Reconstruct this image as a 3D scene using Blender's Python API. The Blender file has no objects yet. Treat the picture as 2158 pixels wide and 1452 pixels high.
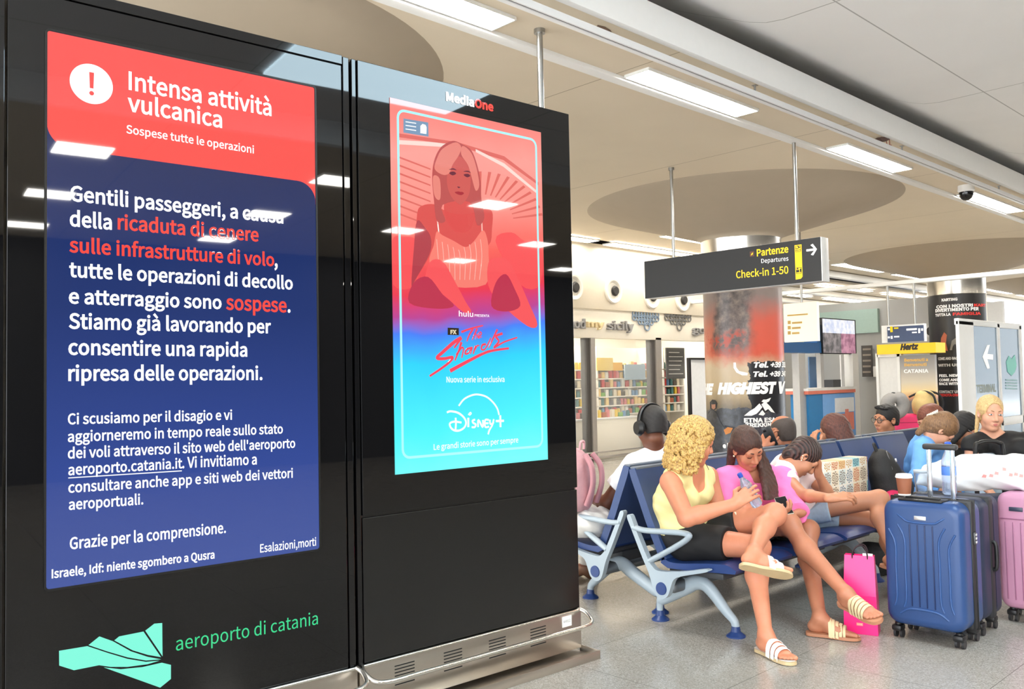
import bpy, bmesh, math, random
import numpy as np
from mathutils import Vector, Matrix, Euler
random.seed(7)
SC = bpy.context.scene
COL = SC.collection
# ---------------------------------------------------------------- camera
CAM = np.array([0.0, 0.0, 1.5]); FPX = 1850.8; CX, CY = 1079.0, 726.0
YAW, PITCH, ROLL = [math.radians(a) for a in (46.1645, 2.3932, -1.1485)]
def cam_axes():
    F = np.array([math.cos(YAW)*math.cos(PITCH), math.sin(YAW)*math.cos(PITCH), math.sin(PITCH)])
    r = np.array([math.sin(YAW), -math.cos(YAW), 0.0]); u = np.cross(r, F)
    c, s = math.cos(ROLL), math.sin(ROLL)
    return np.array([c*r+s*u, -s*r+c*u, F])
AX = cam_axes()
cd = bpy.data.cameras.new('camera'); cam = bpy.data.objects.new('camera', cd); COL.objects.link(cam)
cd.sensor_fit = 'HORIZONTAL'; cd.sensor_width = 36.0; cd.lens = 36.0*FPX/2158.0; cd.clip_start = 0.05; cd.clip_end = 200
cam.matrix_world = Matrix(((AX[0][0], AX[1][0], -AX[2][0], CAM[0]), (AX[0][1], AX[1][1], -AX[2][1], CAM[1]), (AX[0][2], AX[1][2], -AX[2][2], CAM[2]), (0, 0, 0, 1)))
SC.camera = cam
SC.view_settings.view_transform = 'Standard'; SC.view_settings.look = 'None'
SC.view_settings.exposure = 0.15; SC.view_settings.gamma = 1.0; SC.view_settings.use_curve_mapping = False
# world: daylight that reaches the hall through its open glazed ends
W = bpy.data.worlds.new('world'); SC.world = W; W.use_nodes = True
W.node_tree.nodes['Background'].inputs[0].default_value = (0.93, 0.97, 1.0, 1); W.node_tree.nodes['Background'].inputs[1].default_value = 6.0
PANEL_LIGHT = 55.0
# ---------------------------------------------------------------- survey: points of the hall measured along the photo's sight lines
def ray(x, y): return AX.T @ np.array([(x-CX)/FPX, -(y-CY)/FPX, 1.0])
def at_z(x, y, z=0.0): d = ray(x, y); return CAM + d*((z-CAM[2])/d[2])
def at_y(x, y, Y): d = ray(x, y); return CAM + d*(Y/d[1])
def at_x(x, y, X): d = ray(x, y); return CAM + d*(X/d[0])
def at_d(x, y, dep): return CAM + ray(x, y)*dep
def at_pl(x, y, P, a):
    n = np.array([-math.sin(a), math.cos(a), 0]); d = ray(x, y)
    return CAM + d*(n @ (np.array(P, float)-CAM))/(n @ d)
def depth(p): return float(AX[2] @ (np.array(p, float)-CAM))
def reach(parent, x, y, L, near=True):
    """point on the sight line (x,y) at distance L from parent"""
    P = np.array(parent, float)-CAM; d = ray(x, y); d = d/np.linalg.norm(d)
    b = P @ d; c = P @ P - L*L; q = b*b-c
    t = b if q < 0 else (b-math.sqrt(q) if near else b+math.sqrt(q))
    return CAM + d*t
# ---------------------------------------------------------------- materials
def lin(c):
    c = c/255.0
    return c/12.92 if c <= 0.04045 else ((c+0.055)/1.055)**2.4
def rgb(r, g, b): return (lin(r), lin(g), lin(b), 1.0)
MATS = {}
def mat(name, col, rough=0.5, metal=0.0, emit=None, es=0.0, noise=0.06, scale=18.0, bump=0.0, coat=0.0, spec=0.5, trans=0.0, alpha=1.0, stretch=None):
    if name in MATS: return MATS[name]
    m = bpy.data.materials.new(name); m.use_nodes = True; nt = m.node_tree; b = nt.nodes['Principled BSDF']
    c = rgb(*col)
    b.inputs['Base Color'].default_value = c; b.inputs['Roughness'].default_value = rough; b.inputs['Metallic'].default_value = metal
    b.inputs['Coat Weight'].default_value = coat; b.inputs['Specular IOR Level'].default_value = spec
    b.inputs['Transmission Weight'].default_value = trans; b.inputs['Alpha'].default_value = alpha
    if coat: b.inputs['Coat Roughness'].default_value = 0.02
    if emit: b.inputs['Emission Color'].default_value = rgb(*emit); b.inputs['Emission Strength'].default_value = es
    if noise > 0 or bump > 0:
        tc = nt.nodes.new('ShaderNodeTexCoord'); nz = nt.nodes.new('ShaderNodeTexNoise'); nz.inputs['Scale'].default_value = scale; nz.inputs['Detail'].default_value = 3
        if stretch:
            mp = nt.nodes.new('ShaderNodeMapping'); mp.inputs['Scale'].default_value = stretch
            nt.links.new(tc.outputs['Object'], mp.inputs[0]); nt.links.new(mp.outputs[0], nz.inputs['Vector'])
        else: nt.links.new(tc.outputs['Object'], nz.inputs['Vector'])
        if noise > 0:
            mx = nt.nodes.new('ShaderNodeMix'); mx.data_type = 'RGBA'
            mx.inputs[6].default_value = tuple(min(1, v*(1+noise)) for v in c[:3])+(1,); mx.inputs[7].default_value = tuple(v*(1-noise) for v in c[:3])+(1,)
            nt.links.new(nz.outputs['Fac'], mx.inputs[0]); nt.links.new(mx.outputs[2], b.inputs['Base Color'])
        if bump > 0:
            bp = nt.nodes.new('ShaderNodeBump'); bp.inputs['Strength'].default_value = bump; bp.inputs['Distance'].default_value = 0.01
            nt.links.new(nz.outputs['Fac'], bp.inputs['Height']); nt.links.new(bp.outputs[0], b.inputs['Normal'])
    MATS[name] = m; return m
def emat(name, col, es=1.0):      # a lit display or backlit sign, with glossy front
    return mat(name, (8, 8, 8), 0.025, emit=col, es=es*0.87, noise=0)
class N:                           # tiny node-graph writer
    def __init__(s, m): s.m = m; s.nt = m.node_tree; s.b = s.nt.nodes['Principled BSDF']
    def add(s, t, **kw):
        n = s.nt.nodes.new('ShaderNode'+t)
        for k, v in kw.items(): setattr(n, k, v)
        return n
    def link(s, a, b): s.nt.links.new(a, b)
    def coord(s, scale=None, kind='Object'):
        tc = s.add('TexCoord')
        if scale is None: return tc.outputs[kind]
        mp = s.add('Mapping'); mp.inputs['Scale'].default_value = scale; s.link(tc.outputs[kind], mp.inputs[0]); return mp.outputs[0]
    def math(s, op, a, b=None, clamp=False):
        n = s.add('Math', operation=op, use_clamp=clamp)
        for i, v in enumerate((a, b)):
            if v is None: continue
            if isinstance(v, (int, float)): n.inputs[i].default_value = v
            else: s.link(v, n.inputs[i])
        return n.outputs[0]
    def xyz(s, v): n = s.add('SeparateXYZ'); s.link(v, n.inputs[0]); return n.outputs
    def mix(s, f, a, b):
        n = s.add('Mix', data_type='RGBA')
        for i, v in ((0, f), (6, a), (7, b)):
            if isinstance(v, (int, float, tuple)): n.inputs[i].default_value = v
            else: s.link(v, n.inputs[i])
        return n.outputs[2]
    def ramp(s, f, stops, interp='LINEAR'):
        n = s.add('ValToRGB'); n.color_ramp.interpolation = interp; e = n.color_ramp.elements
        while len(e) < len(stops): e.new(0.5)
        for i, (p, c) in enumerate(stops): e[i].position = p; e[i].color = c
        s.link(f, n.inputs[0]); return n.outputs[0]
    def noise(s, v, scale, detail=3, rough=0.5):
        n = s.add('TexNoise'); n.inputs['Scale'].default_value = scale; n.inputs['Detail'].default_value = detail; n.inputs['Roughness'].default_value = rough
        s.link(v, n.inputs['Vector']); return n.outputs['Fac']
    def bump(s, h, strength=0.3, dist=0.01):
        n = s.add('Bump'); n.inputs['Strength'].default_value = strength; n.inputs['Distance'].default_value = dist
        s.link(h, n.inputs['Height']); s.link(n.outputs[0], s.b.inputs['Normal'])
# ---------------------------------------------------------------- object helpers
def wm(o):
    M = o.matrix_basis.copy()
    while o.parent: o = o.parent; M = o.matrix_basis @ M
    return M
def tag(o, label=None, cat=None, group=None, kind=None):
    if label: o['label'] = label
    if cat: o['category'] = cat
    if group: o['group'] = group
    if kind: o['kind'] = kind
    return o
def thing(name, label, cat, loc=(0, 0, 0), rz=0.0, group=None):
    o = bpy.data.objects.new(name, None); COL.objects.link(o); o.empty_display_size = 0.1
    o.matrix_basis = Matrix.Translation(Vector([float(v) for v in loc])) @ Matrix.Rotation(rz, 4, 'Z')
    return tag(o, label, cat, group)
def finish(me, m, smooth=29):
    ms = m if isinstance(m, (list, tuple)) else [m]
    for x in ms: me.materials.append(x)
    if smooth:
        me.polygons.foreach_set('use_smooth', [True]*len(me.polygons))
        if smooth < 180: me.set_sharp_from_angle(angle=math.radians(smooth))
def obj(name, bm, m, parent=None, world=False, smooth=29, label=None):
    me = bpy.data.meshes.new(name)
    if world and parent is not None: bmesh.ops.transform(bm, matrix=wm(parent).inverted(), verts=bm.verts)
    bmesh.ops.recalc_face_normals(bm, faces=bm.faces)
    bm.to_mesh(me); bm.free(); finish(me, m, smooth)
    o = bpy.data.objects.new(name, me); COL.objects.link(o)
    if parent is not None: o.parent = parent
    if label: o['label'] = label
    return o
def solo(name, bm, m, label, cat, loc=(0, 0, 0), group=None, smooth=29):    # a thing that is one mesh, geometry in world space
    bmesh.ops.translate(bm, vec=-Vector([float(v) for v in loc]), verts=bm.verts)
    o = obj(name, bm, m, smooth=smooth); o.matrix_basis = Matrix.Translation(Vector([float(v) for v in loc]))
    return tag(o, label, cat, group)
def struct(name, bm, m, smooth=29): return tag(obj(name, bm, m, smooth=smooth), kind='structure')
def copy_tree(o, parent=None):
    c = o.copy(); COL.objects.link(c)
    if parent is not None: c.parent = parent
    for ch in [k for k in bpy.data.objects if k.parent == o]: copy_tree(ch, c)
    return c
def BM(): return bmesh.new()
def box(bm, x0, x1, y0, y1, z0, z1, bev=0.0, seg=2):
    r = bmesh.ops.create_cube(bm, size=1.0); vs = r['verts']
    bmesh.ops.scale(bm, vec=(abs(x1-x0), abs(y1-y0), abs(z1-z0)), verts=vs)
    bmesh.ops.translate(bm, vec=((x0+x1)/2, (y0+y1)/2, (z0+z1)/2), verts=vs)
    if bev > 0:
        es = list({e for v in vs for e in v.link_edges})
        r2 = bmesh.ops.bevel(bm, geom=es, offset=bev, segments=seg, profile=0.5, affect='EDGES')
        return list({v for f in r2['faces'] for v in f.verts})
    return vs
def obox(bm, M, sx, sy, sz, bev=0.0, seg=2):        # box centred on M
    tmp = BM(); box(tmp, -sx/2, sx/2, -sy/2, sy/2, -sz/2, sz/2, bev, seg); bmesh.ops.transform(tmp, matrix=M, verts=tmp.verts); join(bm, tmp)
def join(bm, other):
    me = bpy.data.meshes.new('t'); other.to_mesh(me); other.free(); bm.from_mesh(me); bpy.data.meshes.remove(me)
def V(p): return Vector((float(p[0]), float(p[1]), float(p[2])))
def cyl(bm, p0, p1, r0, r1=None, seg=20, caps=True):
    p0, p1 = V(p0), V(p1); r1 = r0 if r1 is None else r1; d = p1-p0
    M = Matrix.Translation((p0+p1)/2) @ d.to_track_quat('Z', 'Y').to_matrix().to_4x4()
    bmesh.ops.create_cone(bm, cap_ends=caps, segments=seg, radius1=r0, radius2=r1, depth=d.length, matrix=M)
def sphere(bm, c, r, seg=16, scale=(1, 1, 1), M=None):
    seg = max(seg, 14)
    tmp = BM(); bmesh.ops.create_uvsphere(tmp, u_segments=seg, v_segments=max(6, seg//2+2), radius=1.0)
    bmesh.ops.scale(tmp, vec=(r*scale[0], r*scale[1], r*scale[2]), verts=tmp.verts)
    if M is not None: bmesh.ops.transform(tmp, matrix=M, verts=tmp.verts)
    bmesh.ops.translate(tmp, vec=V(c), verts=tmp.verts); join(bm, tmp)
def lathe(bm, prof, c=(0, 0, 0), seg=32):           # profile of (r, z)
    c = V(c); rows = []
    for r, z in prof:
        rows.append([bm.verts.new(c+Vector((r*math.cos(2*math.pi*i/seg), r*math.sin(2*math.pi*i/seg), z))) for i in range(seg)] if r > 1e-6 else [bm.verts.new(c+Vector((0, 0, z)))])
    for a, b in zip(rows, rows[1:]):
        for i in range(seg):
            j = (i+1) % seg
            if len(a) == 1 and len(b) == 1: continue
            if len(a) == 1: bm.faces.new((a[0], b[i], b[j]))
            elif len(b) == 1: bm.faces.new((a[i], a[j], b[0]))
            else: bm.faces.new((a[i], a[j], b[j], b[i]))
def smooth_path(pts, n=6, closed=False):
    P = [V(p) for p in pts]; out = []; m = len(P)
    for i in range(m if closed else m-1):
        p0 = P[(i-1) % m] if closed or i > 0 else P[i]; p1 = P[i]; p2 = P[(i+1) % m]; p3 = P[(i+2) % m] if closed or i+2 < m else P[(i+1) % m]
        for k in range(n):
            t = k/n; out.append(0.5*((2*p1)+(p2-p0)*t+(2*p0-5*p1+4*p2-p3)*t*t+(3*p1-p0-3*p2+p3)*t*t*t))
    if not closed: out.append(P[-1])
    return out
def tube(bm, pts, r, seg=10, closed=False, flat=1.0, up=None, caps=True):
    P = [V(p) for p in pts]; n = len(P); rows = []; seg = max(seg, 14)
    rs = r if isinstance(r, (list, tuple)) else [r]*n
    prev = None
    for i in range(n):
        a = P[(i-1) % n] if closed or i > 0 else P[i]; b = P[(i+1) % n] if closed or i < n-1 else P[i]
        t = (b-a).normalized()
        ref = Vector(up) if up is not None else (prev if prev is not None else (Vector((0, 0, 1)) if abs(t.z) < 0.9 else Vector((1, 0, 0))))
        x = (ref - t*ref.dot(t))
        if x.length < 1e-5: x = t.orthogonal()
        x.normalize(); y = t.cross(x); prev = x
        rows.append([bm.verts.new(P[i]+(x*math.cos(2*math.pi*k/seg)*flat+y*math.sin(2*math.pi*k/seg))*rs[i]) for k in range(seg)])
    for i in range(n if closed else n-1):
        a, b = rows[i], rows[(i+1) % n]
        for k in range(seg): bm.faces.new((a[k], a[(k+1) % seg], b[(k+1) % seg], b[k]))
    if not closed and caps:
        bm.faces.new(rows[0][::-1]); bm.faces.new(rows[-1])
def prism(bm, poly, M, th):                         # 2D outline in M's xy plane, thickness th along its z
    a = [bm.verts.new(M @ Vector((x, y, 0))) for x, y in poly]; b = [bm.verts.new(M @ Vector((x, y, th))) for x, y in poly]
    n = len(poly); f1 = bm.faces.new(a[::-1]); f2 = bm.faces.new(b)
    for i in range(n): bm.faces.new((a[i], a[(i+1) % n], b[(i+1) % n], b[i]))
    f1.normal_update(); f2.normal_update(); bmesh.ops.triangulate(bm, faces=[f1, f2])
def rrect(x0, y0, x1, y1, r, n=5):
    out = []
    for cx, cy, a in ((x1-r, y1-r, 0), (x0+r, y1-r, 90), (x0+r, y0+r, 180), (x1-r, y0+r, 270)):
        for k in range(n+1): t = math.radians(a+90*k/n); out.append((cx+r*math.cos(t), cy+r*math.sin(t)))
    return out
def frame2(bm, outer, inner, M, th):                # ring between two outlines of the same length
    n = len(outer); L = []
    for z in (0, th):
        L.append([bm.verts.new(M @ Vector((x, y, z))) for x, y in outer]); L.append([bm.verts.new(M @ Vector((x, y, z))) for x, y in inner])
    o0, i0, o1, i1 = L
    for k in range(n):
        j = (k+1) % n
        bm.faces.new((o0[k], i0[k], i0[j], o0[j])); bm.faces.new((o1[k], o1[j], i1[j], i1[k]))
        bm.faces.new((o0[k], o0[j], o1[j], o1[k])); bm.faces.new((i0[k], i1[k], i1[j], i0[j]))
# ---------------------------------------------------------------- lettering: built-in font turned to mesh, laid on a plane frame (x along the line, y up, z out of the surface)
try:        # the sans serif that ships inside Blender; the built-in face if it is missing
    FONT = bpy.data.fonts.load(bpy.utils.resource_path('LOCAL')+'/datafiles/fonts/Noto Sans CJK Regular.woff2')
except Exception: FONT = None
def text_bm(s, bold=0.0, depth=0.0, shear=0.0, res=3):
    cu = bpy.data.curves.new('t', 'FONT'); cu.body = s
    if FONT: cu.font = FONT
    cu.dimensions = '2D'; cu.fill_mode = 'BOTH' if depth else 'FRONT'
    cu.body = s; cu.size = 1.0; cu.resolution_u = res; cu.extrude = depth; cu.shear = shear
    if bold > 0: cu.bevel_depth = bold; cu.bevel_resolution = 0
    o = bpy.data.objects.new('t', cu); COL.objects.link(o)
    dg = bpy.context.evaluated_depsgraph_get(); me = bpy.data.meshes.new_from_object(o.evaluated_get(dg))
    bm = BM(); bm.from_mesh(me); bpy.data.meshes.remove(me); bpy.data.objects.remove(o); bpy.data.curves.remove(cu)
    if not depth:
        for v in bm.verts: v.co.z *= .01
    return bm
def put_text(bm, s, M, x0, x1, y, h, bold=0.0, depth=0.0, shear=0.0, y1=None):
    """line of text from x0 to x1 with baseline y and capital height h, in the xy plane of M"""
    t = text_bm(s, bold, depth, shear)
    if not t.verts: t.free(); return
    xs = [v.co.x for v in t.verts]; a, b = min(xs), max(xs)
    sx = (x1-x0)/max(1e-6, b-a); sy = h/CAPH
    for v in t.verts:
        u = x0+(v.co.x-a)*sx; k = (u-x0)/max(1e-6, x1-x0)
        v.co = M @ Vector((u, (y if y1 is None else y+(y1-y)*k)+v.co.y*sy, v.co.z*sy))
    join(bm, t)
_t = text_bm('H'); CAPH = max(v.co.y for v in _t.verts); _t.free()
# ================================================================ SETTING
CEIL, CEIL_HI = 4.0, 4.23
def terrazzo():
    m = mat('terrazzo_floor', (150, 147, 143), 0.2, noise=0); n = N(m); co = n.coord()
    v = n.add('TexVoronoi'); v.inputs['Scale'].default_value = 170; n.link(co, v.inputs['Vector'])
    sp = n.ramp(v.outputs['Color'], [(0.0, rgb(92, 90, 88)), (0.3, rgb(150, 147, 142)), (0.62, rgb(172, 168, 162)), (0.9, rgb(205, 202, 197))])
    big = n.noise(co, 0.9, 3); c2 = n.mix(big, sp, rgb(158, 152, 143))
    x, y, z = n.xyz(co)
    jx = n.math('LESS_THAN', n.math('FRACT', n.math('DIVIDE', n.math('ADD', x, 0.13), 0.9)), 0.004)
    jy = n.math('LESS_THAN', n.math('FRACT', n.math('DIVIDE', n.math('ADD', y, 0.3), 0.9)), 0.004)
    c3 = n.mix(n.math('MAXIMUM', jx, jy), c2, rgb(110, 106, 100)); n.link(c3, n.b.inputs['Base Color'])
    r = n.math('ADD', n.math('MULTIPLY', n.noise(co, 6, 2), 0.12), 0.12); n.link(r, n.b.inputs['Roughness'])
    return m
bm = BM(); box(bm, -4, 36, -9, 19, -0.1, 0); struct('floor', bm, terrazzo())
def ceil_mat(name, col, sx, ox, sy, oy, seam):
    m = mat(name, col, 0.7, noise=0); n = N(m); co = n.coord(); x, y, z = n.xyz(co)
    w = 0.004
    jx = n.math('LESS_THAN', n.math('FRACT', n.math('DIVIDE', n.math('SUBTRACT', x, ox), sx)), w/sx*3)
    jy = n.math('LESS_THAN', n.math('FRACT', n.math('DIVIDE', n.math('SUBTRACT', y, oy), sy)), w/sy*3)
    base = n.mix(n.noise(co, 1.5, 2), rgb(*[min(255, c+4) for c in col]), rgb(*[c-5 for c in col]))
    n.link(n.mix(n.math('MAXIMUM', jx, jy), base, rgb(*seam)), n.b.inputs['Base Color']); return m
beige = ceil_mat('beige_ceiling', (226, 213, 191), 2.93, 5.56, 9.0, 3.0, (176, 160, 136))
grey = ceil_mat('grey_ceiling', (238, 238, 237), 3.1, 6.12, 3.1, 2.88, (178, 178, 176))
bm = BM(); box(bm, -4, 36, 3.84, 10.2, CEIL, CEIL+0.06); box(bm, -4, 36, 11.0, 19, CEIL, CEIL+0.06); box(bm, -4, 36, -9, -1.4, CEIL, CEIL+0.06)
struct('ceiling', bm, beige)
# raised grey ceiling over the passage, its edge curling up into a slot beside the fascia
bm = BM(); prof = [(-1.4, CEIL_HI)]+[(y, CEIL_HI) for y in (0, 1.5, 2.8, 3.3)]+[(3.45, CEIL_HI+.02), (3.6, CEIL_HI+.07), (3.8, CEIL_HI+.16), (4.0, CEIL_HI+.25), (4.4, CEIL_HI+.44)]
for (a, za), (b, zb) in zip(prof, prof[1:]): bm.faces.new([bm.verts.new((x, y, z)) for x, y, z in ((-4, a, za), (36, a, za), (36, b, zb), (-4, b, zb))])
bmesh.ops.remove_doubles(bm, verts=bm.verts, dist=1e-4); struct('ceiling_raised', bm, grey, smooth=60)
bm = BM(); box(bm, -4, 36, -9, 19, 4.75, 4.8); struct('ceiling_void', bm, mat('void_dark', (70, 68, 66), 0.9))
white = mat('white_paint', (236, 236, 234), 0.45, noise=0.02)
bm = BM(); box(bm, -4, 36, 3.80, 3.86, CEIL-0.01, CEIL_HI+0.012, 0.006); struct('trim_1', bm, white)            # the tall white fascia
bm = BM(); box(bm, -4, 36, 4.50, 4.60, CEIL-0.035, CEIL+0.01, 0.006); struct('trim_2', bm, white)                  # lip of the light trough
bm = BM(); box(bm, -4, 36, -1.46, -1.36, CEIL-0.02, CEIL_HI+0.05, 0.006); struct('trim_3', bm, white)
# walls
wallgrey = mat('grey_wall', (168, 168, 166), 0.6, noise=0.04, scale=3)
dimwall = mat('dim_wall', (70, 71, 73), 0.6, noise=0.05, scale=2)
bm = BM(); box(bm, -4, 36, -9.1, -9, 0, 4.75); struct('wall_front', bm, dimwall)
bm = BM(); box(bm, 35.9, 36, -9, 19, .4, CEIL); struct('window_4', bm, mat('far_glazing', (220, 230, 236), .2, emit=(236, 244, 255), es=1.7, noise=0))
bm = BM(); box(bm, -4, 36, 19, 19.1, 0, 4.75); struct('wall_back', bm, mat('cream_wall', (236, 230, 216), 0.7, noise=0.03))
# skylight over the passage: seen as the bright patch mirrored in the kiosk tops
bm = BM(); box(bm, 3.12, 5.25, -0.35, .62, CEIL_HI-0.03, CEIL_HI-0.004, 0.004)
struct('window_1', bm, mat('skylight_pane', (200, 215, 225), 0.1, emit=(205, 232, 245), es=17.0, noise=0))
# ---------------------------------------------------------------- funnel capitals and columns
COLX, COLY, COLR = [2.81, 11.25, 19.70, 28.15], 6.86, 0.555
funnel_m = mat('beige_plaster_shaded', (176, 163, 144), 0.75, noise=0.04, scale=4)  # darker than the ceiling: shade on the flared undersides put into the base colour
chrome = mat('brushed_steel_collar', (205, 200, 192), 0.22, metal=1.0, noise=0.1, scale=30, stretch=(40, 40, 0.3))
prof = [(2.22, CEIL+.001), (2.19, CEIL-.012), (2.10, CEIL-.045), (1.9, CEIL-.105), (1.5, CEIL-.22), (1.1, CEIL-.335), (0.8, CEIL-.425), (0.64, CEIL-.475), (0.585, CEIL-.50), (0.57, CEIL-.53)]
# ---------------------------------------------------------------- lights
panel_m = mat('light_diffuser', (240, 240, 235), 0.5, emit=(255, 250, 240), es=PANEL_LIGHT, noise=0)
panel_soft = mat('far_diffuser', (240, 240, 235), 0.5, emit=(255, 250, 240), es=16.0, noise=0)
rim_m = mat('light_rim', (225, 225, 222), 0.4)
def light_panel(name, label, x0, x1, y0, y1, z, group, pm=None):
    t = thing(name, label, 'ceiling light', ((x0+x1)/2, (y0+y1)/2, z), group=group)
    a, b = (x1-x0)/2, (y1-y0)/2
    bm = BM(); frame2(bm, rrect(-a, -b, a, b, .012), rrect(-a+.012, -b+.012, a-.012, b-.012, .008), Matrix.Translation((0, 0, -.022)), .024); obj('light_frame', bm, rim_m, t)
    bm = BM(); box(bm, -a+.012, a-.012, -b+.012, b-.012, -.016, -.006); obj('diffuser', bm, pm or panel_m, t)
    return t
G1 = 'long ceiling lights in the trough'
NM = ['long ceiling light above the two kiosks, cut by the frame top', 'long ceiling light above the black departures sign, second from the kiosks', 'long ceiling light near the perched bird, third from the kiosks', 'long ceiling light beside the dome camera, fourth from the kiosks']
for i, (a, b) in enumerate(((2.15, 4.17), (5.64, 7.33), (9.15, 10.88), (13.0, 15.15), (16.6, 18.4), (20.2, 22.0), (-1.4, 0.6))):
    light_panel('ceiling_light', NM[i] if i < 4 else ('long ceiling light far down the trough beyond the dome camera' if i < 6 else 'long ceiling light in the trough behind the camera'), a, b, 4.225, 4.485, CEIL, G1)
for k in range(-1, 8):
    for yy in (-2.87, -5.32, -7.8):
        light_panel('square_light', 'square ceiling light over the hall opposite the kiosks', 1.8+2.82*k, 2.36+2.82*k, yy-.26, yy+.26, CEIL, 'square ceiling lights mirrored in the kiosk screens')
# far rows over the shops
for k in range(7):
    light_panel('far_light', 'long white ceiling light in the far hall behind the columns', 12.5+3.2*k, 15.0+3.2*k, 8.9, 9.25, CEIL, 'far ceiling lights', panel_soft)
# ---------------------------------------------------------------- rail with rods and the things on it
alu = mat('white_aluminium', (228, 228, 228), 0.35, metal=0.0, noise=0.02)
rod_m = mat('steel_rod', (170, 170, 168), 0.3, metal=1.0)
rl = thing('cable_rail', 'long white slotted cable rail hung under the ceiling by rods', 'rail', (0, 3.88, 3.88))
bm = BM(); box(bm, -4, 36, -.022, -.006, 0, .05, .003); box(bm, -4, 36, .012, .05, 0, .05, .003); box(bm, -4, 36, -.02, .05, .03, .05); obj('rail_profile', bm, alu, rl)
bm = BM(); box(bm, -4, 36, -.006, .012, .008, .03); obj('rail_slot', bm, mat('slot_dark', (90, 90, 90), 0.6), rl)
for x in (3.6, 6.7, 9.75, 12.9, 16.0):
    bm = BM(); cyl(bm, (x, 0.02, .05), (x, 0.02, .13), .009); box(bm, x-.02, x+.02, -.0, .04, .115, .13); obj('hanging_rod', bm, rod_m, rl)
# lone rod beside the kiosk
t = thing('hanging_pole', 'thin steel pole hanging from the ceiling behind the poster kiosk', 'pole', (4.43, 4.26, 2.6))
bm = BM(); cyl(bm, (0, 0, 0), (0, 0, 1.4), .022); obj('shaft', bm, rod_m, t)
bm = BM(); cyl(bm, (0, 0, 1.37), (0, 0, 1.4), .04); obj('ceiling_plate', bm, rod_m, t)
p0 = at_z(1137, 62, CEIL); pb = at_y(1146, 260, float(p0[1])); t.matrix_basis = Matrix.Translation((float(p0[0]), float(p0[1]), 2.6))
# ---------------------------------------------------------------- departures sign
sg = thing('hanging_sign', 'long black hanging sign reading Partenze Departures and Check-in 1-50 with arrow', 'sign', (8.5, 6.51, 2.46))
signblack = mat('sign_black', (24, 24, 25), 0.5)
SW, SH = 2.265, 0.457            # local x runs along -Y of the hall
sg.matrix_basis = Matrix.Translation((8.5, 6.51, 2.46)) @ Matrix.Rotation(math.radians(-90), 4, 'Z')
bm = BM(); box(bm, 0, SW, 0, .15, 0, SH, .004); obj('sign_case', bm, mat('sign_white', (238, 238, 236), 0.4), sg)
bm = BM(); box(bm, 0.0, SW-.01, -.004, .0, 0.004, SH-.002); fr = obj('sign_face', bm, signblack, sg)
MS = Matrix.Translation((0, -.0045, 0)) @ Matrix.Rotation(math.radians(90), 4, 'X')
def suv(x, y): p = at_x(x, y, 8.5); return 6.51-p[1], p[2]-2.46
def sign_line(bm, s, x0, y0, x1, y1, h, **k):
    a, b = suv(x0, y0), suv(x1, y1); put_text(bm, s, MS, a[0], b[0], a[1], h, y1=b[1], **k)
yel = mat('sign_yellow', (242, 196, 10), 0.5, emit=(242, 196, 10), es=0.25, noise=0); wht = mat('sign_lettering_white', (245, 245, 245), 0.5, emit=(245, 245, 245), es=0.3, noise=0)
bm = BM(); sign_line(bm, 'Partenze', 1595.5, 540, 1662, 531.5, .072, bold=.01); obj('yellow_lettering', bm, yel, fr); bm = BM(); sign_line(bm, 'Check-in 1-50', 1552, 586.5, 1662, 576, .077, bold=.005); obj('yellow_lettering', bm, yel, fr)
bm = BM(); sign_line(bm, 'Departures', 1605, 554.5, 1662, 549, .045); obj('white_lettering', bm, wht, fr)
bm = BM(); a, b = suv(1675, 517), suv(1692, 587)
prism(bm, [(a[0], b[1]-.004), (b[0]-.02, b[1]), (b[0], b[1]+.02), (b[0], a[1]), (a[0], a[1])], MS, .001); yb = obj('yellow_strip', bm, yel, fr)
MS2 = MS @ Matrix.Translation((0, 0, .0012)); bm = BM(); w_ = b[0]-a[0]
for yy in (a[1]-.005-w_*.9, b[1]+.055):           # pictograms: aircraft taking off; desk with luggage
    frame2(bm, rrect(a[0]+.008, yy, b[0]-.008, yy+w_*.85, .004), rrect(a[0]+.013, yy+.005, b[0]-.013, yy+w_*.85-.005, .003), MS2, .0006)
yy = a[1]-.005-w_*.9; c0 = a[0]+w_/2
prism(bm, [(c0-.028, yy+.022), (c0+.03, yy+.022), (c0+.03, yy+.016), (c0-.028, yy+.016)], MS2, .0006)
prism(bm, [(c0-.03, yy+.045), (c0-.022, yy+.045), (c0-.014, yy+.036), (c0+.004, yy+.045), (c0-.012, yy+.068), (c0-.004, yy+.068), (c0+.018, yy+.05), (c0+.032, yy+.056), (c0+.03, yy+.048), (c0-.016, yy+.028)], MS2, .0006)
yy = b[1]+.055
prism(bm, [(c0-.03, yy+.015), (c0+.005, yy+.015), (c0+.005, yy+.04), (c0-.03, yy+.04)], MS2, .0006); prism(bm, [(c0+.012, yy+.015), (c0+.03, yy+.015), (c0+.03, yy+.05), (c0+.012, yy+.05)], MS2, .0006); prism(bm, rrect(c0-.02, yy+.045, c0-.004, yy+.062, .006), MS2, .0006)
obj('pictogram', bm, signblack, yb)
bm = BM(); a = suv(1581, 541); prism(bm, [(a[0], a[1]), (a[0]+.05, a[1]), (a[0]+.05, a[1]+.055), (a[0], a[1]+.055)], MS, .0008); ic = obj('small_icon', bm, mat('icon_brown', (96, 58, 40), .5), fr)
bm = BM(); prism(bm, [(a[0]+.012, a[1]+.012), (a[0]+.035, a[1]+.02), (a[0]+.04, a[1]+.042), (a[0]+.02, a[1]+.03)], MS2, .0006); obj('icon_mark', bm, yel, ic)
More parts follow.
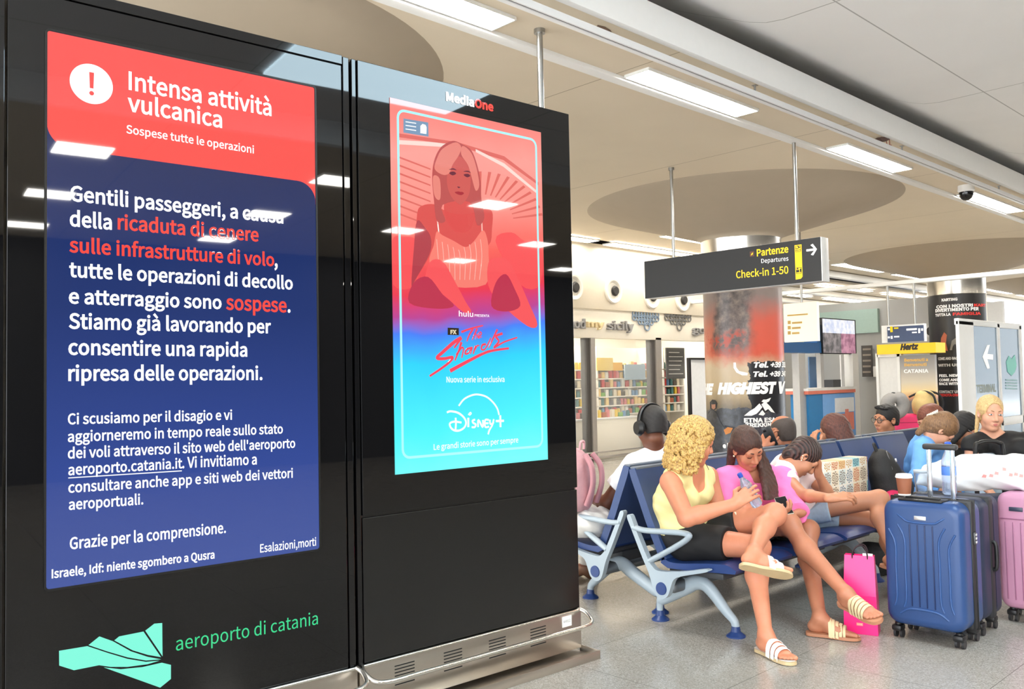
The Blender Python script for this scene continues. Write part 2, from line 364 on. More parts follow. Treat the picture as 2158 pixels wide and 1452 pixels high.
bm = BM(); a, b = suv(1700, 528), suv(1722, 525); cxa, cya, h = a[0], (a[1]+b[1])/2, .06; L_ = b[0]-a[0]
prism(bm, [(cxa, cya-.011), (cxa+L_-.03, cya-.011), (cxa+L_-.068, cya-h+.01), (cxa+L_-.043, cya-h), (cxa+L_, cya), (cxa+L_-.043, cya+h), (cxa+L_-.068, cya+h-.01), (cxa+L_-.03, cya+.011), (cxa, cya+.011)], MS, .001); obj('arrow', bm, wht, fr)
for yy in (6.13, 4.55):
    bm = BM(); x_ = 6.51-yy; cyl(bm, (x_, .07, SH), (x_, .07, CEIL-2.46), .02); cyl(bm, (x_, .07, CEIL-2.46-.03), (x_, .07, CEIL-2.46), .035); obj('hanging_pole', bm, rod_m, sg)
# ---------------------------------------------------------------- dome camera
p = at_z(2036, 402, 3.93); t = thing('dome_camera', 'dark glass dome security camera on the ceiling beside the fourth light', 'camera', (p[0], p[1], 3.93))
bm = BM(); lathe(bm, [(0, .07), (.10, .07), (.105, 0), (.09, -.02), (0, -.02)], seg=24); obj('mount', bm, white, t)
bm = BM(); lathe(bm, [(.09, -.02), (.088, -.06), (.07, -.1), (.04, -.125), (0, -.135)], seg=24); obj('dome', bm, mat('dome_glass', (18, 18, 20), 0.05, noise=0), t)
# ---------------------------------------------------------------- bird on the rail
p = at_y(1868, 304, 3.89); t = thing('pigeon', 'small dark brown pigeon perched on the white cable rail', 'bird', (p[0], 3.895, 3.932))
t.matrix_basis = t.matrix_basis @ Matrix.Rotation(math.radians(-20), 4, 'Z') @ Matrix.Scale(1.0, 4)
feath = mat('pigeon_feathers', (92, 70, 62), 0.7, noise=0.25, scale=40)
bm = BM(); tube(bm, smooth_path([(-.20, 0, .03), (-.12, 0, .045), (-.04, 0, .075), (.05, 0, .12), (.10, 0, .175), (.125, 0, .215), (.135, 0, .235)], 3), [.012, .016, .02, .028, .036, .045, .054, .06, .062, .06, .055, .046, .038, .032, .03, .03, .028, .02, .008][:19], seg=12, flat=.8)
obj('body', bm, feath, t)
bm = BM(); tube(bm, [(.14, 0, .222), (.165, 0, .215)], [.007, .002], 8); obj('beak', bm, mat('beak_dark', (60, 52, 48), .5), t)
for s in (-1, 1):
    bm = BM(); sphere(bm, (-.02, .04*s, .09), 1, 12, (.11, .018, .045), Matrix.Rotation(math.radians(-28), 4, 'Y')); obj('wing', bm, feath, t)
    bm = BM(); tube(bm, [(.03, .02*s, .09), (.035, .02*s, .002)], .004, 6); tube(bm, [(.02, .02*s, .002), (.06, .02*s, .002)], .003, 6); obj('leg', bm, mat('pigeon_leg', (150, 70, 60), .6), t)
p = at_z(1256, 68, CEIL); bm = BM(); prism(bm, [(-.09, -.03), (-.03, -.045), (.05, -.03), (.09, -.01), (.07, .03), (.0, .04), (-.06, .03)], Matrix.Translation((p[0], 3.98, CEIL-.006)), .005)
solo('ceiling_stain', bm, mat('rust_stain', (120, 96, 80), .9, noise=.3, scale=60), 'brown damp stain on the soffit above the cable rail', 'stain', (p[0], 3.98, CEIL))
# ================================================================ KIOSKS
gloss = mat('black_gloss', (9, 9, 11), 0.022, noise=0, spec=.45)
satin = mat('black_satin', (13, 13, 14), 0.2, noise=0.1, scale=3)
steel = mat('brushed_steel', (196, 188, 178), 0.3, metal=1.0, noise=0.08, scale=40, stretch=(1, 30, 30))
steel_bright = mat('steel_tube', (225, 222, 216), 0.16, metal=1.0, noise=0)
slot_m = mat('vent_slot', (20, 20, 20), 0.8, noise=0)
RX90 = Matrix.Rotation(math.radians(90), 4, 'X')
def layer(y): return Matrix.Translation((0, y, 0)) @ RX90          # the face plane, y<0 stands proud of it
class Face:
    def __init__(s, P, deg): s.P = np.array(P, float); s.a = math.radians(deg)
    def __call__(s, x, y):
        p = at_pl(x, y, s.P, s.a)-s.P; return (p[0]*math.cos(s.a)+p[1]*math.sin(s.a), p[2])
    def tline(s, name, m, parent, txt, *a, **k):
        bm = BM(); s.line(bm, txt, *a, **k); return obj(name, bm, m, parent, smooth=0)
    def line(s, bm, txt, x0, y0, x1, y1, hpx, lay=-.006, **k):       # baseline end points and capital height in the photo's pixels
        a, b = s(x0, y0), s(x1, y1); h = s(x0, y0-hpx)[1]-a[1]
        put_text(bm, txt, layer(lay), a[0], b[0], a[1], h, y1=b[1], **k)
    def poly(s, bm, pts, lay=-.006, th=.0006): prism(bm, [s(*p) for p in pts], layer(lay), th)
    def stroke(s, bm, pts, w, lay=-.006, closed=False, n=5):
        q = [Vector((a, lay, b)) for a, b in (s(*p) for p in pts)]
        q = smooth_path(q, n, closed); tube(bm, q, w if isinstance(w, float) else [w[0]+(w[1]-w[0])*i/(len(q)-1) for i in range(len(q))], 8, closed, up=(0, 1, 0), flat=.12)
def kiosk(name, label, P, deg, width, top):
    t = thing(name, label, 'display kiosk', P, math.radians(deg)); D = .34
    bm = BM(); box(bm, .003, width-.003, .012, D, .2, top, .004); obj('body', bm, satin, t, smooth=0)
    return t
def bumper(t, width):
    sb = thing_part('steel_bumper', t)
    return sb
def thing_part(name, parent): o = bpy.data.objects.new(name, None); COL.objects.link(o); o.parent = parent; return o
def steel_base(t, w, tag_u=None):
    bm = BM(); box(bm, .0, w, -.012, .3, .03, .232, .004); box(bm, -.0, w, -.15, .32, 0, .012)
    bm2 = BM(); box(bm2, 0, w, -.152, -.146, 0, .045, .002); box(bm2, w-.006, w, -.15, -.0, 0, .045, .002); box(bm2, 0, .006, -.15, -.0, 0, .045, .002)
    b = obj('steel_base', bm, steel, t); obj('base_lip', bm2, steel, b)
    r = .04; pts = [(.012, -.012, .238), (.0, -.05, .222), (.02, -.105, .192), (.09, -.125, .182)]+[(w*k/6, -.125, .182) for k in range(1, 6)]+[(w-.08, -.125, .182), (w-.012, -.105, .192), (w+.004, -.05, .222), (w-.008, -.012, .238)]
    bm = BM(); tube(bm, smooth_path(pts, 5), .011, 10); tube(bm, [(.012, -.014, .238), (w-.008, -.014, .238)], .007, 8); obj('bumper_rail', bm, steel_bright, b)
    for k in range(5):
        bm = BM(); u = w*(.17+k*.2) if w > .5 else w/2
        if u > w-.18: bm.free(); break
        for z in (.2, .185, .17, .155, .115): box(bm, u-.055, u+.055, -.0135, -.011, z-.0025, z+.0025)
        obj('vent_slots', bm, slot_m, b)
    if tag_u:
        bm = BM(); box(bm, tag_u-.035, tag_u+.035, -.0142, -.0125, .165, .222); s = obj('asset_sticker', bm, mat('sticker_white', (235, 235, 232), .6), b)
        bm = BM(); put_text(bm, 'K 4 0 1 2', layer(-.0145), tag_u-.024, tag_u+.024, .188, .014); obj('sticker_lettering', bm, slot_m, s)
# ---------------------------------------------------------------- kiosk with the airport notice
A1 = -4.5; W1 = 1.382; R1 = np.array([2.235, 3.373, 0.0]); P1 = R1-W1*np.array([math.cos(math.radians(A1)), math.sin(math.radians(A1)), 0])
k1 = kiosk('notice_kiosk', 'tall black kiosk whose screen shows the red and blue volcanic activity notice', P1, A1, W1, 3.005)
F1 = Face(P1, A1)
bm = BM(); box(bm, .002, W1-.042, -.004, .012, .24, 2.955, .002); k1d = obj('front_panel', bm, gloss, k1, smooth=0)
bm = BM(); box(bm, W1-.034, W1-.002, -.002, .012, .22, 3.0, .003); obj('side_post', bm, gloss, k1, smooth=0)
bm = BM(); box(bm, .0, W1-.036, -.002, .012, 2.962, 3.004, .002); obj('top_trim', bm, gloss, k1, smooth=0)
steel_base(k1, W1)
c = [F1(95, 67), F1(663, 183), F1(670, 1160), F1(100, 1237)]
u0, u1, z0, z1 = (c[0][0]+c[3][0])/2, (c[1][0]+c[2][0])/2, (c[2][1]+c[3][1])/2, (c[0][1]+c[1][1])/2
nav = emat('screen_navy', (40, 66, 128), 1.0); n = N(nav); x, y, z = n.xyz(n.coord())
f = n.math('DIVIDE', n.math('SUBTRACT', z, z0), z1-z0, True)
n.link(n.ramp(f, [(0, rgb(62, 84, 160)), (.2, rgb(50, 74, 152)), (.5, rgb(28, 52, 116)), (.8, rgb(24, 44, 98)), (1, rgb(30, 50, 100))]), n.b.inputs['Emission Color'])
bm = BM(); prism(bm, rrect(u0, z0, u1, z1, .012), layer(-.003), .002); sc1 = obj('screen', bm, nav, k1, smooth=0)
bm = BM(); frame2(bm, rrect(u0-.008, z0-.008, u1+.008, z1+.008, .018), rrect(u0, z0, u1, z1, .012), layer(-.004), .005); obj('screen_bezel', bm, mat('bezel_black', (4, 4, 5), .4, noise=0), k1)
red = emat('screen_red', (255, 84, 80), 1.0); wtx = emat('screen_white', (255, 255, 255), 1.25); rtx = emat('screen_red_text', (255, 80, 70), 1.0)
zb = (F1(300, 336)[1]+F1(620, 381)[1])/2; rr = .085
hdr = [(u0+.001, z1-.001), (u0+.001, zb+rr)]+[(u0+rr-rr*math.cos(t), zb+rr-rr*math.sin(t)) for t in [math.pi/2*k/10 for k in range(1, 11)]]
hdr += [(u1-rr-.001, zb)]+[(u1-rr+rr*math.sin(t), zb-rr+rr*math.cos(t)) for t in [math.pi/2*k/10 for k in range(1, 11)]][:-1]+[(u1-.001, zb-rr-.01), (u1-.001, z1-.001)]
bm = BM(); prism(bm, hdr, layer(-.0055), .0006); obj('red_header', bm, red, sc1, smooth=0)
bm = BM(); cc = F1(192, 178); ru = abs(F1(238, 186)[0]-F1(147, 168)[0])/2; prism(bm, [(cc[0]+ru*math.cos(t), cc[1]+ru*math.sin(t)) for t in [2*math.pi*k/48 for k in range(48)]], layer(-.0065), .0006); wb = obj('warning_badge', bm, wtx, sc1, smooth=0)
bm = BM(); q = lambda dx, dz: (cc[0]+dx*ru, cc[1]+dz*ru)
prism(bm, [q(-.085, -.22), q(.085, -.22), q(.11, .58), q(-.11, .58)], layer(-.0075), .0006); prism(bm, [(cc[0]+.11*ru*math.cos(t), cc[1]-.47*ru+.11*ru*math.sin(t)) for t in [2*math.pi*k/20 for k in range(20)]], layer(-.0075), .0006); obj('exclamation_mark', bm, red, wb, smooth=0)
F1.tline('heading_lettering', wtx, sc1, 'Intensa attività', 270, 189, 571, 245, 37, lay=-.0065, bold=.008); F1.tline('heading_lettering', wtx, sc1, 'vulcanica', 268, 234, 467, 270, 36, lay=-.0065, bold=.008); F1.tline('heading_lettering', wtx, sc1, 'Sospese tutte le operazioni', 265, 281, 534, 324, 17, lay=-.0065, bold=.007)
rb = 1
def body(s, x0, y0, x1, y1, h, m=None): F1.tline('red_lettering' if m else 'message_lettering', rtx if m else wtx, sc1, s, x0, y0, x1, y1, h, bold=.010)
body('Gentili passeggeri, a causa', 147, 423, 596, 471, 31); body('della', 146, 476, 235, 484, 31); body('ricaduta di cenere', 247, 483, 544, 509, 30, rb)
body('sulle infrastrutture di volo', 145, 531, 577, 561, 30, rb); body(',', 577, 561, 584, 561.5, 30); body('tutte le operazioni di decollo', 145, 583, 616, 610, 30)
body('e atterraggio sono', 144, 639, 466, 651, 30); body('sospese', 475, 652, 603, 658, 30, rb); body('.', 605, 658, 611, 658, 30); body('Stiamo già lavorando per', 144, 692, 570, 702, 31)
body('consentire una rapida', 143, 747, 520, 751, 31); body('ripresa delle operazioni.', 143, 802, 552, 800, 31)
def small(s, x0, y0, x1, y1, h=22, bold=.008, name='apology_lettering'): F1.tline(name, wtx, sc1, s, x0, y0, x1, y1, h, bold=bold)
small('Ci scusiamo per il disagio e vi', 142, 894, 488, 884); small('aggiorneremo in tempo reale sullo stato', 142, 931, 595, 913); small("dei voli attraverso il sito web dell'aeroporto", 142, 966, 621, 943)
small('aeroporto.catania.it', 143, 1001, 383, 986); small('. Vi invitiamo a', 383, 986, 540, 978); small('consultare anche app e siti web dei vettori', 143, 1038, 616, 1006); small('aeroportuali.', 144, 1074, 301, 1062)
small('Grazie per la comprensione.', 146, 1157, 475, 1122, 24)
bm = BM(); F1.poly(bm, [(143, 1006), (382, 991), (382, 993), (143, 1008)]); obj('underline', bm, wtx, sc1, smooth=0)
small('Israele, Idf: niente sgombero a Qusra', 108, 1218, 451, 1176, 18, .01, 'ticker_lettering'); small('Esalazioni,morti', 547, 1164, 665, 1149, 17, .006, 'ticker_lettering')
# airport mark below the screen
mint = emat('backlit_mint', (132, 255, 226), 1.0); green = emat('backlit_green', (64, 240, 160), .9)
zz = lambda L_: [(x/2.836, 940+y/2.836) for x, y in L_]
bm = BM()
for L_ in ([(351, 1222), (520, 1194), (640, 1234), (760, 1270), (870, 1288), (950, 1281), (880, 1302), (760, 1318), (660, 1318), (590, 1308), (440, 1338), (352, 1310)],
           [(527, 1188), (592, 1136), (673, 1165), (780, 1225), (880, 1258), (960, 1273), (870, 1280), (760, 1261), (640, 1226)],
           [(681, 1160), (710, 1136), (855, 1107), (960, 1260), (880, 1246), (790, 1219)],
           [(866, 1102), (920, 1060), (967, 1056), (969, 1255)], [(618, 1321), (720, 1332), (850, 1319), (965, 1293), (1019, 1306), (1019, 1390), (955, 1442)]):
    F1.poly(bm, zz(L_), -.0045)
obj('airport_emblem', bm, mint, k1, smooth=0, label='glowing mint green folded wing emblem')
bm = BM(); F1.line(bm, 'aeroporto di catania', 370, 1371, 669, 1315, 29, lay=-.0045, bold=-.006); obj('airport_lettering', bm, green, k1, smooth=0, label='glowing green airport name')
# ---------------------------------------------------------------- kiosk with the series poster
A2 = -2.93; W2 = 1.401; P2 = np.array([2.245, 3.372, 0.0])
k2 = kiosk('poster_kiosk', 'tall black kiosk whose screen shows the pink and turquoise series poster', P2, A2, W2, 3.005)
F2 = Face(P2, A2)
bm = BM(); box(bm, .03, W2-.0, -.006, .012, .905, 3.0, .003); obj('glass_front', bm, gloss, k2, smooth=0)
bm = BM(); box(bm, .03, W2-.0, -.002, .012, .245, .893, .003); obj('lower_panel', bm, satin, k2, smooth=0)
bm = BM(); box(bm, .0, .024, -.002, .012, .22, 3.0, .003); obj('side_post', bm, gloss, k2, smooth=0)
bm = BM(); box(bm, W2-.012, W2+.004, .012, .3, .24, 3.0, .002); obj('side_panel', bm, mat('dark_steel', (120, 118, 114), .3, metal=1.0), k2)
steel_base(k2, W2, 1.29)
c = [F2(818, 207), F2(1138, 279), F2(1152, 968), F2(832, 1000)]
u0, u1, z0, z1 = (c[0][0]+c[3][0])/2, (c[1][0]+c[2][0])/2, (c[2][1]+c[3][1])/2, (c[0][1]+c[1][1])/2
pm = emat('poster_picture', (255, 120, 120), 1.05); n = N(pm); x, y, z = n.xyz(n.coord())
f = n.math('DIVIDE', n.math('SUBTRACT', z, z0), z1-z0, True)
g = n.math('DIVIDE', n.math('SUBTRACT', x, u0), u1-u0, True); wob = n.math('MULTIPLY', n.math('SUBTRACT', n.noise(n.coord(), 3.0, 2), .5), .08)
ff = n.math('ADD', n.math('ADD', f, wob), n.math('MULTIPLY', n.math('SUBTRACT', .5, g), .05))
n.link(n.ramp(ff, [(0, rgb(120, 255, 255)), (.12, rgb(82, 248, 255)), (.3, rgb(48, 215, 255)), (.39, rgb(74, 130, 250)), (.435, rgb(190, 70, 150)), (.5, rgb(238, 62, 82)), (.62, rgb(250, 100, 92)), (.75, rgb(252, 150, 140)), (.88, rgb(255, 160, 150)), (1, rgb(255, 132, 124))]), n.b.inputs['Emission Color'])
bm = BM(); prism(bm, [(u0, z0), (u1, z0), (u1, z1), (u0, z1)], layer(-.007), .002); sc2 = obj('poster_screen', bm, pm, k2, smooth=0)
Z4 = lambda L_: [(760+x/3.3, 160+y/3.3) for x, y in L_]; Z5 = lambda L_: [(760+x/3.3, 600+y/3.3) for x, y in L_]
def pic(name, col, polys, lay, es=1.0, sm=4):
    for pl in polys:
        bm = BM(); q = smooth_path([Vector((a, b, 0)) for a, b in (F2(*p) for p in pl)], sm, True); prism(bm, [(min(u1-.0015, max(u0+.0015, v.x)), v.y) for v in q], layer(lay), .0004)
        obj(name, bm, emat('poster_'+name, col, es), sc2, smooth=0)
# backdrop: a fan-backed rattan chair and a ceiling band
bm = BM()
for k in range(15):
    t = math.radians(8+k*9); c0 = (1010, 470); F2.poly(bm, [(c0[0]+70*math.cos(t), c0[1]-60*math.sin(t)), (c0[0]+(132)*math.cos(t), c0[1]-(108)*math.sin(t)), (c0[0]+132*math.cos(t+.05), c0[1]-108*math.sin(t+.05)), (c0[0]+70*math.cos(t+.04), c0[1]-60*math.sin(t+.04))], -.0095, .0002)
for k in range(8):
    y_ = 330+k*17; F2.poly(bm, [(838, y_), (905, y_+26), (905, y_+29), (838, y_+4)], -.0095, .0002)
F2.poly(bm, [(838, 282), (960, 300), (1060, 330), (1132, 385), (1132, 391), (1058, 338), (960, 308), (838, 290)], -.0095, .0002)
obj('rattan_fan', bm, emat('poster_rib', (236, 112, 104), .95), sc2, smooth=0)
bm = BM(); F2.poly(bm, [(838, 296), (905, 300), (960, 306), (960, 312), (905, 309), (838, 305)], -.0096, .0002); F2.poly(bm, [(1000, 315), (1060, 345), (1128, 402), (1128, 408), (1058, 352), (1000, 321)], -.0096, .0002); obj('pale_band', bm, emat('poster_pale', (255, 226, 216), 1.0), sc2, smooth=0)
pic('cushion', (255, 88, 92), [Z4([(210, 1150), (290, 1120), (380, 1160), (380, 1450), (210, 1450)]), Z4([(930, 1150), (1040, 1090), (1130, 1150), (1240, 1160), (1240, 1450), (1100, 1450)])], -.0097)
pic('shoulder_skin', (226, 84, 82), [Z4([(385, 960), (420, 905), (500, 895), (560, 930), (640, 960), (760, 960), (840, 930), (905, 945), (905, 1060), (880, 1180), (720, 1220), (520, 1180), (470, 1260), (385, 1400), (360, 1440), (375, 1200)]), Z4([(590, 860), (760, 840), (790, 960), (740, 1080), (640, 1080), (580, 980)])], -.0100)
pic('crossed_arm', (184, 66, 78), [Z4([(384, 1010), (440, 1060), (480, 1130), (470, 1240), (370, 1420), (345, 1452), (362, 1200)])], -.0102)
pic('slip_dress', (255, 132, 118), [Z4([(520, 1085), (560, 1110), (640, 1150), (722, 1192), (780, 1150), (840, 1075), (870, 1130), (880, 1240), (860, 1452), (560, 1452), (470, 1300), (500, 1180)])], -.0104)
bm = BM(); F2.stroke(bm, Z4([(535, 1090), (526, 1010), (516, 930)]), .004, -.0104); F2.stroke(bm, Z4([(836, 1080), (832, 1000), (820, 930)]), .004, -.0104)
for k in range(9): F2.stroke(bm, Z4([(520+k*38, 1120+abs(4-k)*-18+90), (530+k*38, 1260), (545+k*34, 1420)]), .0024, -.0106)
obj('dress_trim', bm, emat('poster_lace', (255, 196, 184), 1.0), sc2, smooth=0)
pic('raised_legs', (255, 92, 96), [Z4([(880, 1300), (950, 1265), (1020, 1290), (1090, 1420), (1160, 1580), (1220, 1730), (1150, 1740), (960, 1580), (880, 1460)]), Z4([(470, 1300), (560, 1290), (640, 1420), (720, 1570), (760, 1640), (700, 1640), (560, 1520), (440, 1480)])], -.0108)
pic('leg_shadow', (206, 58, 86), [Z4([(930, 1440), (1000, 1380), (1060, 1480), (1100, 1600), (1000, 1640), (900, 1600)]), Z4([(360, 1440), (460, 1400), (560, 1520), (640, 1600), (520, 1620), (330, 1580)])], -.0110, .9)
pic('hair_back', (196, 84, 84), [Z4([(640, 455), (700, 480), (760, 520), (800, 620), (825, 740), (830, 860), (850, 990), (800, 1040), (750, 880), (560, 900), (580, 1010), (520, 1010), (500, 860), (488, 720), (500, 600), (540, 510), (590, 470)])], -.0112)
pic('face', (214, 92, 88), [Z4([(660, 560), (710, 585), (745, 650), (755, 740), (742, 830), (700, 890), (670, 893), (620, 840), (592, 760), (596, 660), (620, 590)])], -.0114)
pic('fringe', (240, 138, 126), [Z4([(650, 465), (690, 500), (670, 560), (630, 620), (605, 680), (560, 690), (505, 650), (520, 580), (560, 510)]), Z4([(700, 490), (760, 540), (795, 640), (815, 760), (790, 800), (760, 700), (735, 620), (690, 550)]), Z4([(495, 700), (540, 720), (545, 850), (520, 860), (498, 810)])], -.0116)
pic('eyes', (112, 40, 62), [Z4([(606, 678), (634, 668), (654, 682), (630, 695)]), Z4([(706, 690), (736, 684), (752, 698), (730, 708)]), Z4([(604, 655), (634, 645), (658, 660), (634, 655)]), Z4([(704, 668), (736, 662), (756, 676), (736, 672)]), Z4([(662, 772), (682, 776), (672, 784)])], -.0118)
pic('lips', (176, 40, 58), [Z4([(645, 812), (668, 806), (682, 809), (698, 810), (708, 820), (690, 832), (664, 826)])], -.0118)
# border, badges, lettering
cyan = emat('poster_cyan_line', (170, 245, 255), 1.15)
bm = BM(); a0, b0, b1, a1 = F2(833, 233)[0], F2(1128, 300)[0], F2(1130, 295)[1], F2(843, 968)[1]
frame2(bm, rrect(a0, a1, b0, b1, .045), rrect(a0+.012, a1+.012, b0-.012, b1-.012, .034), layer(-.0120), .0004); obj('cyan_border', bm, cyan, sc2, smooth=0)
bm = BM(); F2.poly(bm, Z4([(288, 300), (460, 328), (462, 426), (288, 398)]), -.0120); sq = obj('badge', bm, emat('poster_badge', (126, 158, 190), 1.0), sc2, smooth=0)
bm = BM()
for y0 in (325, 350, 375): F2.poly(bm, Z4([(302, y0-5), (375, y0+6), (375, y0+12), (302, y0+1)]), -.0128)
F2.poly(bm, Z4([(405, 352), (420, 338), (440, 345), (448, 362), (446, 408), (405, 402)]), -.0128); obj('badge_mark', bm, wtx, sq, smooth=0)
bm = BM(); F2.line(bm, 'Media', 938, 212, 997.5, 225.5, 17, lay=-.008, bold=.02); obj('brand_lettering', bm, wtx, k2, smooth=0)
bm = BM(); F2.line(bm, 'One', 998.5, 226, 1038, 235, 17, lay=-.008, bold=.02); obj('brand_lettering', bm, rtx, k2, smooth=0, label='red half of the maker lettering')
for a_ in (('hulu', 964, 667, 994, 668, 11), ('PRESENTA', 997, 667.5, 1028, 668.5, 5), ('Nuova serie in esclusiva', 938, 806, 1060, 805, 12), ('Le grandi storie sono per sempre', 911, 948, 1089, 932, 12)): F2.tline('white_lettering', wtx, sc2, *a_, lay=-.0125, bold=.004)
bm = BM(); F2.poly(bm, Z5([(595, 300), (672, 303), (672, 352), (595, 350)]), -.0122); fxb = obj('channel_badge', bm, emat('poster_dark', (60, 48, 34), .8), sc2, smooth=0)
bm = BM(); F2.line(bm, 'FX', 946, 704, 959, 704, 8, lay=-.0129, bold=.02); obj('channel_lettering', bm, emat('poster_gold', (240, 226, 190), 1.0), fxb, smooth=0)
brush = emat('poster_brush_red', (255, 72, 96), 1.05); bm = BM()
for pts, w in (([(690, 330), (760, 305), (840, 285)], .006), ([(770, 310), (745, 350), (728, 395)], .006), ([(800, 305), (780, 350), (765, 385)], .005), ([(772, 368), (785, 345), (795, 352), (788, 380)], .004), ([(805, 365), (828, 345), (822, 330), (804, 352), (808, 372), (832, 362)], .004),
               ([(690, 370), (640, 400), (560, 470), (520, 510), (570, 515), (630, 505), (600, 545), (540, 590), (470, 636)], .010), ([(690, 370), (665, 405), (640, 440)], .008), ([(690, 400), (672, 460), (645, 528)], .007), ([(655, 490), (690, 440), (704, 450), (692, 510)], .006),
               ([(760, 440), (728, 450), (716, 480), (740, 475), (765, 435), (752, 482)], .006), ([(790, 425), (780, 455), (772, 482)], .006), ([(784, 450), (800, 425), (815, 425)], .005), ([(860, 415), (836, 420), (830, 450), (856, 445), (895, 370)], .006), ([(940, 312), (905, 385), (880, 440)], .006), ([(975, 340), (930, 360), (950, 395), (915, 440), (985, 400), (1078, 368)], .007), ([(612, 600), (760, 520), (880, 465), (1020, 443)], .010)):
    F2.stroke(bm, Z5(pts), (w, w*.55), -.0128)
obj('title_lettering', bm, brush, sc2, smooth=0)
bm = BM()
for pts, w in (([(672, 842), (710, 795), (765, 768), (810, 764), (865, 780), (910, 818), (940, 862), (952, 905)], .0045), ([(590, 888), (615, 880), (665, 890), (705, 920), (722, 955), (712, 990), (680, 1012), (645, 1014), (618, 995), (610, 965), (640, 952), (690, 958)], .005), ([(650, 925), (652, 970), (648, 1015)], .005),
               ([(738, 925), (738, 990)], .006), ([(738, 905), (752, 888), (758, 897), (745, 908)], .003), ([(785, 938), (768, 945), (772, 960), (790, 972), (782, 990), (762, 990)], .005), ([(806, 990), (808, 940), (838, 990), (840, 940)], .005), ([(880, 940), (855, 942), (856, 988), (882, 986)], .005), ([(856, 964), (878, 963)], .005), ([(888, 938), (890, 965), (904, 968), (915, 955)], .005), ([(915, 935), (905, 975), (885, 1010), (876, 1040)], .005), ([(960, 908), (962, 990)], .006), ([(930, 948), (985, 946)], .006)):
    F2.stroke(bm, Z5(pts), w, -.0128)
obj('streaming_logo', bm, wtx, sc2, smooth=0)
# ---------------------------------------------------------------- next kiosk beyond the left frame edge
A3 = -4.5; W3 = 1.3; R3 = P1+np.array([-.004, .0, 0]); P3 = R3-W3*np.array([math.cos(math.radians(A3)), math.sin(math.radians(A3)), 0])
k3 = kiosk('dark_kiosk', 'third black kiosk cut off by the picture edge beside the notice kiosk', P3, A3, W3, 3.0)
bm = BM(); box(bm, .004, W3-.003, -.003, .012, .24, 2.97, .002); obj('front_panel', bm, gloss, k3, smooth=0)
steel_base(k3, W3)
blackp = mat('black_plastic', (22, 22, 24), 0.42)
# ================================================================ FUNNELS, COLUMNS, SHOP AND FAR HALL
colskin = mat('column_paint', (226, 214, 194), .5, noise=.03)
def cyl_patch(bm, r, a0, a1, z0, z1, n=40):
    rows = []
    for i in range(n+1):
        a = a0+(a1-a0)*i/n; rows.append((bm.verts.new((r*math.cos(a), r*math.sin(a), z0)), bm.verts.new((r*math.cos(a), r*math.sin(a), z1))))
    for A_, B_ in zip(rows, rows[1:]): bm.faces.new((A_[0], B_[0], B_[1], A_[1]))
def cyl_text(bm, s, r, a_mid, z, h, width, **k):                 # lettering wrapped on a drum; reads left to right from outside
    t = BM(); put_text(t, s, Matrix.Identity(4), -width/2, width/2, 0, h, **k)
    for v in t.verts: a = a_mid+v.co.x/r; v.co = Vector((r*math.cos(a), r*math.sin(a), z+v.co.y))
    join(bm, t)
cols = []
for i, cx_ in enumerate(COLX):
    lab = ['round column behind the notice kiosk, its funnel cut by the kiosk top', 'round column wrapped in the erupting volcano advert', 'round column wrapped in the black go kart advert', 'last round column far down the hall'][i]
    t = thing('round_column', lab, 'column', (cx_, COLY, 0), group='columns with funnel capitals'); cols.append(t)
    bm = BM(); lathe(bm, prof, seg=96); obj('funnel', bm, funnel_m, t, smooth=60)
    bm = BM(); lathe(bm, [(.57, CEIL-.53), (COLR+.012, CEIL-.54), (COLR+.012, 3.13), (COLR, 3.12)], seg=64); obj('steel_collar', bm, chrome, t)
    bm = BM(); lathe(bm, [(COLR, 3.14), (COLR, 0)], seg=64); obj('shaft', bm, colskin, t)
    bm = BM(); lathe(bm, [(COLR+.03, 0), (COLR+.03, .12), (COLR, .125)], seg=64); obj('base_ring', bm, steel, t)
# --- volcano wrap
t = cols[1]; face_a = math.atan2(-COLY, -COLX[1]); 
vm = mat('volcano_wrap', (110, 100, 96), .3, noise=0); n = N(vm); co = n.coord(); x, y, z = n.xyz(co)
ang = n.math('SUBTRACT', n.math('ARCTAN2', n.math('MULTIPLY', x, -1.0), n.math('MULTIPLY', y, -1.0)), math.atan2(COLX[1], COLY))       # +: right of the middle
ang = n.math('MULTIPLY', ang, -1.0)
nz1 = n.noise(co, 2.2, 5, .62); nz2 = n.noise(co, 7.5, 5, .7)
zf = n.math('ADD', n.math('DIVIDE', z, 3.14), n.math('MULTIPLY', n.math('SUBTRACT', nz1, .5), .12))
sky = n.ramp(zf, [(.0, rgb(40, 38, 38)), (.30, rgb(60, 54, 50)), (.42, rgb(190, 168, 132)), (.52, rgb(196, 176, 146)), (.58, rgb(196, 92, 66)), (.70, rgb(176, 104, 84)), (.82, rgb(132, 118, 114)), (1, rgb(112, 104, 100))])
smoke = n.ramp(nz2, [(.3, rgb(48, 44, 44)), (.5, rgb(96, 86, 82)), (.7, rgb(140, 124, 114))])
def soft(v, e, w): return n.math('DIVIDE', n.math('SUBTRACT', v, e), w, True)
wob_ = n.math('MULTIPLY', n.math('SUBTRACT', nz1, .5), .9); an = n.math('ADD', ang, wob_)
plume = n.math('MULTIPLY', soft(n.math('SUBTRACT', .62, n.math('ABSOLUTE', n.math('ADD', an, .28))), 0, .22), soft(n.math('ADD', zf, n.math('MULTIPLY', n.math('SUBTRACT', nz2, .5), .1)), .57, .05))
c1_ = n.mix(n.math('MULTIPLY', plume, .96), sky, smoke)
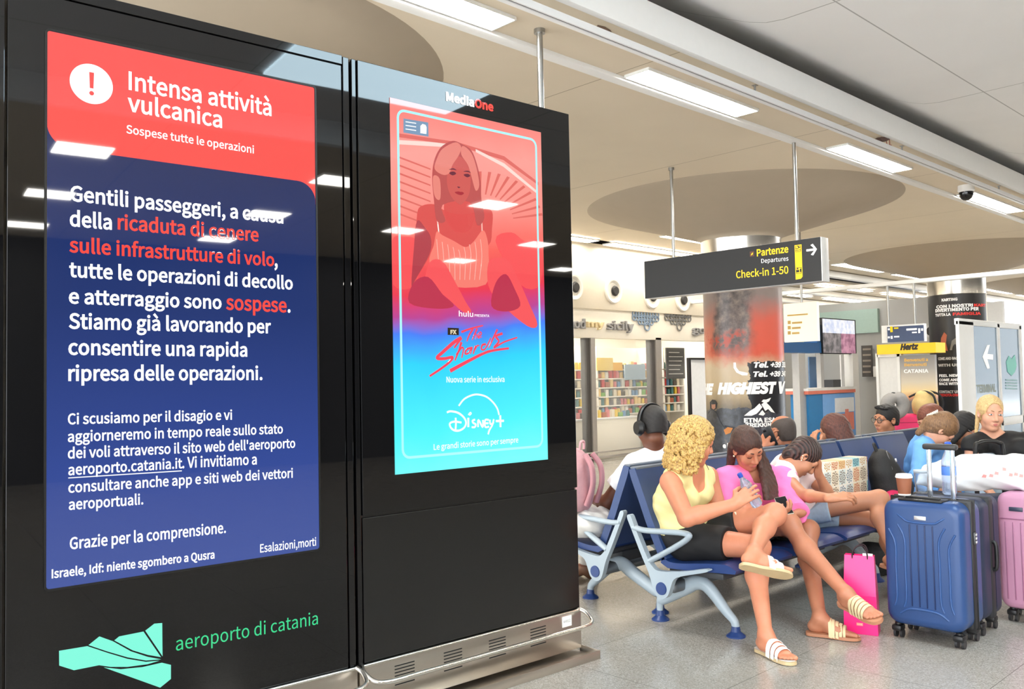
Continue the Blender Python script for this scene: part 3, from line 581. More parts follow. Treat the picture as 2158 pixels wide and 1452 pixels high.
lava = n.math('MULTIPLY', n.math('MULTIPLY', soft(nz2, .46, .1), soft(n.math('SUBTRACT', .055, n.math('ABSOLUTE', n.math('SUBTRACT', zf, .635))), 0, .03)), soft(n.math('MULTIPLY', an, -1.0), -.05, .2)); c2_ = n.mix(lava, c1_, rgb(176, 66, 44))
glow = n.math('MULTIPLY', n.math('MULTIPLY', soft(an, .05, .3), soft(n.math('SUBTRACT', .84, zf), 0, .12)), soft(zf, .55, .05)); c3_ = n.mix(n.math('MULTIPLY', glow, .75), c2_, rgb(206, 84, 68))
low = n.math('MULTIPLY', n.math('LESS_THAN', zf, .545), n.math('GREATER_THAN', n.math('ADD', ang, n.math('MULTIPLY', n.math('SUBTRACT', nz1, .5), .9)), .12)); c4_ = n.mix(low, c3_, rgb(30, 30, 34))
low2 = n.math('LESS_THAN', zf, .33); c5_ = n.mix(low2, c4_, n.ramp(nz2, [(.35, rgb(34, 34, 38)), (.6, rgb(70, 74, 84)), (.75, rgb(120, 104, 84))])); n.link(c5_, n.b.inputs['Base Color'])
bm = BM(); cyl_patch(bm, COLR+.004, face_a-1.62, face_a+1.42, .13, 3.12, 80); wrap = obj('advert_wrap', bm, vm, t, smooth=180)
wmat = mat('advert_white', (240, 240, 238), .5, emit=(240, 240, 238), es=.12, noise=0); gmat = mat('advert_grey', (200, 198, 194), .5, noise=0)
def ring_at(i, px, py, r=None):                                  # angle and height on a column's drum for a sight line
    r = r or COLR; d = ray(px, py); c = np.array([COLX[i], COLY]); o = CAM[:2]-c; a = d[:2] @ d[:2]; b = o @ d[:2]; q = b*b-a*(o @ o-r*r); s = (-b-math.sqrt(max(0, q)))/a; p = CAM+d*s
    fa = math.atan2(-c[1], -c[0]); return fa+(math.atan2(p[1]-c[1], p[0]-c[0])-fa+math.pi) % (2*math.pi)-math.pi, float(p[2])
def col_line(i, name, m, parent, s, x0, x1, y, hpx, **k):
    (a0, z0), (a1, z1) = ring_at(i, x0, y), ring_at(i, x1, y); R_ = COLR+.010; bm = BM(); z_ = (z0+z1)/2; h = z_-ring_at(i, (x0+x1)/2, y+hpx)[1]
    cyl_text(bm, s, R_, (a0+a1)/2, z_-0, h, abs(a1-a0)*R_, **k); return obj(name, bm, m, parent, smooth=0)
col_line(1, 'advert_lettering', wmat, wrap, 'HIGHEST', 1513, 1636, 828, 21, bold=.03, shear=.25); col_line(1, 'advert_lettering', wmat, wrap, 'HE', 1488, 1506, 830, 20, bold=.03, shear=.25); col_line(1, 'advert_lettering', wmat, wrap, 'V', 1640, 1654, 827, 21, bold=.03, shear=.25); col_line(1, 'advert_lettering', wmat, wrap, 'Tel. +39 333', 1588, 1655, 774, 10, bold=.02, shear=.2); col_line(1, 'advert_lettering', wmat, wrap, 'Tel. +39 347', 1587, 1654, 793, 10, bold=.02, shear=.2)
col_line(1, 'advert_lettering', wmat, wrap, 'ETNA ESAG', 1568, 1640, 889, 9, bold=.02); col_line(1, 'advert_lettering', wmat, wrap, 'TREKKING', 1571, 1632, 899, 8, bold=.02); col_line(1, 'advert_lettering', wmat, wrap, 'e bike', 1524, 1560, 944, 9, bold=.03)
def col_poly(bm, i, pts, r=COLR+.009):
    vs = [bm.verts.new((r*math.cos(a), r*math.sin(a), z)) for a, z in (ring_at(i, *p) for p in pts)]; f_ = bm.faces.new(vs); f_.normal_update(); bmesh.ops.triangulate(bm, faces=[f_])
bm = BM()
for pl in ([(1568, 876), (1580, 866), (1590, 860), (1600, 850), (1606, 858), (1600, 866), (1594, 872), (1584, 876)], [(1604, 852), (1612, 846), (1622, 856), (1632, 870), (1624, 868), (1618, 862), (1612, 866)], [(1604, 846), (1608, 842), (1614, 842), (1624, 838), (1620, 846), (1612, 850)], [(1598, 874), (1606, 864), (1612, 872), (1608, 876)]): col_poly(bm, 1, pl)
obj('mountain_logo', bm, wmat, wrap, smooth=0)
bm = BM(); col_poly(bm, 1, [(1546, 764), (1551, 764), (1552, 774), (1558, 782), (1568, 784), (1576, 786), (1575, 791), (1564, 791), (1552, 785), (1546, 775)]); obj('phone_icon', bm, wmat, wrap, smooth=0)
bm = BM(); col_poly(bm, 1, [(1490, 905), (1494, 868), (1502, 862), (1512, 872), (1520, 890), (1530, 905)]); rd = obj('rider_picture', bm, mat('advert_rider', (52, 56, 66), .5), wrap, smooth=0)
bm = BM(); col_poly(bm, 1, [(1498, 862), (1497, 848), (1502, 842), (1509, 843), (1513, 850), (1511, 861), (1505, 865)], COLR+.010); obj('rider_helmet', bm, mat('advert_helmet', (34, 34, 38), .4), rd, smooth=0)
bm = BM(); col_poly(bm, 1, [(1501, 860), (1501, 852), (1509, 852), (1509, 860), (1505, 863)], COLR+.011); obj('rider_face', bm, mat('advert_skin', (170, 120, 96), .5), rd, smooth=0)
bm = BM(); col_poly(bm, 1, [(1502, 900), (1530, 896), (1548, 900), (1556, 930), (1545, 960), (1515, 958), (1503, 935)], COLR+.0095); obj('bike_picture', bm, mat('advert_bike', (44, 50, 62), .5), rd, smooth=0)
bm = BM(); col_poly(bm, 1, [(1526, 906), (1534, 900), (1545, 902), (1540, 912), (1530, 916)], COLR+.0105); obj('bike_fairing', bm, mat('advert_orange', (206, 130, 60), .5), rd, smooth=0)
# --- black go kart wrap on the next column
t = cols[2]; fa2 = math.atan2(-COLY, -COLX[2]); bm = BM(); cyl_patch(bm, COLR+.004, fa2-1.5, fa2+1.3, .13, 3.12, 60); wrap2 = obj('advert_wrap', bm, mat('black_wrap', (30, 29, 30), .35, noise=.1), t, smooth=180)
rmat = mat('advert_red', (216, 50, 44), .5, noise=0)
col_line(2, 'advert_lettering', wmat, wrap2, 'KARTING', 1985, 2018, 634, 5, bold=.02)
for s, x0, x1, y, m_ in (('CON I NOSTRI', 1974, 2050, 648, wmat), ('KART', 2052, 2076, 646, rmat), ('DIVERTIMENTO PER', 1972, 2062, 656, wmat), ('TUTTA LA', 1972, 2004, 666, wmat), ('FAMIGLIA', 2008, 2066, 664, rmat), ('COME AND RACE', 1978, 2022, 758, gmat), ('WITH US', 1978, 2022, 772, gmat), ('FEEL NEW', 1980, 2022, 794, wmat), ('COME AND', 1980, 2022, 803, wmat), ('RACE WITH', 1980, 2022, 811, wmat), ('CONTACT US', 1980, 2022, 828, gmat), ('PRENOTA ORA', 1980, 2022, 835, rmat)):
    col_line(2, 'advert_lettering', m_, wrap2, s, x0, x1, y, 5, bold=.02)
for pl, c_ in (([(1982, 735), (1984, 712), (1990, 700), (1996, 706), (1994, 722), (1998, 740)], (176, 92, 60)), ([(2002, 738), (2006, 718), (2014, 712), (2020, 722), (2022, 738)], (120, 116, 108))):
    bm = BM(); col_poly(bm, 2, pl); obj('racer_picture', bm, mat('advert_racer_%d' % c_[0], c_, .5), wrap2, smooth=0)
# ---------------------------------------------------------------- pixel-measured slabs standing on a plane of the hall
def slab_bm(bm, plane, val, x0, y0, x1, y1, th=.02, bev=0):
    f = at_x if plane == 'x' else at_y; a, b = f(x0, (y0+y1)/2, val), f(x1, (y0+y1)/2, val); xm = (x0+x1)/2; zt_, zb_ = f(xm, y0, val)[2], f(xm, y1, val)[2]
    if plane == 'x': box(bm, val, val+th, min(a[1], b[1]), max(a[1], b[1]), zb_, zt_, bev)
    else: box(bm, min(a[0], b[0]), max(a[0], b[0]), val, val+th, zb_, zt_, bev)
def slab(name, m, parent, *a, **k): bm = BM(); slab_bm(bm, *a, **k); return obj(name, bm, m, parent, world=True)
cream = mat('cream_paint', (238, 226, 204), .6, noise=.03); warmw = mat('warm_white', (246, 238, 222), .55, noise=.02)
Y0 = 10.5
# shop front
bm = BM(); box(bm, 6, 17.4, Y0, Y0+.25, 2.79, CEIL, .01); struct('wall_left', bm, cream)
bm = BM(); box(bm, 6, 17.4, Y0+.05, Y0+.22, 2.26, 2.80, .005); struct('trim_4', bm, warmw)
bm = BM(); box(bm, 6, 17.4, 13.6, 13.7, 0, 3.0); box(bm, 6, 17.4, Y0+.2, 13.7, 2.98, 3.05); box(bm, 17.3, 17.4, Y0, 13.7, 0, 3.0); struct('wall_shop', bm, warmw)
bm = BM(); box(bm, 6, 14.2, Y0+.02, Y0+.10, .06, .10, .005); box(bm, 6, 14.2, Y0+.0, Y0+.05, .16, .19, .005); struct('trim_5', bm, steel)
for i, (px, py) in enumerate(((1207, 605), (1291, 613), (1372, 625), (1437, 632))):
    c = at_y(px, py, Y0); t = thing('air_nozzle', ['air nozzle on the shop bulkhead half hidden by the poster kiosk', 'air nozzle on the shop bulkhead, whole and clear of the black sign', 'air nozzle cut by the lower edge of the black sign, nearer the kiosk', 'air nozzle peeping out under the black sign beside the volcano column'][i], 'air vent', (c[0], Y0, c[2]), group='round air nozzles above the shop')
    bm = BM(); M_ = Matrix.Rotation(math.radians(90), 4, 'X'); lathe(bm, [(.17, .002), (.235, .0), (.24, .03), (.225, .05), (.19, .045), (.165, .02), (.15, .004), (.10, .002), (.0, .002)], seg=40); bmesh.ops.transform(bm, matrix=M_, verts=bm.verts); obj('nozzle_ring', bm, mat('nozzle_white', (240, 234, 222), .4), t)
    bm = BM(); lathe(bm, [(0, .003), (.09, .003), (.1, .02), (.075, .055), (0, .055)], seg=28); bmesh.ops.transform(bm, matrix=M_ @ Matrix.Translation((.05, 0, 0)), verts=bm.verts); obj('nozzle_core', bm, mat('nozzle_dark', (40, 36, 34), .6), t)
for i, (a, b) in enumerate(((9.0, 11.9), (12.3, 15.2), (15.6, 17.2))):
    light_panel('cove_light', ['bright cove light above the shop bulkhead beside the kiosk edge', 'bright cove light above the shop bulkhead behind the black sign', 'bright cove light above the shop bulkhead beyond the volcano column'][i], a, b, Y0-.42, Y0-.12, CEIL-.02, 'cove lights above the shop', panel_soft)
for i, x in enumerate((9.5, 12.2, 14.8)): light_panel('shop_light', 'square light inside the shop ceiling', x, x+1.4, 11.4, 12.4, 2.975, 'lights inside the shop', panel_soft)
# shop name
def shop_word(name, s, x0, x1, y, hpx, m, label):
    a, b = at_y(x0, y, Y0+.04), at_y(x1, y, Y0+.04); h = a[2]-at_y(x0, y+hpx, Y0+.04)[2]; bm = BM(); M_ = Matrix.Translation((0, 0, 0)) @ RX90
    put_text(bm, s, Matrix.Identity(4), 0, float(b[0]-a[0]), 0, float(h), bold=.012, depth=.08); o = obj(name, bm, m, smooth=20); o.matrix_basis = Matrix.Translation((float(a[0]), Y0+.045, float(a[2]))) @ RX90; tag(o, label, 'sign')
greyl = mat('letter_grey', (150, 148, 146), .5)
shop_word('shop_letters', 'od', 1207, 1231, 691, 18, greyl, 'grey letters od on the shop header beside the kiosk edge'); shop_word('shop_letters', 'my', 1236, 1272, 689, 14, mat('letter_cream', (226, 206, 160), .5), 'cream word my on the shop header'); shop_word('shop_letters', 'sicily', 1278, 1333, 694, 17, greyl, 'grey word sicily on the shop header'); shop_word('shop_letters', 'go', 1458, 1484, 702, 14, greyl, 'grey letters on the shop header beside the volcano column')
for k, (x0, c_) in enumerate(((1336, (132, 150, 170)), (1404, (120, 118, 116)))):
    t = thing('lace_ornament', ['blue grey lace garland on the shop header next to the word sicily', 'dark grey lace garland on the shop header next to the volcano column'][k], 'decoration', (0, 0, 0)); bm = BM()
    for j in range(9):
        for q in range(3 if abs(j-4) < 3 else 2):
            c = at_y(x0+j*6, 661+j*.4+q*8, Y0+.04); ring_ = [Vector((c[0]+.055*math.cos(a), c[1]-.01, c[2]+.055*math.sin(a))) for a in [2*math.pi*m_/12 for m_ in range(12)]]; tube(bm, ring_, .012, 5, True)
    c = at_y(x0+27, 688, Y0+.04); tube(bm, [Vector((c[0]+.08*math.cos(a), c[1]-.01, c[2]+.08*math.sin(a))) for a in [2*math.pi*m_/14 for m_ in range(14)]], .014, 5, True); obj('lace', bm, mat('lace_%d' % k, c_, .6), t)
# posts, glazing
frame_m = mat('post_steel', (176, 168, 158), .35, metal=.6); dkp = mat('post_dark', (74, 70, 68), .5)
for i, (px0, px1, pd) in enumerate(((1248, 1257, 1238), (1385, 1397, 1376))):
    t = thing('shop_post', ['steel shop front post nearest the poster kiosk', 'steel shop front post behind the man with headphones'][i], 'post', (0, 0, 0)); slab('post_face', frame_m, t, 'y', Y0+.05, px0, 712, px1, 975, .10); slab('post_side', dkp, t, 'y', Y0+.08, pd, 712, px0, 975, .14)
pane = mat('shop_glass', (240, 246, 246), .04, noise=0, alpha=.10)
for i, (a, b) in enumerate(((1150, 1238), (1257, 1376))):
    bm = BM(); slab_bm(bm, 'y', Y0+.11, a, 714, b, 968, .012); struct('window_%d' % (i+2), bm, pane)
# display plinth and shelves with goods
t = thing('display_plinth', 'long white display plinth along the shop window', 'counter', (6.2, Y0+.35, 0)); bm = BM(); box(bm, 0, 7.7, 0, .5, .0, .74, .01); obj('plinth_body', bm, warmw, t); bm = BM(); box(bm, -.02, 7.72, -.02, .52, .74, .77, .005); obj('plinth_top', bm, white, t)
def rack(name, label, x0, x1, y, levels, d=.4):
    t = thing(name, label, 'shelf', (x0, y, 0)); w = x1-x0
    bm = BM(); box(bm, 0, w, d-.02, d, .0, levels[-1]+.45, .004); obj('back_panel', bm, warmw, t)
    for z in levels: bm = BM(); box(bm, 0, w, 0, d-.02, z-.025, z, .004); obj('shelf_board', bm, mat('shelf_white', (244, 238, 226), .4), t)
    for x in (0, w-.03): bm = BM(); box(bm, x, x+.03, 0, d, 0, levels[-1]+.45, .004); obj('upright', bm, mat('shelf_white', (244, 238, 226), .4), t)
    return t
LV = [.80, .98, 1.16, 1.34, 1.52, 1.70]
XR = lambda px, Y: float(at_y(px, 800, Y)[0])
RK = ((XR(1259, 11.35), XR(1376, 11.35), 11.35), (XR(1170, 11.35), XR(1237, 11.35), 11.35), (XR(1399, 11.2), XR(1442, 11.2), 11.2))
rack('product_rack', 'tall white product rack between the two shop posts', *RK[0], LV); rack('product_rack', 'tall white product rack glimpsed beside the kiosk edge', *RK[1], LV); rack('product_rack', 'narrow product rack to the column side of the second post', *RK[2], LV)
pal = [(206, 52, 48), (232, 196, 60), (120, 170, 80), (226, 214, 188), (110, 150, 190), (180, 96, 60), (240, 236, 226), (214, 120, 120), (90, 74, 62), (244, 210, 140), (70, 120, 120)]
rnd = random.Random(21); protos = []
for i, c in enumerate(pal):
    bm = BM(); kind = i % 3
    if kind == 0: box(bm, -.05, .05, -.03, .03, 0, .15, .004)
    elif kind == 1: lathe(bm, [(0, 0), (.042, 0), (.042, .10), (.036, .115), (.036, .135), (0, .135)], seg=14)
    else: box(bm, -.07, .07, -.035, .035, 0, .10, .006)
    protos.append((obj('proto', bm, mat('product_%d' % i, c, .45)), ('box', 'jar', 'packet')[kind], c))
names = {(206, 52, 48): 'red', (232, 196, 60): 'yellow', (120, 170, 80): 'green', (226, 214, 188): 'beige', (110, 150, 190): 'blue', (180, 96, 60): 'orange brown', (240, 236, 226): 'white', (214, 120, 120): 'pink', (90, 74, 62): 'dark', (244, 210, 140): 'pale gold', (70, 120, 120): 'teal'}
first = set()
def goods(x0, x1, y, levels, grp, where):
    for z in levels:
        x = x0+.07
        while x < x1-.06:
            i = rnd.randrange(len(protos)); o, k, c = protos[i]
            q = o.copy(); COL.objects.link(q); q.name = {'box': 'product_box', 'jar': 'product_jar', 'packet': 'product_packet'}[k]
            s = rnd.uniform(.95, 1.4); q.matrix_basis = Matrix.Translation((x, y+.06, z+.001)) @ Matrix.Diagonal((.9, .9, s*.8, 1)); tag(q, '%s %s on the %s' % (names[c], k, where), 'product', grp); x += rnd.uniform(.105, .135)
for (a_, b_, y_), g_, w_ in zip(RK, ('goods on the rack between the posts', 'goods on the rack by the kiosk', 'goods on the narrow rack'), ('white shop rack between the two posts', 'white shop rack beside the kiosk edge', 'narrow shop rack past the second post')): goods(a_+.02, b_-.02, y_, LV, g_, w_)
goods(11.3, 13.8, Y0+.42, [.771], 'goods on the display plinth', 'plinth along the shop window')
for o, k, c in protos: bpy.data.objects.remove(o)
for i, (x0, y0, x1, y1, m_, lab) in enumerate(((1258, 754, 1292, 781, mat('card_gold', (236, 206, 110), .5), 'gold and white display card on top of the product rack'), (1292, 764, 1312, 781, mat('card_yellow', (240, 180, 40), .5), 'yellow display card beside the gold card on the rack'), (1317, 768, 1360, 800, mat('card_blue', (166, 190, 210), .5), 'pale blue display card on the product rack'))):
    bm = BM(); slab_bm(bm, 'y', 11.30, x0, y0, x1, y1, .02); p0 = at_y((x0+x1)/2, y1, 11.30); solo('display_card', bm, m_, lab, 'card', p0)
t = thing('blackboard', 'dark menu blackboard hanging in the shop beyond the second post', 'board', (0, 0, 0)); b_ = slab('board_panel', mat('slate', (82, 82, 82), .7, noise=.15), t, 'y', 10.95, 1405, 733, 1443, 798, .03); 
bm = BM(); [slab_bm(bm, 'y', 10.94, 1410, 742+k*9, 1410+22+(k*7) % 9, 743.5+k*9, .008) for k in range(6)]; obj('chalk_marks', bm, gmat, b_, world=True)
t = thing('grey_screen', 'dark grey screen high in the shop between the posts', 'screen', (0, 0, 0)); slab('screen_panel', mat('screen_grey', (96, 96, 98), .4), t, 'y', 13.0, 1338, 737, 1376, 775, .05)
t = thing('glass_door', 'open white shop doorway with a thin black frame beside the volcano column', 'door', (0, 0, 0)); bm = BM(); slab_bm(bm, 'y', Y0+.1, 1455, 754, 1459, 975, .06); slab_bm(bm, 'y', Y0+.1, 1455, 754, 1500, 758, .06); obj('door_frame', bm, mat('frame_black', (30, 26, 26), .5), t, world=True); slab('door_leaf', mat('door_white', (244, 246, 248), .3), t, 'y', Y0+.14, 1459, 758, 1500, 975, .03)
# ---------------------------------------------------------------- right of the volcano column
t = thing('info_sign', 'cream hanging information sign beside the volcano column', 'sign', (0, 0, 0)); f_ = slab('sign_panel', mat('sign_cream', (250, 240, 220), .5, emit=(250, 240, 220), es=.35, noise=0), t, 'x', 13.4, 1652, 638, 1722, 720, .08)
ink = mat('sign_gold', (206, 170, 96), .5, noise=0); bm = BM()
for k in range(3):
    slab_bm(bm, 'x', 13.39, 1660, 676+k*11, 1666, 683+k*11, .006); slab_bm(bm, 'x', 13.39, 1669, 678+k*11, 1690-k*3, 682+k*11, .006)
slab_bm(bm, 'x', 13.39, 1659, 662, 1702, 665, .006); obj('sign_marks', bm, ink, f_, world=True)
bm = BM(); c = at_x(1687, 640, 13.4); cyl(bm, (13.44, c[1], c[2]-.05), (13.44, c[1], CEIL), .02); obj('hanging_pole', bm, rod_m, t)
# ticket kiosk with blue fascia
bluef = mat('blue_fascia', (30, 96, 160), .4, noise=.1, scale=1.5); YK = 8.9
t = thing('ticket_booth', 'white ticket booth with blue fascia and poster front behind the volcano column', 'booth', (0, 0, 0))
slab('fascia', bluef, t, 'y', YK, 1640, 721, 1731, 743, .3); slab('fascia_return', bluef, t, 'y', YK+.02, 1722, 684, 1731, 743, .3)
slab('counter_top', mat('counter_white', (240, 240, 240), .4), t, 'y', YK-.15, 1703, 817, 1806, 822, .6); slab('counter_trim', mat('trim_salmon', (232, 130, 110), .5), t, 'y', YK-.14, 1703, 822, 1803, 829, .5)
slab('counter_front', mat('counter_blue', (40, 130, 196), .4), t, 'y', YK-.10, 1706, 829, 1735, 975, .4); fp = slab('poster_front', mat('poster_sky', (120, 176, 240), .4), t, 'y', YK-.10, 1735, 829, 1803, 940, .4)
slab('poster_cloud', mat('poster_white', (236, 240, 246), .5), fp, 'y', YK-.108, 1760, 838, 1800, 868, .01)
bm = BM(); [slab_bm(bm, 'y', YK-.112, x, y, x+w, 905, .01) for x, y, w in ((1772, 872, 9), (1782, 862, 7), (1790, 868, 10))]; obj('poster_towers', bm, mat('poster_coral', (236, 140, 124), .5), fp, world=True)
slab('booth_post', white, t, 'y', YK-.05, 1800, 745, 1812, 940, .2); slab('booth_post', mat('post_alu', (196, 196, 196), .4, metal=.4), t, 'y', YK-.05, 1686, 745, 1700, 940, .15); slab('booth_post', mat('post_alu', (196, 196, 196), .4, metal=.4), t, 'y', YK+.05, 1730, 745, 1736, 820, .1)
slab('back_panel', mat('booth_back', (236, 240, 244), .5), t, 'y', YK+1.4, 1690, 735, 1795, 930, .06); slab('roll_up_banner', mat('banner_blue', (88, 120, 160), .5), t, 'y', YK+.5, 1706, 752, 1730, 818, .03); slab('side_banner', mat('banner_white', (246, 246, 248), .5), t, 'y', YK+.5, 1773, 748, 1800, 816, .03)
slab('till', mat('till_dark', (60, 62, 66), .5), t, 'y', YK+.1, 1756, 800, 1772, 818, .3)
t = thing('tv_screen', 'bright wall screen showing clouds over a pink and grey picture above the ticket booth', 'screen', (0, 0, 0)); tvm = emat('tv_picture', (230, 235, 245), 1.0); n = N(tvm); x, y, z = n.xyz(n.coord()); zt0, zt1 = at_y(1766, 745, YK-.05)[2], at_y(1766, 672, YK-.05)[2]
f = n.math('DIVIDE', n.math('SUBTRACT', z, float(zt0)), float(zt1-zt0), True); ns = n.noise(n.coord(), 9, 4); xm = float(at_y(1772, 700, YK-.05)[0])
lowc = n.mix(n.math('GREATER_THAN', x, xm), n.ramp(ns, [(.35, rgb(96, 92, 92)), (.65, rgb(160, 150, 150))]), n.ramp(ns, [(.35, rgb(150, 96, 120)), (.65, rgb(210, 150, 170))])); n.link(n.mix(n.math('GREATER_THAN', f, .58), lowc, n.ramp(ns, [(.3, rgb(206, 216, 244)), (.6, rgb(252, 252, 255))])), n.b.inputs['Emission Color'])
slab('tv_panel', tvm, t, 'y', YK-.05, 1736, 674, 1802, 744, .05); slab('tv_bezel', blackp, t, 'y', YK-.03, 1734, 672, 1804, 746, .08)
# green band, grey wall, poster column
bm = BM(); slab_bm(bm, 'x', 20.00, 1715, 655, 1850, 704, .1); struct('trim_6', bm, mat('sage_green', (160, 184, 176), .6))
bm = BM(); slab_bm(bm, 'x', 20.10, 1560, 640, 1980, 990, .15); struct('wall_right', bm, wallgrey)
bm = BM(); slab_bm(bm, 'x', 24.0, 1955, 640, 2120, 990, .15); struct('wall_far', bm, mat('pale_wall', (214, 216, 218), .6, noise=.04))
t = thing('black_poster', 'narrow dark poster on the grey wall between the booth and the yellow fascia', 'poster', (0, 0, 0)); b_ = slab('poster_sheet', mat('poster_dark_grey', (70, 66, 64), .5, noise=.3, scale=6), t, 'x', 19.95, 1816, 728, 1838, 794, .03); bm = BM(); [slab_bm(bm, 'x', 19.94, 1818, 734+k*12, 1835, 738+k*12, .006) for k in range(5)]; obj('poster_marks', bm, mat('poster_ink', (140, 130, 120), .6), b_, world=True)
bm = BM(); slab_bm(bm, 'x', 19.95, 1840, 772, 1847, 794, .03); p0 = at_x(1843, 794, 19.95); solo('white_notice', bm, white, 'small white notice on the grey wall beside the dark poster', 'notice', p0)
# rental booth with yellow fascia
t = thing('rental_booth', 'car rental booth with yellow fascia, white door and city poster', 'booth', (0, 0, 0)); XK = 17.9
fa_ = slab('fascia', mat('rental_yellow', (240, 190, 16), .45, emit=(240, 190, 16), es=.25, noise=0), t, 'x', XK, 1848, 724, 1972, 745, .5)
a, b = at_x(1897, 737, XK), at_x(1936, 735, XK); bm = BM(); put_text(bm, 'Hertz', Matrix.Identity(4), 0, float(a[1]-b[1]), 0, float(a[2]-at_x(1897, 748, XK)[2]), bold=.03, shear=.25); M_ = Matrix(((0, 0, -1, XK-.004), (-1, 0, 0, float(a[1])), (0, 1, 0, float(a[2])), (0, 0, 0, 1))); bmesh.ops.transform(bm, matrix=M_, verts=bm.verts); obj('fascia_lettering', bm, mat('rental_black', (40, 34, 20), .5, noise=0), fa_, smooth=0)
slab('door_leaf', mat('door_grey_white', (222, 222, 220), .5), t, 'x', XK+.1, 1850, 750, 1897, 930, .06); bm = BM(); slab_bm(bm, 'x', XK+.06, 1848, 745, 1853, 930, .1); slab_bm(bm, 'x', XK+.06, 1893, 745, 1899, 930, .1); slab_bm(bm, 'x', XK+.06, 1848, 745, 1899, 752, .1); obj('door_frame', bm, white, t, world=True)
pp = mat('city_poster', (180, 170, 150), .4, noise=0); n = N(pp); x, y, z = n.xyz(n.coord()); z0_, z1_ = float(at_x(1936, 860, XK)[2]), float(at_x(1936, 748, XK)[2]); f = n.math('DIVIDE', n.math('SUBTRACT', z, z0_), z1_-z0_, True); f2 = n.math('ADD', f, n.math('MULTIPLY', n.math('SUBTRACT', n.noise(n.coord(), 1.2, 3), .5), .12))
n.link(n.ramp(f2, [(0, rgb(70, 66, 70)), (.12, rgb(96, 90, 92)), (.2, rgb(206, 140, 100)), (.32, rgb(232, 206, 150)), (.5, rgb(206, 196, 176)), (.75, rgb(160, 156, 152)), (1, rgb(120, 118, 116))]), n.b.inputs['Base Color'])
cp = slab('city_poster', pp, t, 'x', XK, 1900, 748, 1973, 930, .1)
for s, x0, x1, y, h, m_ in (('Benvenuti a', 1906, 1956, 762, 6, mat('poster_gold_ink', (226, 178, 90), .5, noise=0)), ('Benvenuti', 1906, 1953, 772, 6, mat('poster_gold_ink', (226, 178, 90), .5, noise=0)), ('CATANIA', 1905, 1957, 786, 7, wmat)):
    a, b = at_x(x0, y, XK), at_x(x1, y-1, XK); bm = BM(); put_text(bm, s, Matrix.Identity(4), 0, float(a[1]-b[1]), 0, float(a[2]-at_x(x0, y+h, XK)[2]), bold=.015); bmesh.ops.transform(bm, matrix=Matrix(((0, 0, -1, XK-.004), (-1, 0, 0, float(a[1])), (0, 1, 0, float(a[2])), (0, 0, 0, 1))), verts=bm.verts); obj('poster_lettering', bm, m_, cp, smooth=0)
# small blue hanging sign
t = thing('blue_sign', 'small blue hanging direction sign above the yellow rental fascia', 'sign', (0, 0, 0)); XS = 15.2
slab('sign_case', mat('sign_white', (238, 238, 236), .4), t, 'x', XS+.01, 1858, 684, 1947, 721, .12); f_ = slab('sign_face', mat('sign_blue', (66, 82, 116), .5, noise=.05), t, 'x', XS-.02, 1870, 687, 1946, 720, .03)
bm = BM(); slab_bm(bm, 'x', XS-.03, 1876, 688, 1881, 700, .006); slab_bm(bm, 'x', XS-.03, 1884, 690, 1893, 693, .006); obj('yellow_marks', bm, yel, f_, world=True)
[slab('white_mark', wht, f_, 'x', XS-.03, *q, .006) for q in ((1871, 692, 1875, 696), (1871, 709, 1875, 713), (1877, 708, 1881, 714), (1884, 708, 1895, 711), (1910, 692, 1932, 696), (1922, 699, 1932, 702), (1935, 692, 1939, 702), (1941, 692, 1945, 697))]
zb_ = float(at_x(1900, 600, XS+.06)[2])
for px in (1873, 1929): c = at_x(px, 690, XS+.06); bm = BM(); cyl(bm, (XS+.06, c[1], c[2]-.02), (XS+.06, c[1], zb_), .022); obj('hanging_pole', bm, rod_m, t)
bm = BM(); box(bm, XS, XS+.12, 3.86, 10.5, zb_, zb_+.07, .01); struct('trim_12', bm, white)
bm = BM(); lathe(bm, [(.10, 0), (.14, 0), (.145, .03), (.10, .03), (.08, -.06), (0, -.06)], seg=24); c = at_x(1963, 698, 19.9); M_ = Matrix.Translation(V(c)) @ Matrix.Rotation(math.radians(-90), 4, 'Y')
t = thing('wall_nozzle', 'round black air nozzle on the wall beside the black column', 'air vent', c); bmesh.ops.transform(bm, matrix=Matrix.Rotation(math.radians(-90), 4, 'Y'), verts=bm.verts); obj('nozzle_ring', bm, mat('nozzle_grey', (190, 190, 190), .4), t); bm = BM(); cyl(bm, (-.035, 0, 0), (-.02, 0, 0), .1, None, 24); obj('nozzle_core', bm, MATS['nozzle_dark'], t)
# ---------------------------------------------------------------- direction totem
YT = 3.55; t = thing('direction_totem', 'tall white framed totem with blue glass panels and a white arrow', 'totem', (0, 0, 0)); pf = mat('totem_blue', (104, 130, 150), .15, noise=.04, scale=2); xa = [float(at_y(px, 760, YT)[0]) for px in (2024, 2055, 2105, 2110, 2151, 2156)]; zt = float(at_y(2040, 676, YT)[2])
bm = BM(); box(bm, xa[0], xa[1], YT, YT+.04, 0, zt, .01); obj('frame_post', bm, white, t, world=True); bm = BM(); box(bm, xa[2], xa[3], YT, YT+.05, 0, zt, .005); box(bm, xa[4], xa[5], YT, YT+.05, 0, zt, .005); box(bm, xa[0], xa[5], YT, YT+.05, zt-.05, zt+.02, .005); box(bm, xa[1], xa[5], YT, YT+.05, .85, .95, .005); obj('frame_bar', bm, white, t, world=True)
for a, b in ((xa[1], xa[2]), (xa[3], xa[4])): bm = BM(); box(bm, a, b, YT+.015, YT+.04, .05, zt-.05); pn = obj('blue_panel', bm, pf, t, world=True)
pan1 = [o for o in bpy.data.objects if o.parent == t and o.name.startswith('blue_panel')][0]
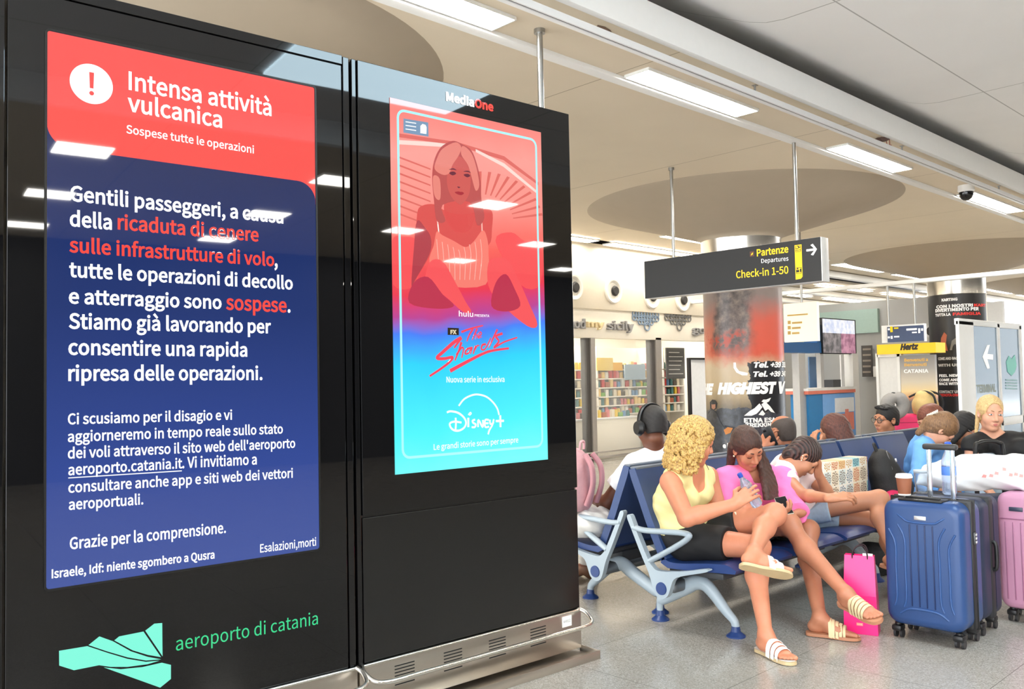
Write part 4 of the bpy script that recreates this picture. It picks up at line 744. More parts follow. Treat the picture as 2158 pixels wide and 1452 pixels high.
P = lambda px, py: (float(at_y(px, py, YT+.015)[0]), float(at_y(px, py, YT+.015)[2])); ML = Matrix.Translation((0, YT+.014, 0)) @ RX90
bm = BM(); prism(bm, [P(*p) for p in ((2070, 752), (2080, 727), (2085, 727), (2080, 746), (2092, 747), (2092, 758), (2080, 757), (2085, 776), (2080, 777))], ML, .004); obj('arrow', bm, wht, pan1, world=True)
bm = BM(); put_text(bm, 'TERMINAL', ML, P(2058, 822)[0], P(2099, 822)[0], P(2080, 826)[1], P(2080, 811)[1]-P(2080, 826)[1], bold=.02); obj('totem_lettering', bm, mat('totem_ink', (150, 160, 150), .5, noise=0), pan1, world=True, smooth=0)
bm = BM(); prism(bm, [P(*p) for p in ((2120, 762), (2126, 750), (2131, 757), (2138, 748), (2142, 770), (2138, 784), (2131, 792), (2123, 784))], ML, .004); obj('totem_emblem', bm, mat('mint_print', (130, 214, 200), .5, noise=0), pn, world=True)
bm = BM(); [prism(bm, [P(2119, 799+k*6), P(2143, 800+k*6), P(2143, 803+k*6), P(2119, 802+k*6)], ML, .004) for k in range(4)]; obj('totem_marks', bm, mat('totem_mark', (150, 190, 196), .5, noise=0), pn, world=True)
# ---------------------------------------------------------------- far ceiling: white beams and lights
for i, (y_, w_) in enumerate(((9.75, .16), (12.2, .2), (14.0, .2))):
    bm = BM(); box(bm, 17.6, 36, y_, y_+w_, CEIL-.16, CEIL-.02, .01); struct('trim_%d' % (7+i), bm, white)
for k in range(4):
    for y_ in (11.3, 13.2): light_panel('hall_light', 'long white light in the far hall above the rental booth', 18.5+4.2*k, 21.6+4.2*k, y_, y_+.3, CEIL-.03, 'far hall lights', panel_soft)
for k in range(4):
    for y_ in (5.4, 2.2): light_panel('end_light', 'long white light at the bright end of the hall by the black column', 20.6+3.6*k, 23.4+3.6*k, y_, y_+.3, CEIL-.02, 'lights at the hall end', panel_soft)
# ================================================================ FIGURES: smooth implicit bodies meshed with surface nets
def nrm(v): v = np.array(v, float); return v/max(1e-9, np.linalg.norm(v))
def A(p): return np.array([float(p[0]), float(p[1]), float(p[2])])
def cdir(r, u, f): return nrm(r*AX[0]+u*AX[1]+f*AX[2])          # a direction given as right / up / away
class Grid:
    def __init__(s, pts, pad, h):
        pts = np.array([A(p) for p in pts]); s.lo = pts.min(0)-pad; s.h = h
        s.n = np.ceil((pts.max(0)+pad-s.lo)/h).astype(int)+2
        s.ax = [s.lo[i]+h*np.arange(s.n[i]) for i in range(3)]
        s.d = np.full(tuple(s.n), 0.3, np.float32)
    def win(s, lo, hi):
        a = np.clip(np.floor((np.array(lo)-s.lo)/s.h).astype(int), 0, s.n); b = np.clip(np.ceil((np.array(hi)-s.lo)/s.h).astype(int)+1, 0, s.n)
        if np.any(b <= a): return None, None
        sl = tuple(slice(a[i], b[i]) for i in range(3))
        return sl, (s.ax[0][sl[0]][:, None, None], s.ax[1][sl[1]][None, :, None], s.ax[2][sl[2]][None, None, :])
    def comb(s, sl, dn, k, op):
        a = s.d[sl]; dn = dn.astype(np.float32)
        if op == 'u':
            h = np.maximum(k-np.abs(a-dn), 0)/k; s.d[sl] = np.minimum(a, dn)-h*h*k*.25
        else:
            b = -dn; h = np.maximum(k-np.abs(a-b), 0)/k; s.d[sl] = np.maximum(a, b)+h*h*k*.25
    def cone(s, a, b, ra, rb=None, k=.02, op='u', flat=False, sq=None):
        a, b = A(a), A(b); rb = ra if rb is None else rb; pad = max(ra, rb)+k+s.h*2
        sl, X = s.win(np.minimum(a, b)-pad, np.maximum(a, b)+pad)
        if sl is None: return
        ba = b-a; L2 = max(1e-9, ba @ ba); px, py, pz = X[0]-a[0], X[1]-a[1], X[2]-a[2]
        t = (px*ba[0]+py*ba[1]+pz*ba[2])/L2; h = np.clip(t, 0, 1)
        qx, qy, qz = px-h*ba[0], py-h*ba[1], pz-h*ba[2]
        if sq is not None:                                    # flatten along direction sq=(dir, factor)
            w, fac = nrm(sq[0]), sq[1]; m = qx*w[0]+qy*w[1]+qz*w[2]; g = (fac-1)*m; qx, qy, qz = qx+g*w[0], qy+g*w[1], qz+g*w[2]
        d = np.sqrt(qx*qx+qy*qy+qz*qz)-(ra+(rb-ra)*h)
        if flat: d = np.maximum(d, np.maximum(t-1, -t if flat == 2 else -1e3)*math.sqrt(L2))
        s.comb(sl, d, k, op)
    def ell(s, c, r, R=None, k=.02, op='u'):
        c = A(c); r = np.array(r, float)*np.ones(3); pad = r.max()+k+s.h*2
        sl, X = s.win(c-pad, c+pad)
        if sl is None: return
        p = [X[0]-c[0], X[1]-c[1], X[2]-c[2]]
        if R is not None: p = [p[0]*R[i][0]+p[1]*R[i][1]+p[2]*R[i][2] for i in range(3)]
        k0 = np.sqrt((p[0]/r[0])**2+(p[1]/r[1])**2+(p[2]/r[2])**2); k1 = np.sqrt((p[0]/r[0]**2)**2+(p[1]/r[1]**2)**2+(p[2]/r[2]**2)**2)
        s.comb(sl, k0*(k0-1)/np.maximum(k1, 1e-6), k, op)
    def merge(s, fn, k=.006):                                 # build something apart and join it with a tight seam
        keep = s.d; s.d = np.full(keep.shape, 0.3, np.float32); fn(s); b = s.d; h = np.maximum(k-np.abs(keep-b), 0)/k; s.d = np.minimum(keep, b)-h*h*k*.25
    def plane(s, p, n, k=.004):                               # cut away the side n points to
        p, n = A(p), nrm(n); d = (s.ax[0][:, None, None]-p[0])*n[0]+(s.ax[1][None, :, None]-p[1])*n[1]+(s.ax[2][None, None, :]-p[2])*n[2]
        s.d = np.maximum(s.d, d.astype(np.float32))
    def ripple(s, amp, f=40, ph=0):
        x, y, z = s.ax[0][:, None, None], s.ax[1][None, :, None], s.ax[2][None, None, :]
        s.d = s.d+(amp*(np.sin(f*x+.6*f*z+ph)*np.sin(.8*f*y-.5*f*z+1.3*ph)+.6*np.sin(1.7*f*z+.9*f*x-.7*f*y+ph))).astype(np.float32)
    def mesh(s):
        d = s.d; d[0] = d[-1] = .3; d[:, 0] = d[:, -1] = .3; d[:, :, 0] = d[:, :, -1] = .3
        neg = d < 0; nx, ny, nz = neg.shape
        cs = np.zeros((nx-1, ny-1, nz-1), np.uint8)
        C8 = [(i, j, k) for i in (0, 1) for j in (0, 1) for k in (0, 1)]
        for i, j, k in C8: cs += neg[i:nx-1+i, j:ny-1+j, k:nz-1+k]
        I = np.argwhere((cs > 0) & (cs < 8)); m = len(I)
        vals = np.stack([d[I[:, 0]+i, I[:, 1]+j, I[:, 2]+k] for i, j, k in C8], 1); C = np.array(C8, float)
        acc = np.zeros((m, 3)); cnt = np.zeros(m)
        for e in range(8):
            for f in range(e+1, 8):
                if np.abs(C[e]-C[f]).sum() != 1: continue
                va, vb = vals[:, e], vals[:, f]; cr = (va < 0) != (vb < 0); t = np.where(cr, va/np.where(cr, va-vb, 1), 0)
                acc += np.where(cr[:, None], C[e]+(C[f]-C[e])*t[:, None], 0); cnt += cr
        verts = s.lo+s.h*(I+acc/cnt[:, None])
        idx = np.full(cs.shape, -1, np.int32); idx[I[:, 0], I[:, 1], I[:, 2]] = np.arange(m)
        quads = []
        for ax in range(3):
            sa = [slice(None)]*3; sb = [slice(None)]*3; sa[ax] = slice(0, -1); sb[ax] = slice(1, None)
            ch = neg[tuple(sa)] != neg[tuple(sb)]; E = np.argwhere(ch)
            o1, o2 = (ax+1) % 3, (ax+2) % 3
            E = E[(E[:, o1] > 0) & (E[:, o2] > 0) & (E[:, o1] < s.n[o1]-1) & (E[:, o2] < s.n[o2]-1)]
            u = np.eye(3, dtype=int)
            q = np.stack([idx[tuple((E-a*u[o1]-b*u[o2]).T)] for a, b in ((1, 1), (0, 1), (0, 0), (1, 0))], 1)
            fl = ~neg[tuple(E.T)]; q[fl] = q[fl][:, ::-1]; quads.append(q)
        return verts, np.concatenate(quads)
def net_obj(name, g, m, parent=None, origin=(0, 0, 0), label=None, clean=True):
    v, q = g.mesh(); q = q[(q >= 0).all(1)]
    if len(v) == 0: return None
    if clean:                                                 # keep only the main connected shells
        lab = np.arange(len(v)); e0 = q.T.ravel(); e1 = q[:, [1, 2, 3, 0]].T.ravel()
        for _ in range(60):
            pu, pv = lab[e0], lab[e1]; m_ = pu != pv
            if not m_.any(): break
            lab[np.maximum(pu[m_], pv[m_])] = np.minimum(pu[m_], pv[m_]); e0, e1 = e0[m_], e1[m_]
            while True:
                l2 = lab[lab]
                if np.array_equal(l2, lab): break
                lab = l2
        cnt = np.bincount(lab, minlength=len(v)); keep = cnt[lab] > max(30, .02*cnt.max() if clean is True else clean)
        rm = np.cumsum(keep)-1; q = rm[q[keep[q].all(1)]]; v = v[keep]
    v = v-A(origin); me = bpy.data.meshes.new(name)
    me.vertices.add(len(v)); me.vertices.foreach_set('co', v.astype(np.float32).ravel())
    me.loops.add(q.size); me.loops.foreach_set('vertex_index', q.astype(np.int32).ravel())
    me.polygons.add(len(q)); me.polygons.foreach_set('loop_start', (np.arange(len(q))*4).astype(np.int32))
    me.update(calc_edges=True); finish(me, m, 180)
    o = bpy.data.objects.new(name, me); COL.objects.link(o)
    if parent is None: o.matrix_basis = Matrix.Translation(V(origin))
    else: o.parent = parent
    if label: o['label'] = label
    return o
# ---------------------------------------------------------------- anatomy
def frame_of(f, u): f = nrm(f); r = nrm(np.cross(f, u)); u = np.cross(r, f); return r, f, u
class Fig:
    """a figure: joints in world space, head frame, size s"""
    def __init__(self, **k): s = self; s.__dict__.update(k); s.s = k.get('s', 1.1); s.female = k.get('female', True); s.hs = k.get('hs', s.s)
    def setup(s):
        s.across = nrm(s.shR-s.shL); s.hipax = nrm(s.hipR-s.hipL); s.spine = nrm(s.neck-s.pelvis)
        s.front = nrm(np.cross(s.spine, s.across)); s.pfront = nrm(np.cross(s.spine, s.hipax))
        s.across = nrm(np.cross(s.front, s.spine)); s.r, s.f, s.u = frame_of(s.hf, s.hu)
    def H(s, x, y, z): return s.head+s.hs*(x*s.r+y*s.f+z*s.u)
def torso(g, F, o=0.0, arms=None, breasts=True):
    S = F.s; sp, fr, ac = F.spine, F.front, F.across; L = np.linalg.norm(F.neck-F.pelvis)
    mid = (F.shR+F.shL)/2; bend = getattr(F, 'bend', .0)
    chest = F.pelvis+sp*L*.68-fr*bend*.5; waist = F.pelvis+sp*L*.36-fr*bend
    w = 1.0 if F.female else 1.14
    g.ell(F.pelvis, (np.array([.165, .112, .118])*S+o), (F.hipax, nrm(np.cross(F.hipax, F.pfront)), F.pfront), .05)
    g.ell(waist, (np.array([.128*w, .13, .098])*S+o), (ac, sp, fr), .06)
    g.ell(chest, (np.array([.146*w, .17, .104])*S+o), (ac, sp, fr), .06)
    g.ell(F.pelvis+sp*.10*S+fr*.035*S, (np.array([.12, .10, .09])*S+o), (ac, sp, fr), .05)
    g.cone(F.shR, F.shL, .048*S+o, None, .05); g.cone(F.neck+sp*.01*S-fr*.01*S, F.shR+ac*-.03*S, .05*S+o*.6, .046*S+o, .04); g.cone(F.neck+sp*.01*S-fr*.01*S, F.shL+ac*.03*S, .05*S+o*.6, .046*S+o, .04)
    if F.female and breasts:
        for sx in (-1, 1): g.ell(chest+fr*.085*S+ac*.068*S*sx-sp*.01*S, (np.array([.062, .066, .058])*S+o), (ac, sp, fr), .04)
    for hp in (F.hipR, F.hipL): g.ell(hp-F.pfront*.02*S, np.array([.098, .105, .10])*S+o, (F.hipax, sp, fr), .05)
def neckhead(g, F):
    S = F.hs; H = F.H; g.cone(F.neck-F.spine*.03*F.s, H(0, -.018, -.07), .056*F.s, .05*F.s, .03)
    R = (F.r, F.f, F.u); e = lambda c, r, k=.02, op='u': g.ell(H(*c), np.array(r)*S, R, k*S, op)
    e((0, -.014, .035), (.073, .092, .084)); e((0, .03, -.035), (.056, .058, .078), .03)
    e((0, .066, -.098), (.022, .018, .017), .03); e((0, .03, -.085), (.042, .04, .025), .03)
    for x in (-1, 1):
        e((x*.036, .056, -.034), (.026, .026, .028), .03); e((x*.031, .098, .006), (.020, .020, .013), .014, 's')
        e((x*.074, -.006, -.006), (.011, .019, .031), .008); e((x*.079, .0, -.004), (.006, .010, .018), .006, 's')
        e((x*.0115, .094, -.036), (.0095, .011, .009), .01); e((x*.031, .0735, .006), (.0165, .0135, .013), .006)
    g.cone(H(-.038, .076, .026), H(.038, .076, .026), .013*S, None, .02*S)
    g.cone(H(0, .086, .014), H(0, .108, -.028), .0085*S, .0125*S, .012*S)
    e((0, .083, -.062), (.025, .013, .010), .012); e((0, .083, -.072), (.021, .012, .008), .01); g.cone(H(-.024, .099, -.066), H(.024, .099, -.066), .0022*S, None, .004*S, 's')
def limb_arm(g, F, sh, el, wr, o=0.0, t1=1.0, hand=True):
    S = F.s*(1.0 if F.female else 1.14)*getattr(F, 'armk', 1.0)
    g.cone(sh, el, .047*S+o, .038*S+o, .03); m = A(el)+(A(wr)-A(el))*.25
    g.cone(el, m, .037*S+o, .0375*S+o, .02); g.cone(m, wr, .0375*S+o, .0245*S+o, .02)
def limb_leg(g, F, hp, kn, an):
    S = F.s; hp, kn, an = A(hp), A(kn), A(an)
    g.cone(hp, kn, .088*S, .058*S, .05); d = nrm(an-kn); back = nrm((hp-kn)-d*((hp-kn) @ d))
    g.ell(kn-back*.012*S, .050*S, None, .03); c = kn+(an-kn)*.33+back*.022*S
    g.cone(kn, c, .048*S, .053*S, .04); g.cone(c, an, .053*S, .033*S, .04); g.ell(an, .036*S, None, .02)
def foot_pts(F, an, toe, up):
    S = F.s; an, toe, up = A(an), A(toe), nrm(up); f = toe-an; f = nrm(f-up*(f @ up)); sd = np.cross(f, up)
    return S, an, f, up, sd
def foot(g, F, an, toe, up, inner):
    """inner = +1 when the big toe lies on the side of f x up"""
    S, an, f, up, sd = foot_pts(F, an, toe, up); P = lambda x, y, z: an+S*(x*f+y*sd+z*up)
    g.ell(P(-.03, 0, -.045), np.array([.036, .031, .032])*S, (f, sd, up), .03); g.cone(P(0, 0, -.005), P(.09, inner*.008, -.045), .032*S, .026*S, .03)
    g.cone(P(.0, -inner*.012, -.055), P(.12, -inner*.022, -.064), .024*S, .016*S, .03); g.cone(P(.06, inner*.01, -.055), P(.13, inner*.022, -.060), .026*S, .018*S, .03)
    for i, (y, l, r) in enumerate(((.030, .182, .0125), (.011, .178, .009), (-.004, .170, .0085), (-.018, .160, .008), (-.031, .147, .0075))):
        g.cone(P(.125-.006*i, inner*y*.9, -.062), P(l, inner*y, -.067), r*S, r*S*.9, .006)
def hand(g, F, wr, d, n, thumb, curl=(.3, .4, .3), spread=.05, tc=.5, S=None):
    """d: wrist to knuckles, n: the way the palm faces, thumb=+1/-1: side of d x n the thumb leaves; returns finger tips"""
    S = (S or F.s*(1.0 if F.female else 1.1))*.98; wr = A(wr); d = nrm(d); n = nrm(np.array(n)-d*(np.array(n) @ d)); ac = np.cross(d, n)*thumb     # ac points to the thumb side
    tips = []
    g.cone(wr-d*.02*S, wr+d*.02*S, .025*S, .026*S, .02, sq=(n, 1.25))
    for i in range(4):
        off = (1.5-i)*.0195*S; k0 = wr+d*.012*S+ac*off*.6; k1 = wr+d*(.090-.004*abs(1.2-i)-(.006 if i == 3 else 0))*S+ac*off
        g.cone(k0, k1, .0145*S, .0112*S, .012)
        ln = (.92, 1.04, .98, .78)[i]; p = k1; a = 0.0; sd = nrm(d+ac*spread*(1.5-i))
        cu = curl[i] if isinstance(curl[0], (tuple, list)) else curl
        for j, (seg, r0, r1) in enumerate(((.043, .0098, .0090), (.027, .0090, .0082), (.021, .0082, .0070))):
            a += cu[j]*(1+.05*i); dr = sd*math.cos(a)+n*math.sin(a); q = p+dr*seg*ln*S; g.cone(p, q, r0*S, r1*S, .004); p = q
        tips.append(p)
    t0 = wr+d*.024*S+ac*.022*S+n*.006*S; t1 = t0+nrm(d*.55+ac*.75+n*.25)*.040*S; t2 = t1+nrm(d*.85+ac*(.45-tc*.5)+n*(.2+tc*.5))*.032*S; t3 = t2+nrm(d*.9+ac*(.25-tc*.6)+n*(.2+tc*.7))*.026*S
    g.cone(t0, t1, .0165*S, .012*S, .012); g.cone(t1, t2, .0118*S, .0105*S, .005); g.cone(t2, t3, .0105*S, .0085*S, .004)
    tips.append(t3); return tips
SKIN = {}
def skin(name, col):
    if name in SKIN: return SKIN[name]
    m = mat('skin_'+name, col, .48, noise=.07, scale=30); b = m.node_tree.nodes['Principled BSDF']
    b.inputs['Subsurface Weight'].default_value = .12; b.inputs['Subsurface Radius'].default_value = (.012, .005, .003); b.inputs['Subsurface Scale'].default_value = .5
    SKIN[name] = m; return m
def hair_mat(name, c1, c2, scale=(60, 60, 6), fine=9):
    m = mat('hair_'+name, c1, .45, noise=0); n = N(m); co = n.coord(scale); f = n.noise(co, fine*.4, 4, .6)
    n.link(n.ramp(f, [(.32, rgb(*c2)), (.6, rgb(*c1))]), n.b.inputs['Base Color']); n.bump(f, .5, .01); return m
eye_w = mat('eye_white', (226, 220, 214), .25, noise=0)
def face_parts(root, F, o, eyes='down', brow=(60, 40, 30), lip=(176, 96, 90), iris=(60, 44, 34), sides=(-1, 1)):
    S = F.hs; H = F.H; R = (F.r, F.f, F.u); M3 = Matrix([[float(F.r[i]), float(F.f[i]), float(F.u[i])] for i in range(3)]).to_4x4()
    bmk = mat('brow_%d_%d_%d' % brow, brow, .7); lpm = mat('lip_%d_%d_%d' % lip, lip, .4); irm = mat('iris_%d_%d_%d' % iris, iris, .15, noise=0)
    for x in sides:
        bm = BM()
        if eyes == 'open':
            sphere(bm, (0, 0, 0), 1, 14, (.0155*S, .0075*S, .0062*S), M3); bmesh.ops.translate(bm, vec=V(H(x*.031, .0825, .0055)-o), verts=bm.verts); e = obj('eye', bm, eye_w, root, smooth=180)
            bm = BM(); sphere(bm, (0, 0, 0), 1, 12, (.0062*S, .0035*S, .0062*S), M3); bmesh.ops.translate(bm, vec=V(H(x*.031, .0878, .0055)-o), verts=bm.verts); obj('iris', bm, irm, e, smooth=180)
            bm = BM(); tube(bm, [V(H(x*.031+a*.0165, .0845-abs(a)*.005, .0115-abs(a)*.006)-o) for a in (-1, -.5, 0, .5, 1)], .0018*S, 6); obj('lash_line', bm, mat('lash_dark', (40, 26, 22), .8, noise=0), root)
        else:
            bm = BM(); tube(bm, [V(H(x*.031+a*.0165, .0865-abs(a)*.006, -.004+abs(a)*.005)-o) for a in (-1, -.5, 0, .5, 1)], .0021*S, 6); obj('lash_line', bm, mat('lash_dark', (40, 26, 22), .8, noise=0), root)
        bm = BM(); tube(bm, [V(H(x*(.014+.035*a), .0905-.016*a*a, .0265+.0055*math.sin(2.7*a))-o) for a in (0, .2, .4, .6, .8, 1)], [.0028*S, .0034*S, .0032*S, .0028*S, .002*S, .0012*S], 8); obj('eyebrow', bm, bmk, root)
    bm = BM(); tube(bm, [V(H(a*.023, .0965-.010*a*a, -.0615-.003*abs(a))-o) for a in (-1, -.5, -.12, 0, .12, .5, 1)], [.001*S, .0032*S, .0042*S, .0036*S, .0042*S, .0032*S, .001*S], 8)
    tube(bm, [V(H(a*.020, .0945-.010*a*a, -.0705+.004*abs(a))-o) for a in (-1, -.5, 0, .5, 1)], [.001*S, .0042*S, .005*S, .0042*S, .001*S], 8); obj('lips', bm, lpm, root)
def skull_cap(g, F, o=.012, back=True):
    S = F.hs; g.ell(F.H(0, -.016, .038), np.array([.073, .092, .084])*S+o, (F.r, F.f, F.u), .02)
def face_cut(g, F, z=.055, w=.06, y=.075, depth=.07, low=-.09):
    """open the hair mass over the face"""
    S = F.hs; R = (F.r, F.f, F.u)
    g.ell(F.H(0, y+.035, (z+low)/2), np.array([w, depth, (z-low)/2])*S, R, .012, 's')
def shorts(g, F, hp, kn, t, o=.014):
    hp, kn = A(hp), A(kn); e = hp+(kn-hp)*t; g.cone(hp, e, .092*F.s+o, .092*F.s*(1-t)+.062*F.s*t+o+.006, .04, flat=True)
def person_base(label, F, skin_m, h, build, pts_extra=(), pad=.17):
    pts = [F.pelvis, F.head+np.array([0, 0, .14]), F.shR, F.shL]+[p for a in ('armR', 'armL', 'legR', 'legL') for p in getattr(F, a, [])]+list(pts_extra)
    g = Grid(pts, pad, h); torso(g, F); neckhead(g, F); build(g)
    org = np.array([F.pelvis[0], F.pelvis[1], 0.0]); o = net_obj('person', g, skin_m, None, org); tag(o, label, 'person'); return o, org
def sandal(root, org, F, an, toe, up, inner, mats, straps):
    S, an, f, up, sd = foot_pts(F, an, toe, up); P = lambda x, y, z: an+S*(x*f+y*sd+z*up)-org
    out = [(-.075, 0), (-.066, .026), (-.03, .034), (.03, .031), (.09, .042), (.14, .046), (.18, .036), (.198, .012), (.196, -.012), (.175, -.034), (.12, -.044), (.06, -.036), (.0, -.031), (-.045, -.032), (-.07, -.02)]
    q = smooth_path([(a, b*inner, 0) for a, b in out], 3, True); bm = BM()
    t_ = [bm.verts.new(V(P(p.x, p.y, -.078))) for p in q]; b_ = [bm.verts.new(V(P(p.x*1.01, p.y*1.03, -.094))) for p in q]
    bm.faces.new(t_); bm.faces.new(b_[::-1]); n = len(q)
    for i in range(n): bm.faces.new((t_[i], b_[i], b_[(i+1) % n], t_[(i+1) % n]))
    s_ = obj('sandal', bm, mats[0], root, smooth=40)
    bm = BM(); t2 = [V(P(p.x*.99, p.y*.98, -.0765)) for p in q]; bm.faces.new([bm.verts.new(v) for v in t2]); obj('insole', bm, mats[2], s_)
    for x0, x1, wd in straps:
        bm = BM(); rows = []
        for k in range(13):
            a = math.pi*k/12; yy = -math.cos(a)*.043*inner; zz = -.083+math.sin(a)**.6*(.100-.44*((x0+x1)/2-.03))
            x_ = x0+(x1-x0)*k/12; rows.append([V(P(x_-wd/2, yy, zz)), V(P(x_+wd/2, yy*1.02, zz-.004))])
        top = [[bm.verts.new(v) for v in r] for r in rows]; bot = [[bm.verts.new(v-V(up)*.003) for v in r] for r in rows]
        for i in range(12):
            bm.faces.new((top[i][0], top[i][1], top[i+1][1], top[i+1][0])); bm.faces.new((bot[i][0], bot[i+1][0], bot[i+1][1], bot[i][1]))
            bm.faces.new((top[i][0], top[i+1][0], bot[i+1][0], bot[i][0])); bm.faces.new((top[i][1], bot[i][1], bot[i+1][1], top[i+1][1]))
        obj('sandal_strap', bm, mats[1], s_, smooth=40)
# ================================================================ BEAM SEATING
navy = mat('navy_vinyl', (34, 60, 116), 0.38, noise=0.08, scale=8, bump=0.05)
navy2 = mat('navy_back_vinyl', (40, 64, 112), 0.42, noise=0.08, scale=8)
grey_frame = mat('pale_grey_enamel', (164, 178, 188), 0.32, noise=0.04)
under = mat('seat_shell_dark', (58, 60, 64), 0.5)
PITCH_S, NS = .68, 6
YZ = Matrix(((0, 0, 1, 0), (1, 0, 0, 0), (0, 1, 0, 0), (0, 0, 0, 1)))      # xy of an outline -> local y,z; thickness -> local x
def bench(name, label, origin, rot, legx, ft):
    t = thing(name, label, 'bench', origin, rot, 'back to back waiting benches'); L = PITCH_S*NS
    bm = BM(); box(bm, .02, L-.02, .15, .25, .215, .285, .03, 4); obj('beam', bm, mat('beam_grey', (120, 126, 132), .35, metal=.6), t)
    for k in range(NS):
        x0 = k*PITCH_S+.025; x1 = x0+PITCH_S-.05
        # seat cushion: side outline in (y,z)
        top = smooth_path([(-.27, .41, 0), (-.20, .437, 0), (-.05, .425, 0), (.10, .405, 0), (.19, .405, 0), (.235, .43, 0)], 4); bot = [(.25, .39), (.2, .365), (.05, .37), (-.15, .385), (-.262, .392)]
        bm = BM(); prism(bm, [(p.x, p.y) for p in top]+bot, Matrix.Translation((x0, 0, 0)) @ YZ, x1-x0); obj('seat', bm, navy, t, smooth=29)
        bm = BM(); box(bm, x0+.04, x1-.04, -.16, .22, .335, .375, .012); box(bm, x0+.2, x1-.2, .1, .24, .27, .345, .01); obj('seat_shell', bm, under, t)
        fr = smooth_path([(.205, .42, 0), (.24, .50, 0), (.30, .63, 0), (.365, .79, 0), (.41, .90, 0), (.43, .945, 0)], 4); bk = smooth_path([(.475, .935, 0), (.46, .88, 0), (.41, .76, 0), (.345, .60, 0), (.285, .47, 0), (.255, .40, 0)], 4)
        bm = BM(); prism(bm, [(p.x, p.y) for p in fr+bk], Matrix.Translation((x0, 0, 0)) @ YZ, x1-x0); b = obj('backrest', bm, navy2, t, smooth=29)
        bm = BM(); box(bm, x0+.01, x1-.01, .424, .476, .936, .952, .006); obj('top_edge', bm, mat('edge_grey', (92, 102, 116), .4), b)
    def frame(x, arm=True):
        g = thing_part('end_frame', t)
        out = [(.47, .648), (.445, .66), (.40, .575), (.30, .392), (.262, .335), (.225, .318), (.12, .322), (-.09, .378), (-.115, .40), (-.09, .408), (.10, .362), (.125, .34), (.148, .27), (.17, .215), (.21, .19), (.25, .20), (.275, .235), (.30, .31), (.345, .40), (.44, .575)]
        out = [(.462, .652), (.436, .662), (.405, .60), (.315, .425), (.275, .372), (.225, .352), (.06, .372), (-.098, .408), (-.108, .392), (.05, .348), (.12, .318), (.148, .262), (.17, .212), (.212, .19), (.252, .203), (.276, .245), (.305, .33), (.355, .425), (.43, .58)]
        q = smooth_path([(a, b, 0) for a, b in out], 3, True)
        bm = BM(); prism(bm, [(p.x, p.y) for p in q], Matrix.Translation((x-.019, 0, 0)) @ YZ, .038); obj('side_bracket', bm, grey_frame, t, smooth=29); bpy.data.objects.remove(g)
        bm = BM(); cyl(bm, (x-.026, .213, .25), (x-.019, .213, .25), .036, .038, 28); cyl(bm, (x+.019, .213, .25), (x+.026, .213, .25), .038, .036, 28); obj('hub_cap', bm, navy, t)
        if arm:
            q = [(.43, .60), (.36, .585), (.20, .592), (.05, .602), (.01, .60), (-.005, .585), (.005, .57), (.06, .535), (.20, .452), (.30, .392), (.315, .405), (.22, .46), (.10, .535), (.075, .56), (.10, .572), (.22, .572), (.38, .562), (.42, .575)]
            bm = BM()
            tube(bm, smooth_path([(x, .425, .588), (x, .34, .578), (x, .20, .585), (x, .07, .592), (x, .025, .586), (x, .022, .572), (x, .06, .540), (x, .17, .474), (x, .305, .40)], 4), .017, 10, up=(1, 0, 0), flat=1.5); obj('armrest', bm, grey_frame, t, smooth=60)
    frame(-.005); frame(L+.005)
    for k in range(1, NS): 
        x = k*PITCH_S; bm = BM(); q = [(.40, .60), (.325, .455), (.275, .372), (.225, .352), (.06, .36), (.05, .335), (.15, .30), (.25, .25), (.30, .33), (.42, .58)]
        qq = smooth_path([(a, b, 0) for a, b in q], 3, True); prism(bm, [(p.x, p.y) for p in qq], Matrix.Translation((x-.012, 0, 0)) @ YZ, .024); obj('middle_bracket', bm, grey_frame, t, smooth=29)
    a, b = ft
    for x in legx:
        bm = BM(); m = (a+b)/2-.03
        tube(bm, smooth_path([(x, b, .035), (x, b, .10), (x, b-.03, .135), (x, m+.11, .225), (x, m+.02, .272), (x, m-.06, .255), (x, a+.06, .135), (x, a+.008, .085), (x, a, .03)], 5), [.02, .02, .02, .021, .022, .023, .025, .028, .031, .034, .037, .04, .042, .043, .044, .045, .046, .046, .046, .046, .045, .045, .044, .043, .042, .04, .038, .036, .034, .032, .03, .028, .027, .026, .025, .025, .024, .024, .023, .022, .022][:41], 12, up=(1, 0, 0), flat=.9)
        tube(bm, [(x, m+.02, .262), (x, .2, .25)], .036, 12); lg = obj('leg', bm, grey_frame, t, smooth=60)
        for yy in (a, b): bm = BM(); lathe(bm, [(0, .06), (.024, .06), (.028, .03), (.055, .008), (.055, 0), (0, 0)], (x, yy, 0), 24); obj('foot', bm, navy, lg)
    return t
bench('waiting_bench', 'navy beam bench with pale grey end frame where the woman in the yellow top sits', (4.30, 3.0, 0), 0, (.17, 2.04, 3.9), (-.164, .372))
NS = 7
bench('waiting_bench', 'navy beam bench turned to the shop, backing onto the bench of the yellow top woman', (4.40+PITCH_S*NS, 4.03, 0), math.pi, (.86, 2.72, 4.56), (-.03, .56))
NS = 6
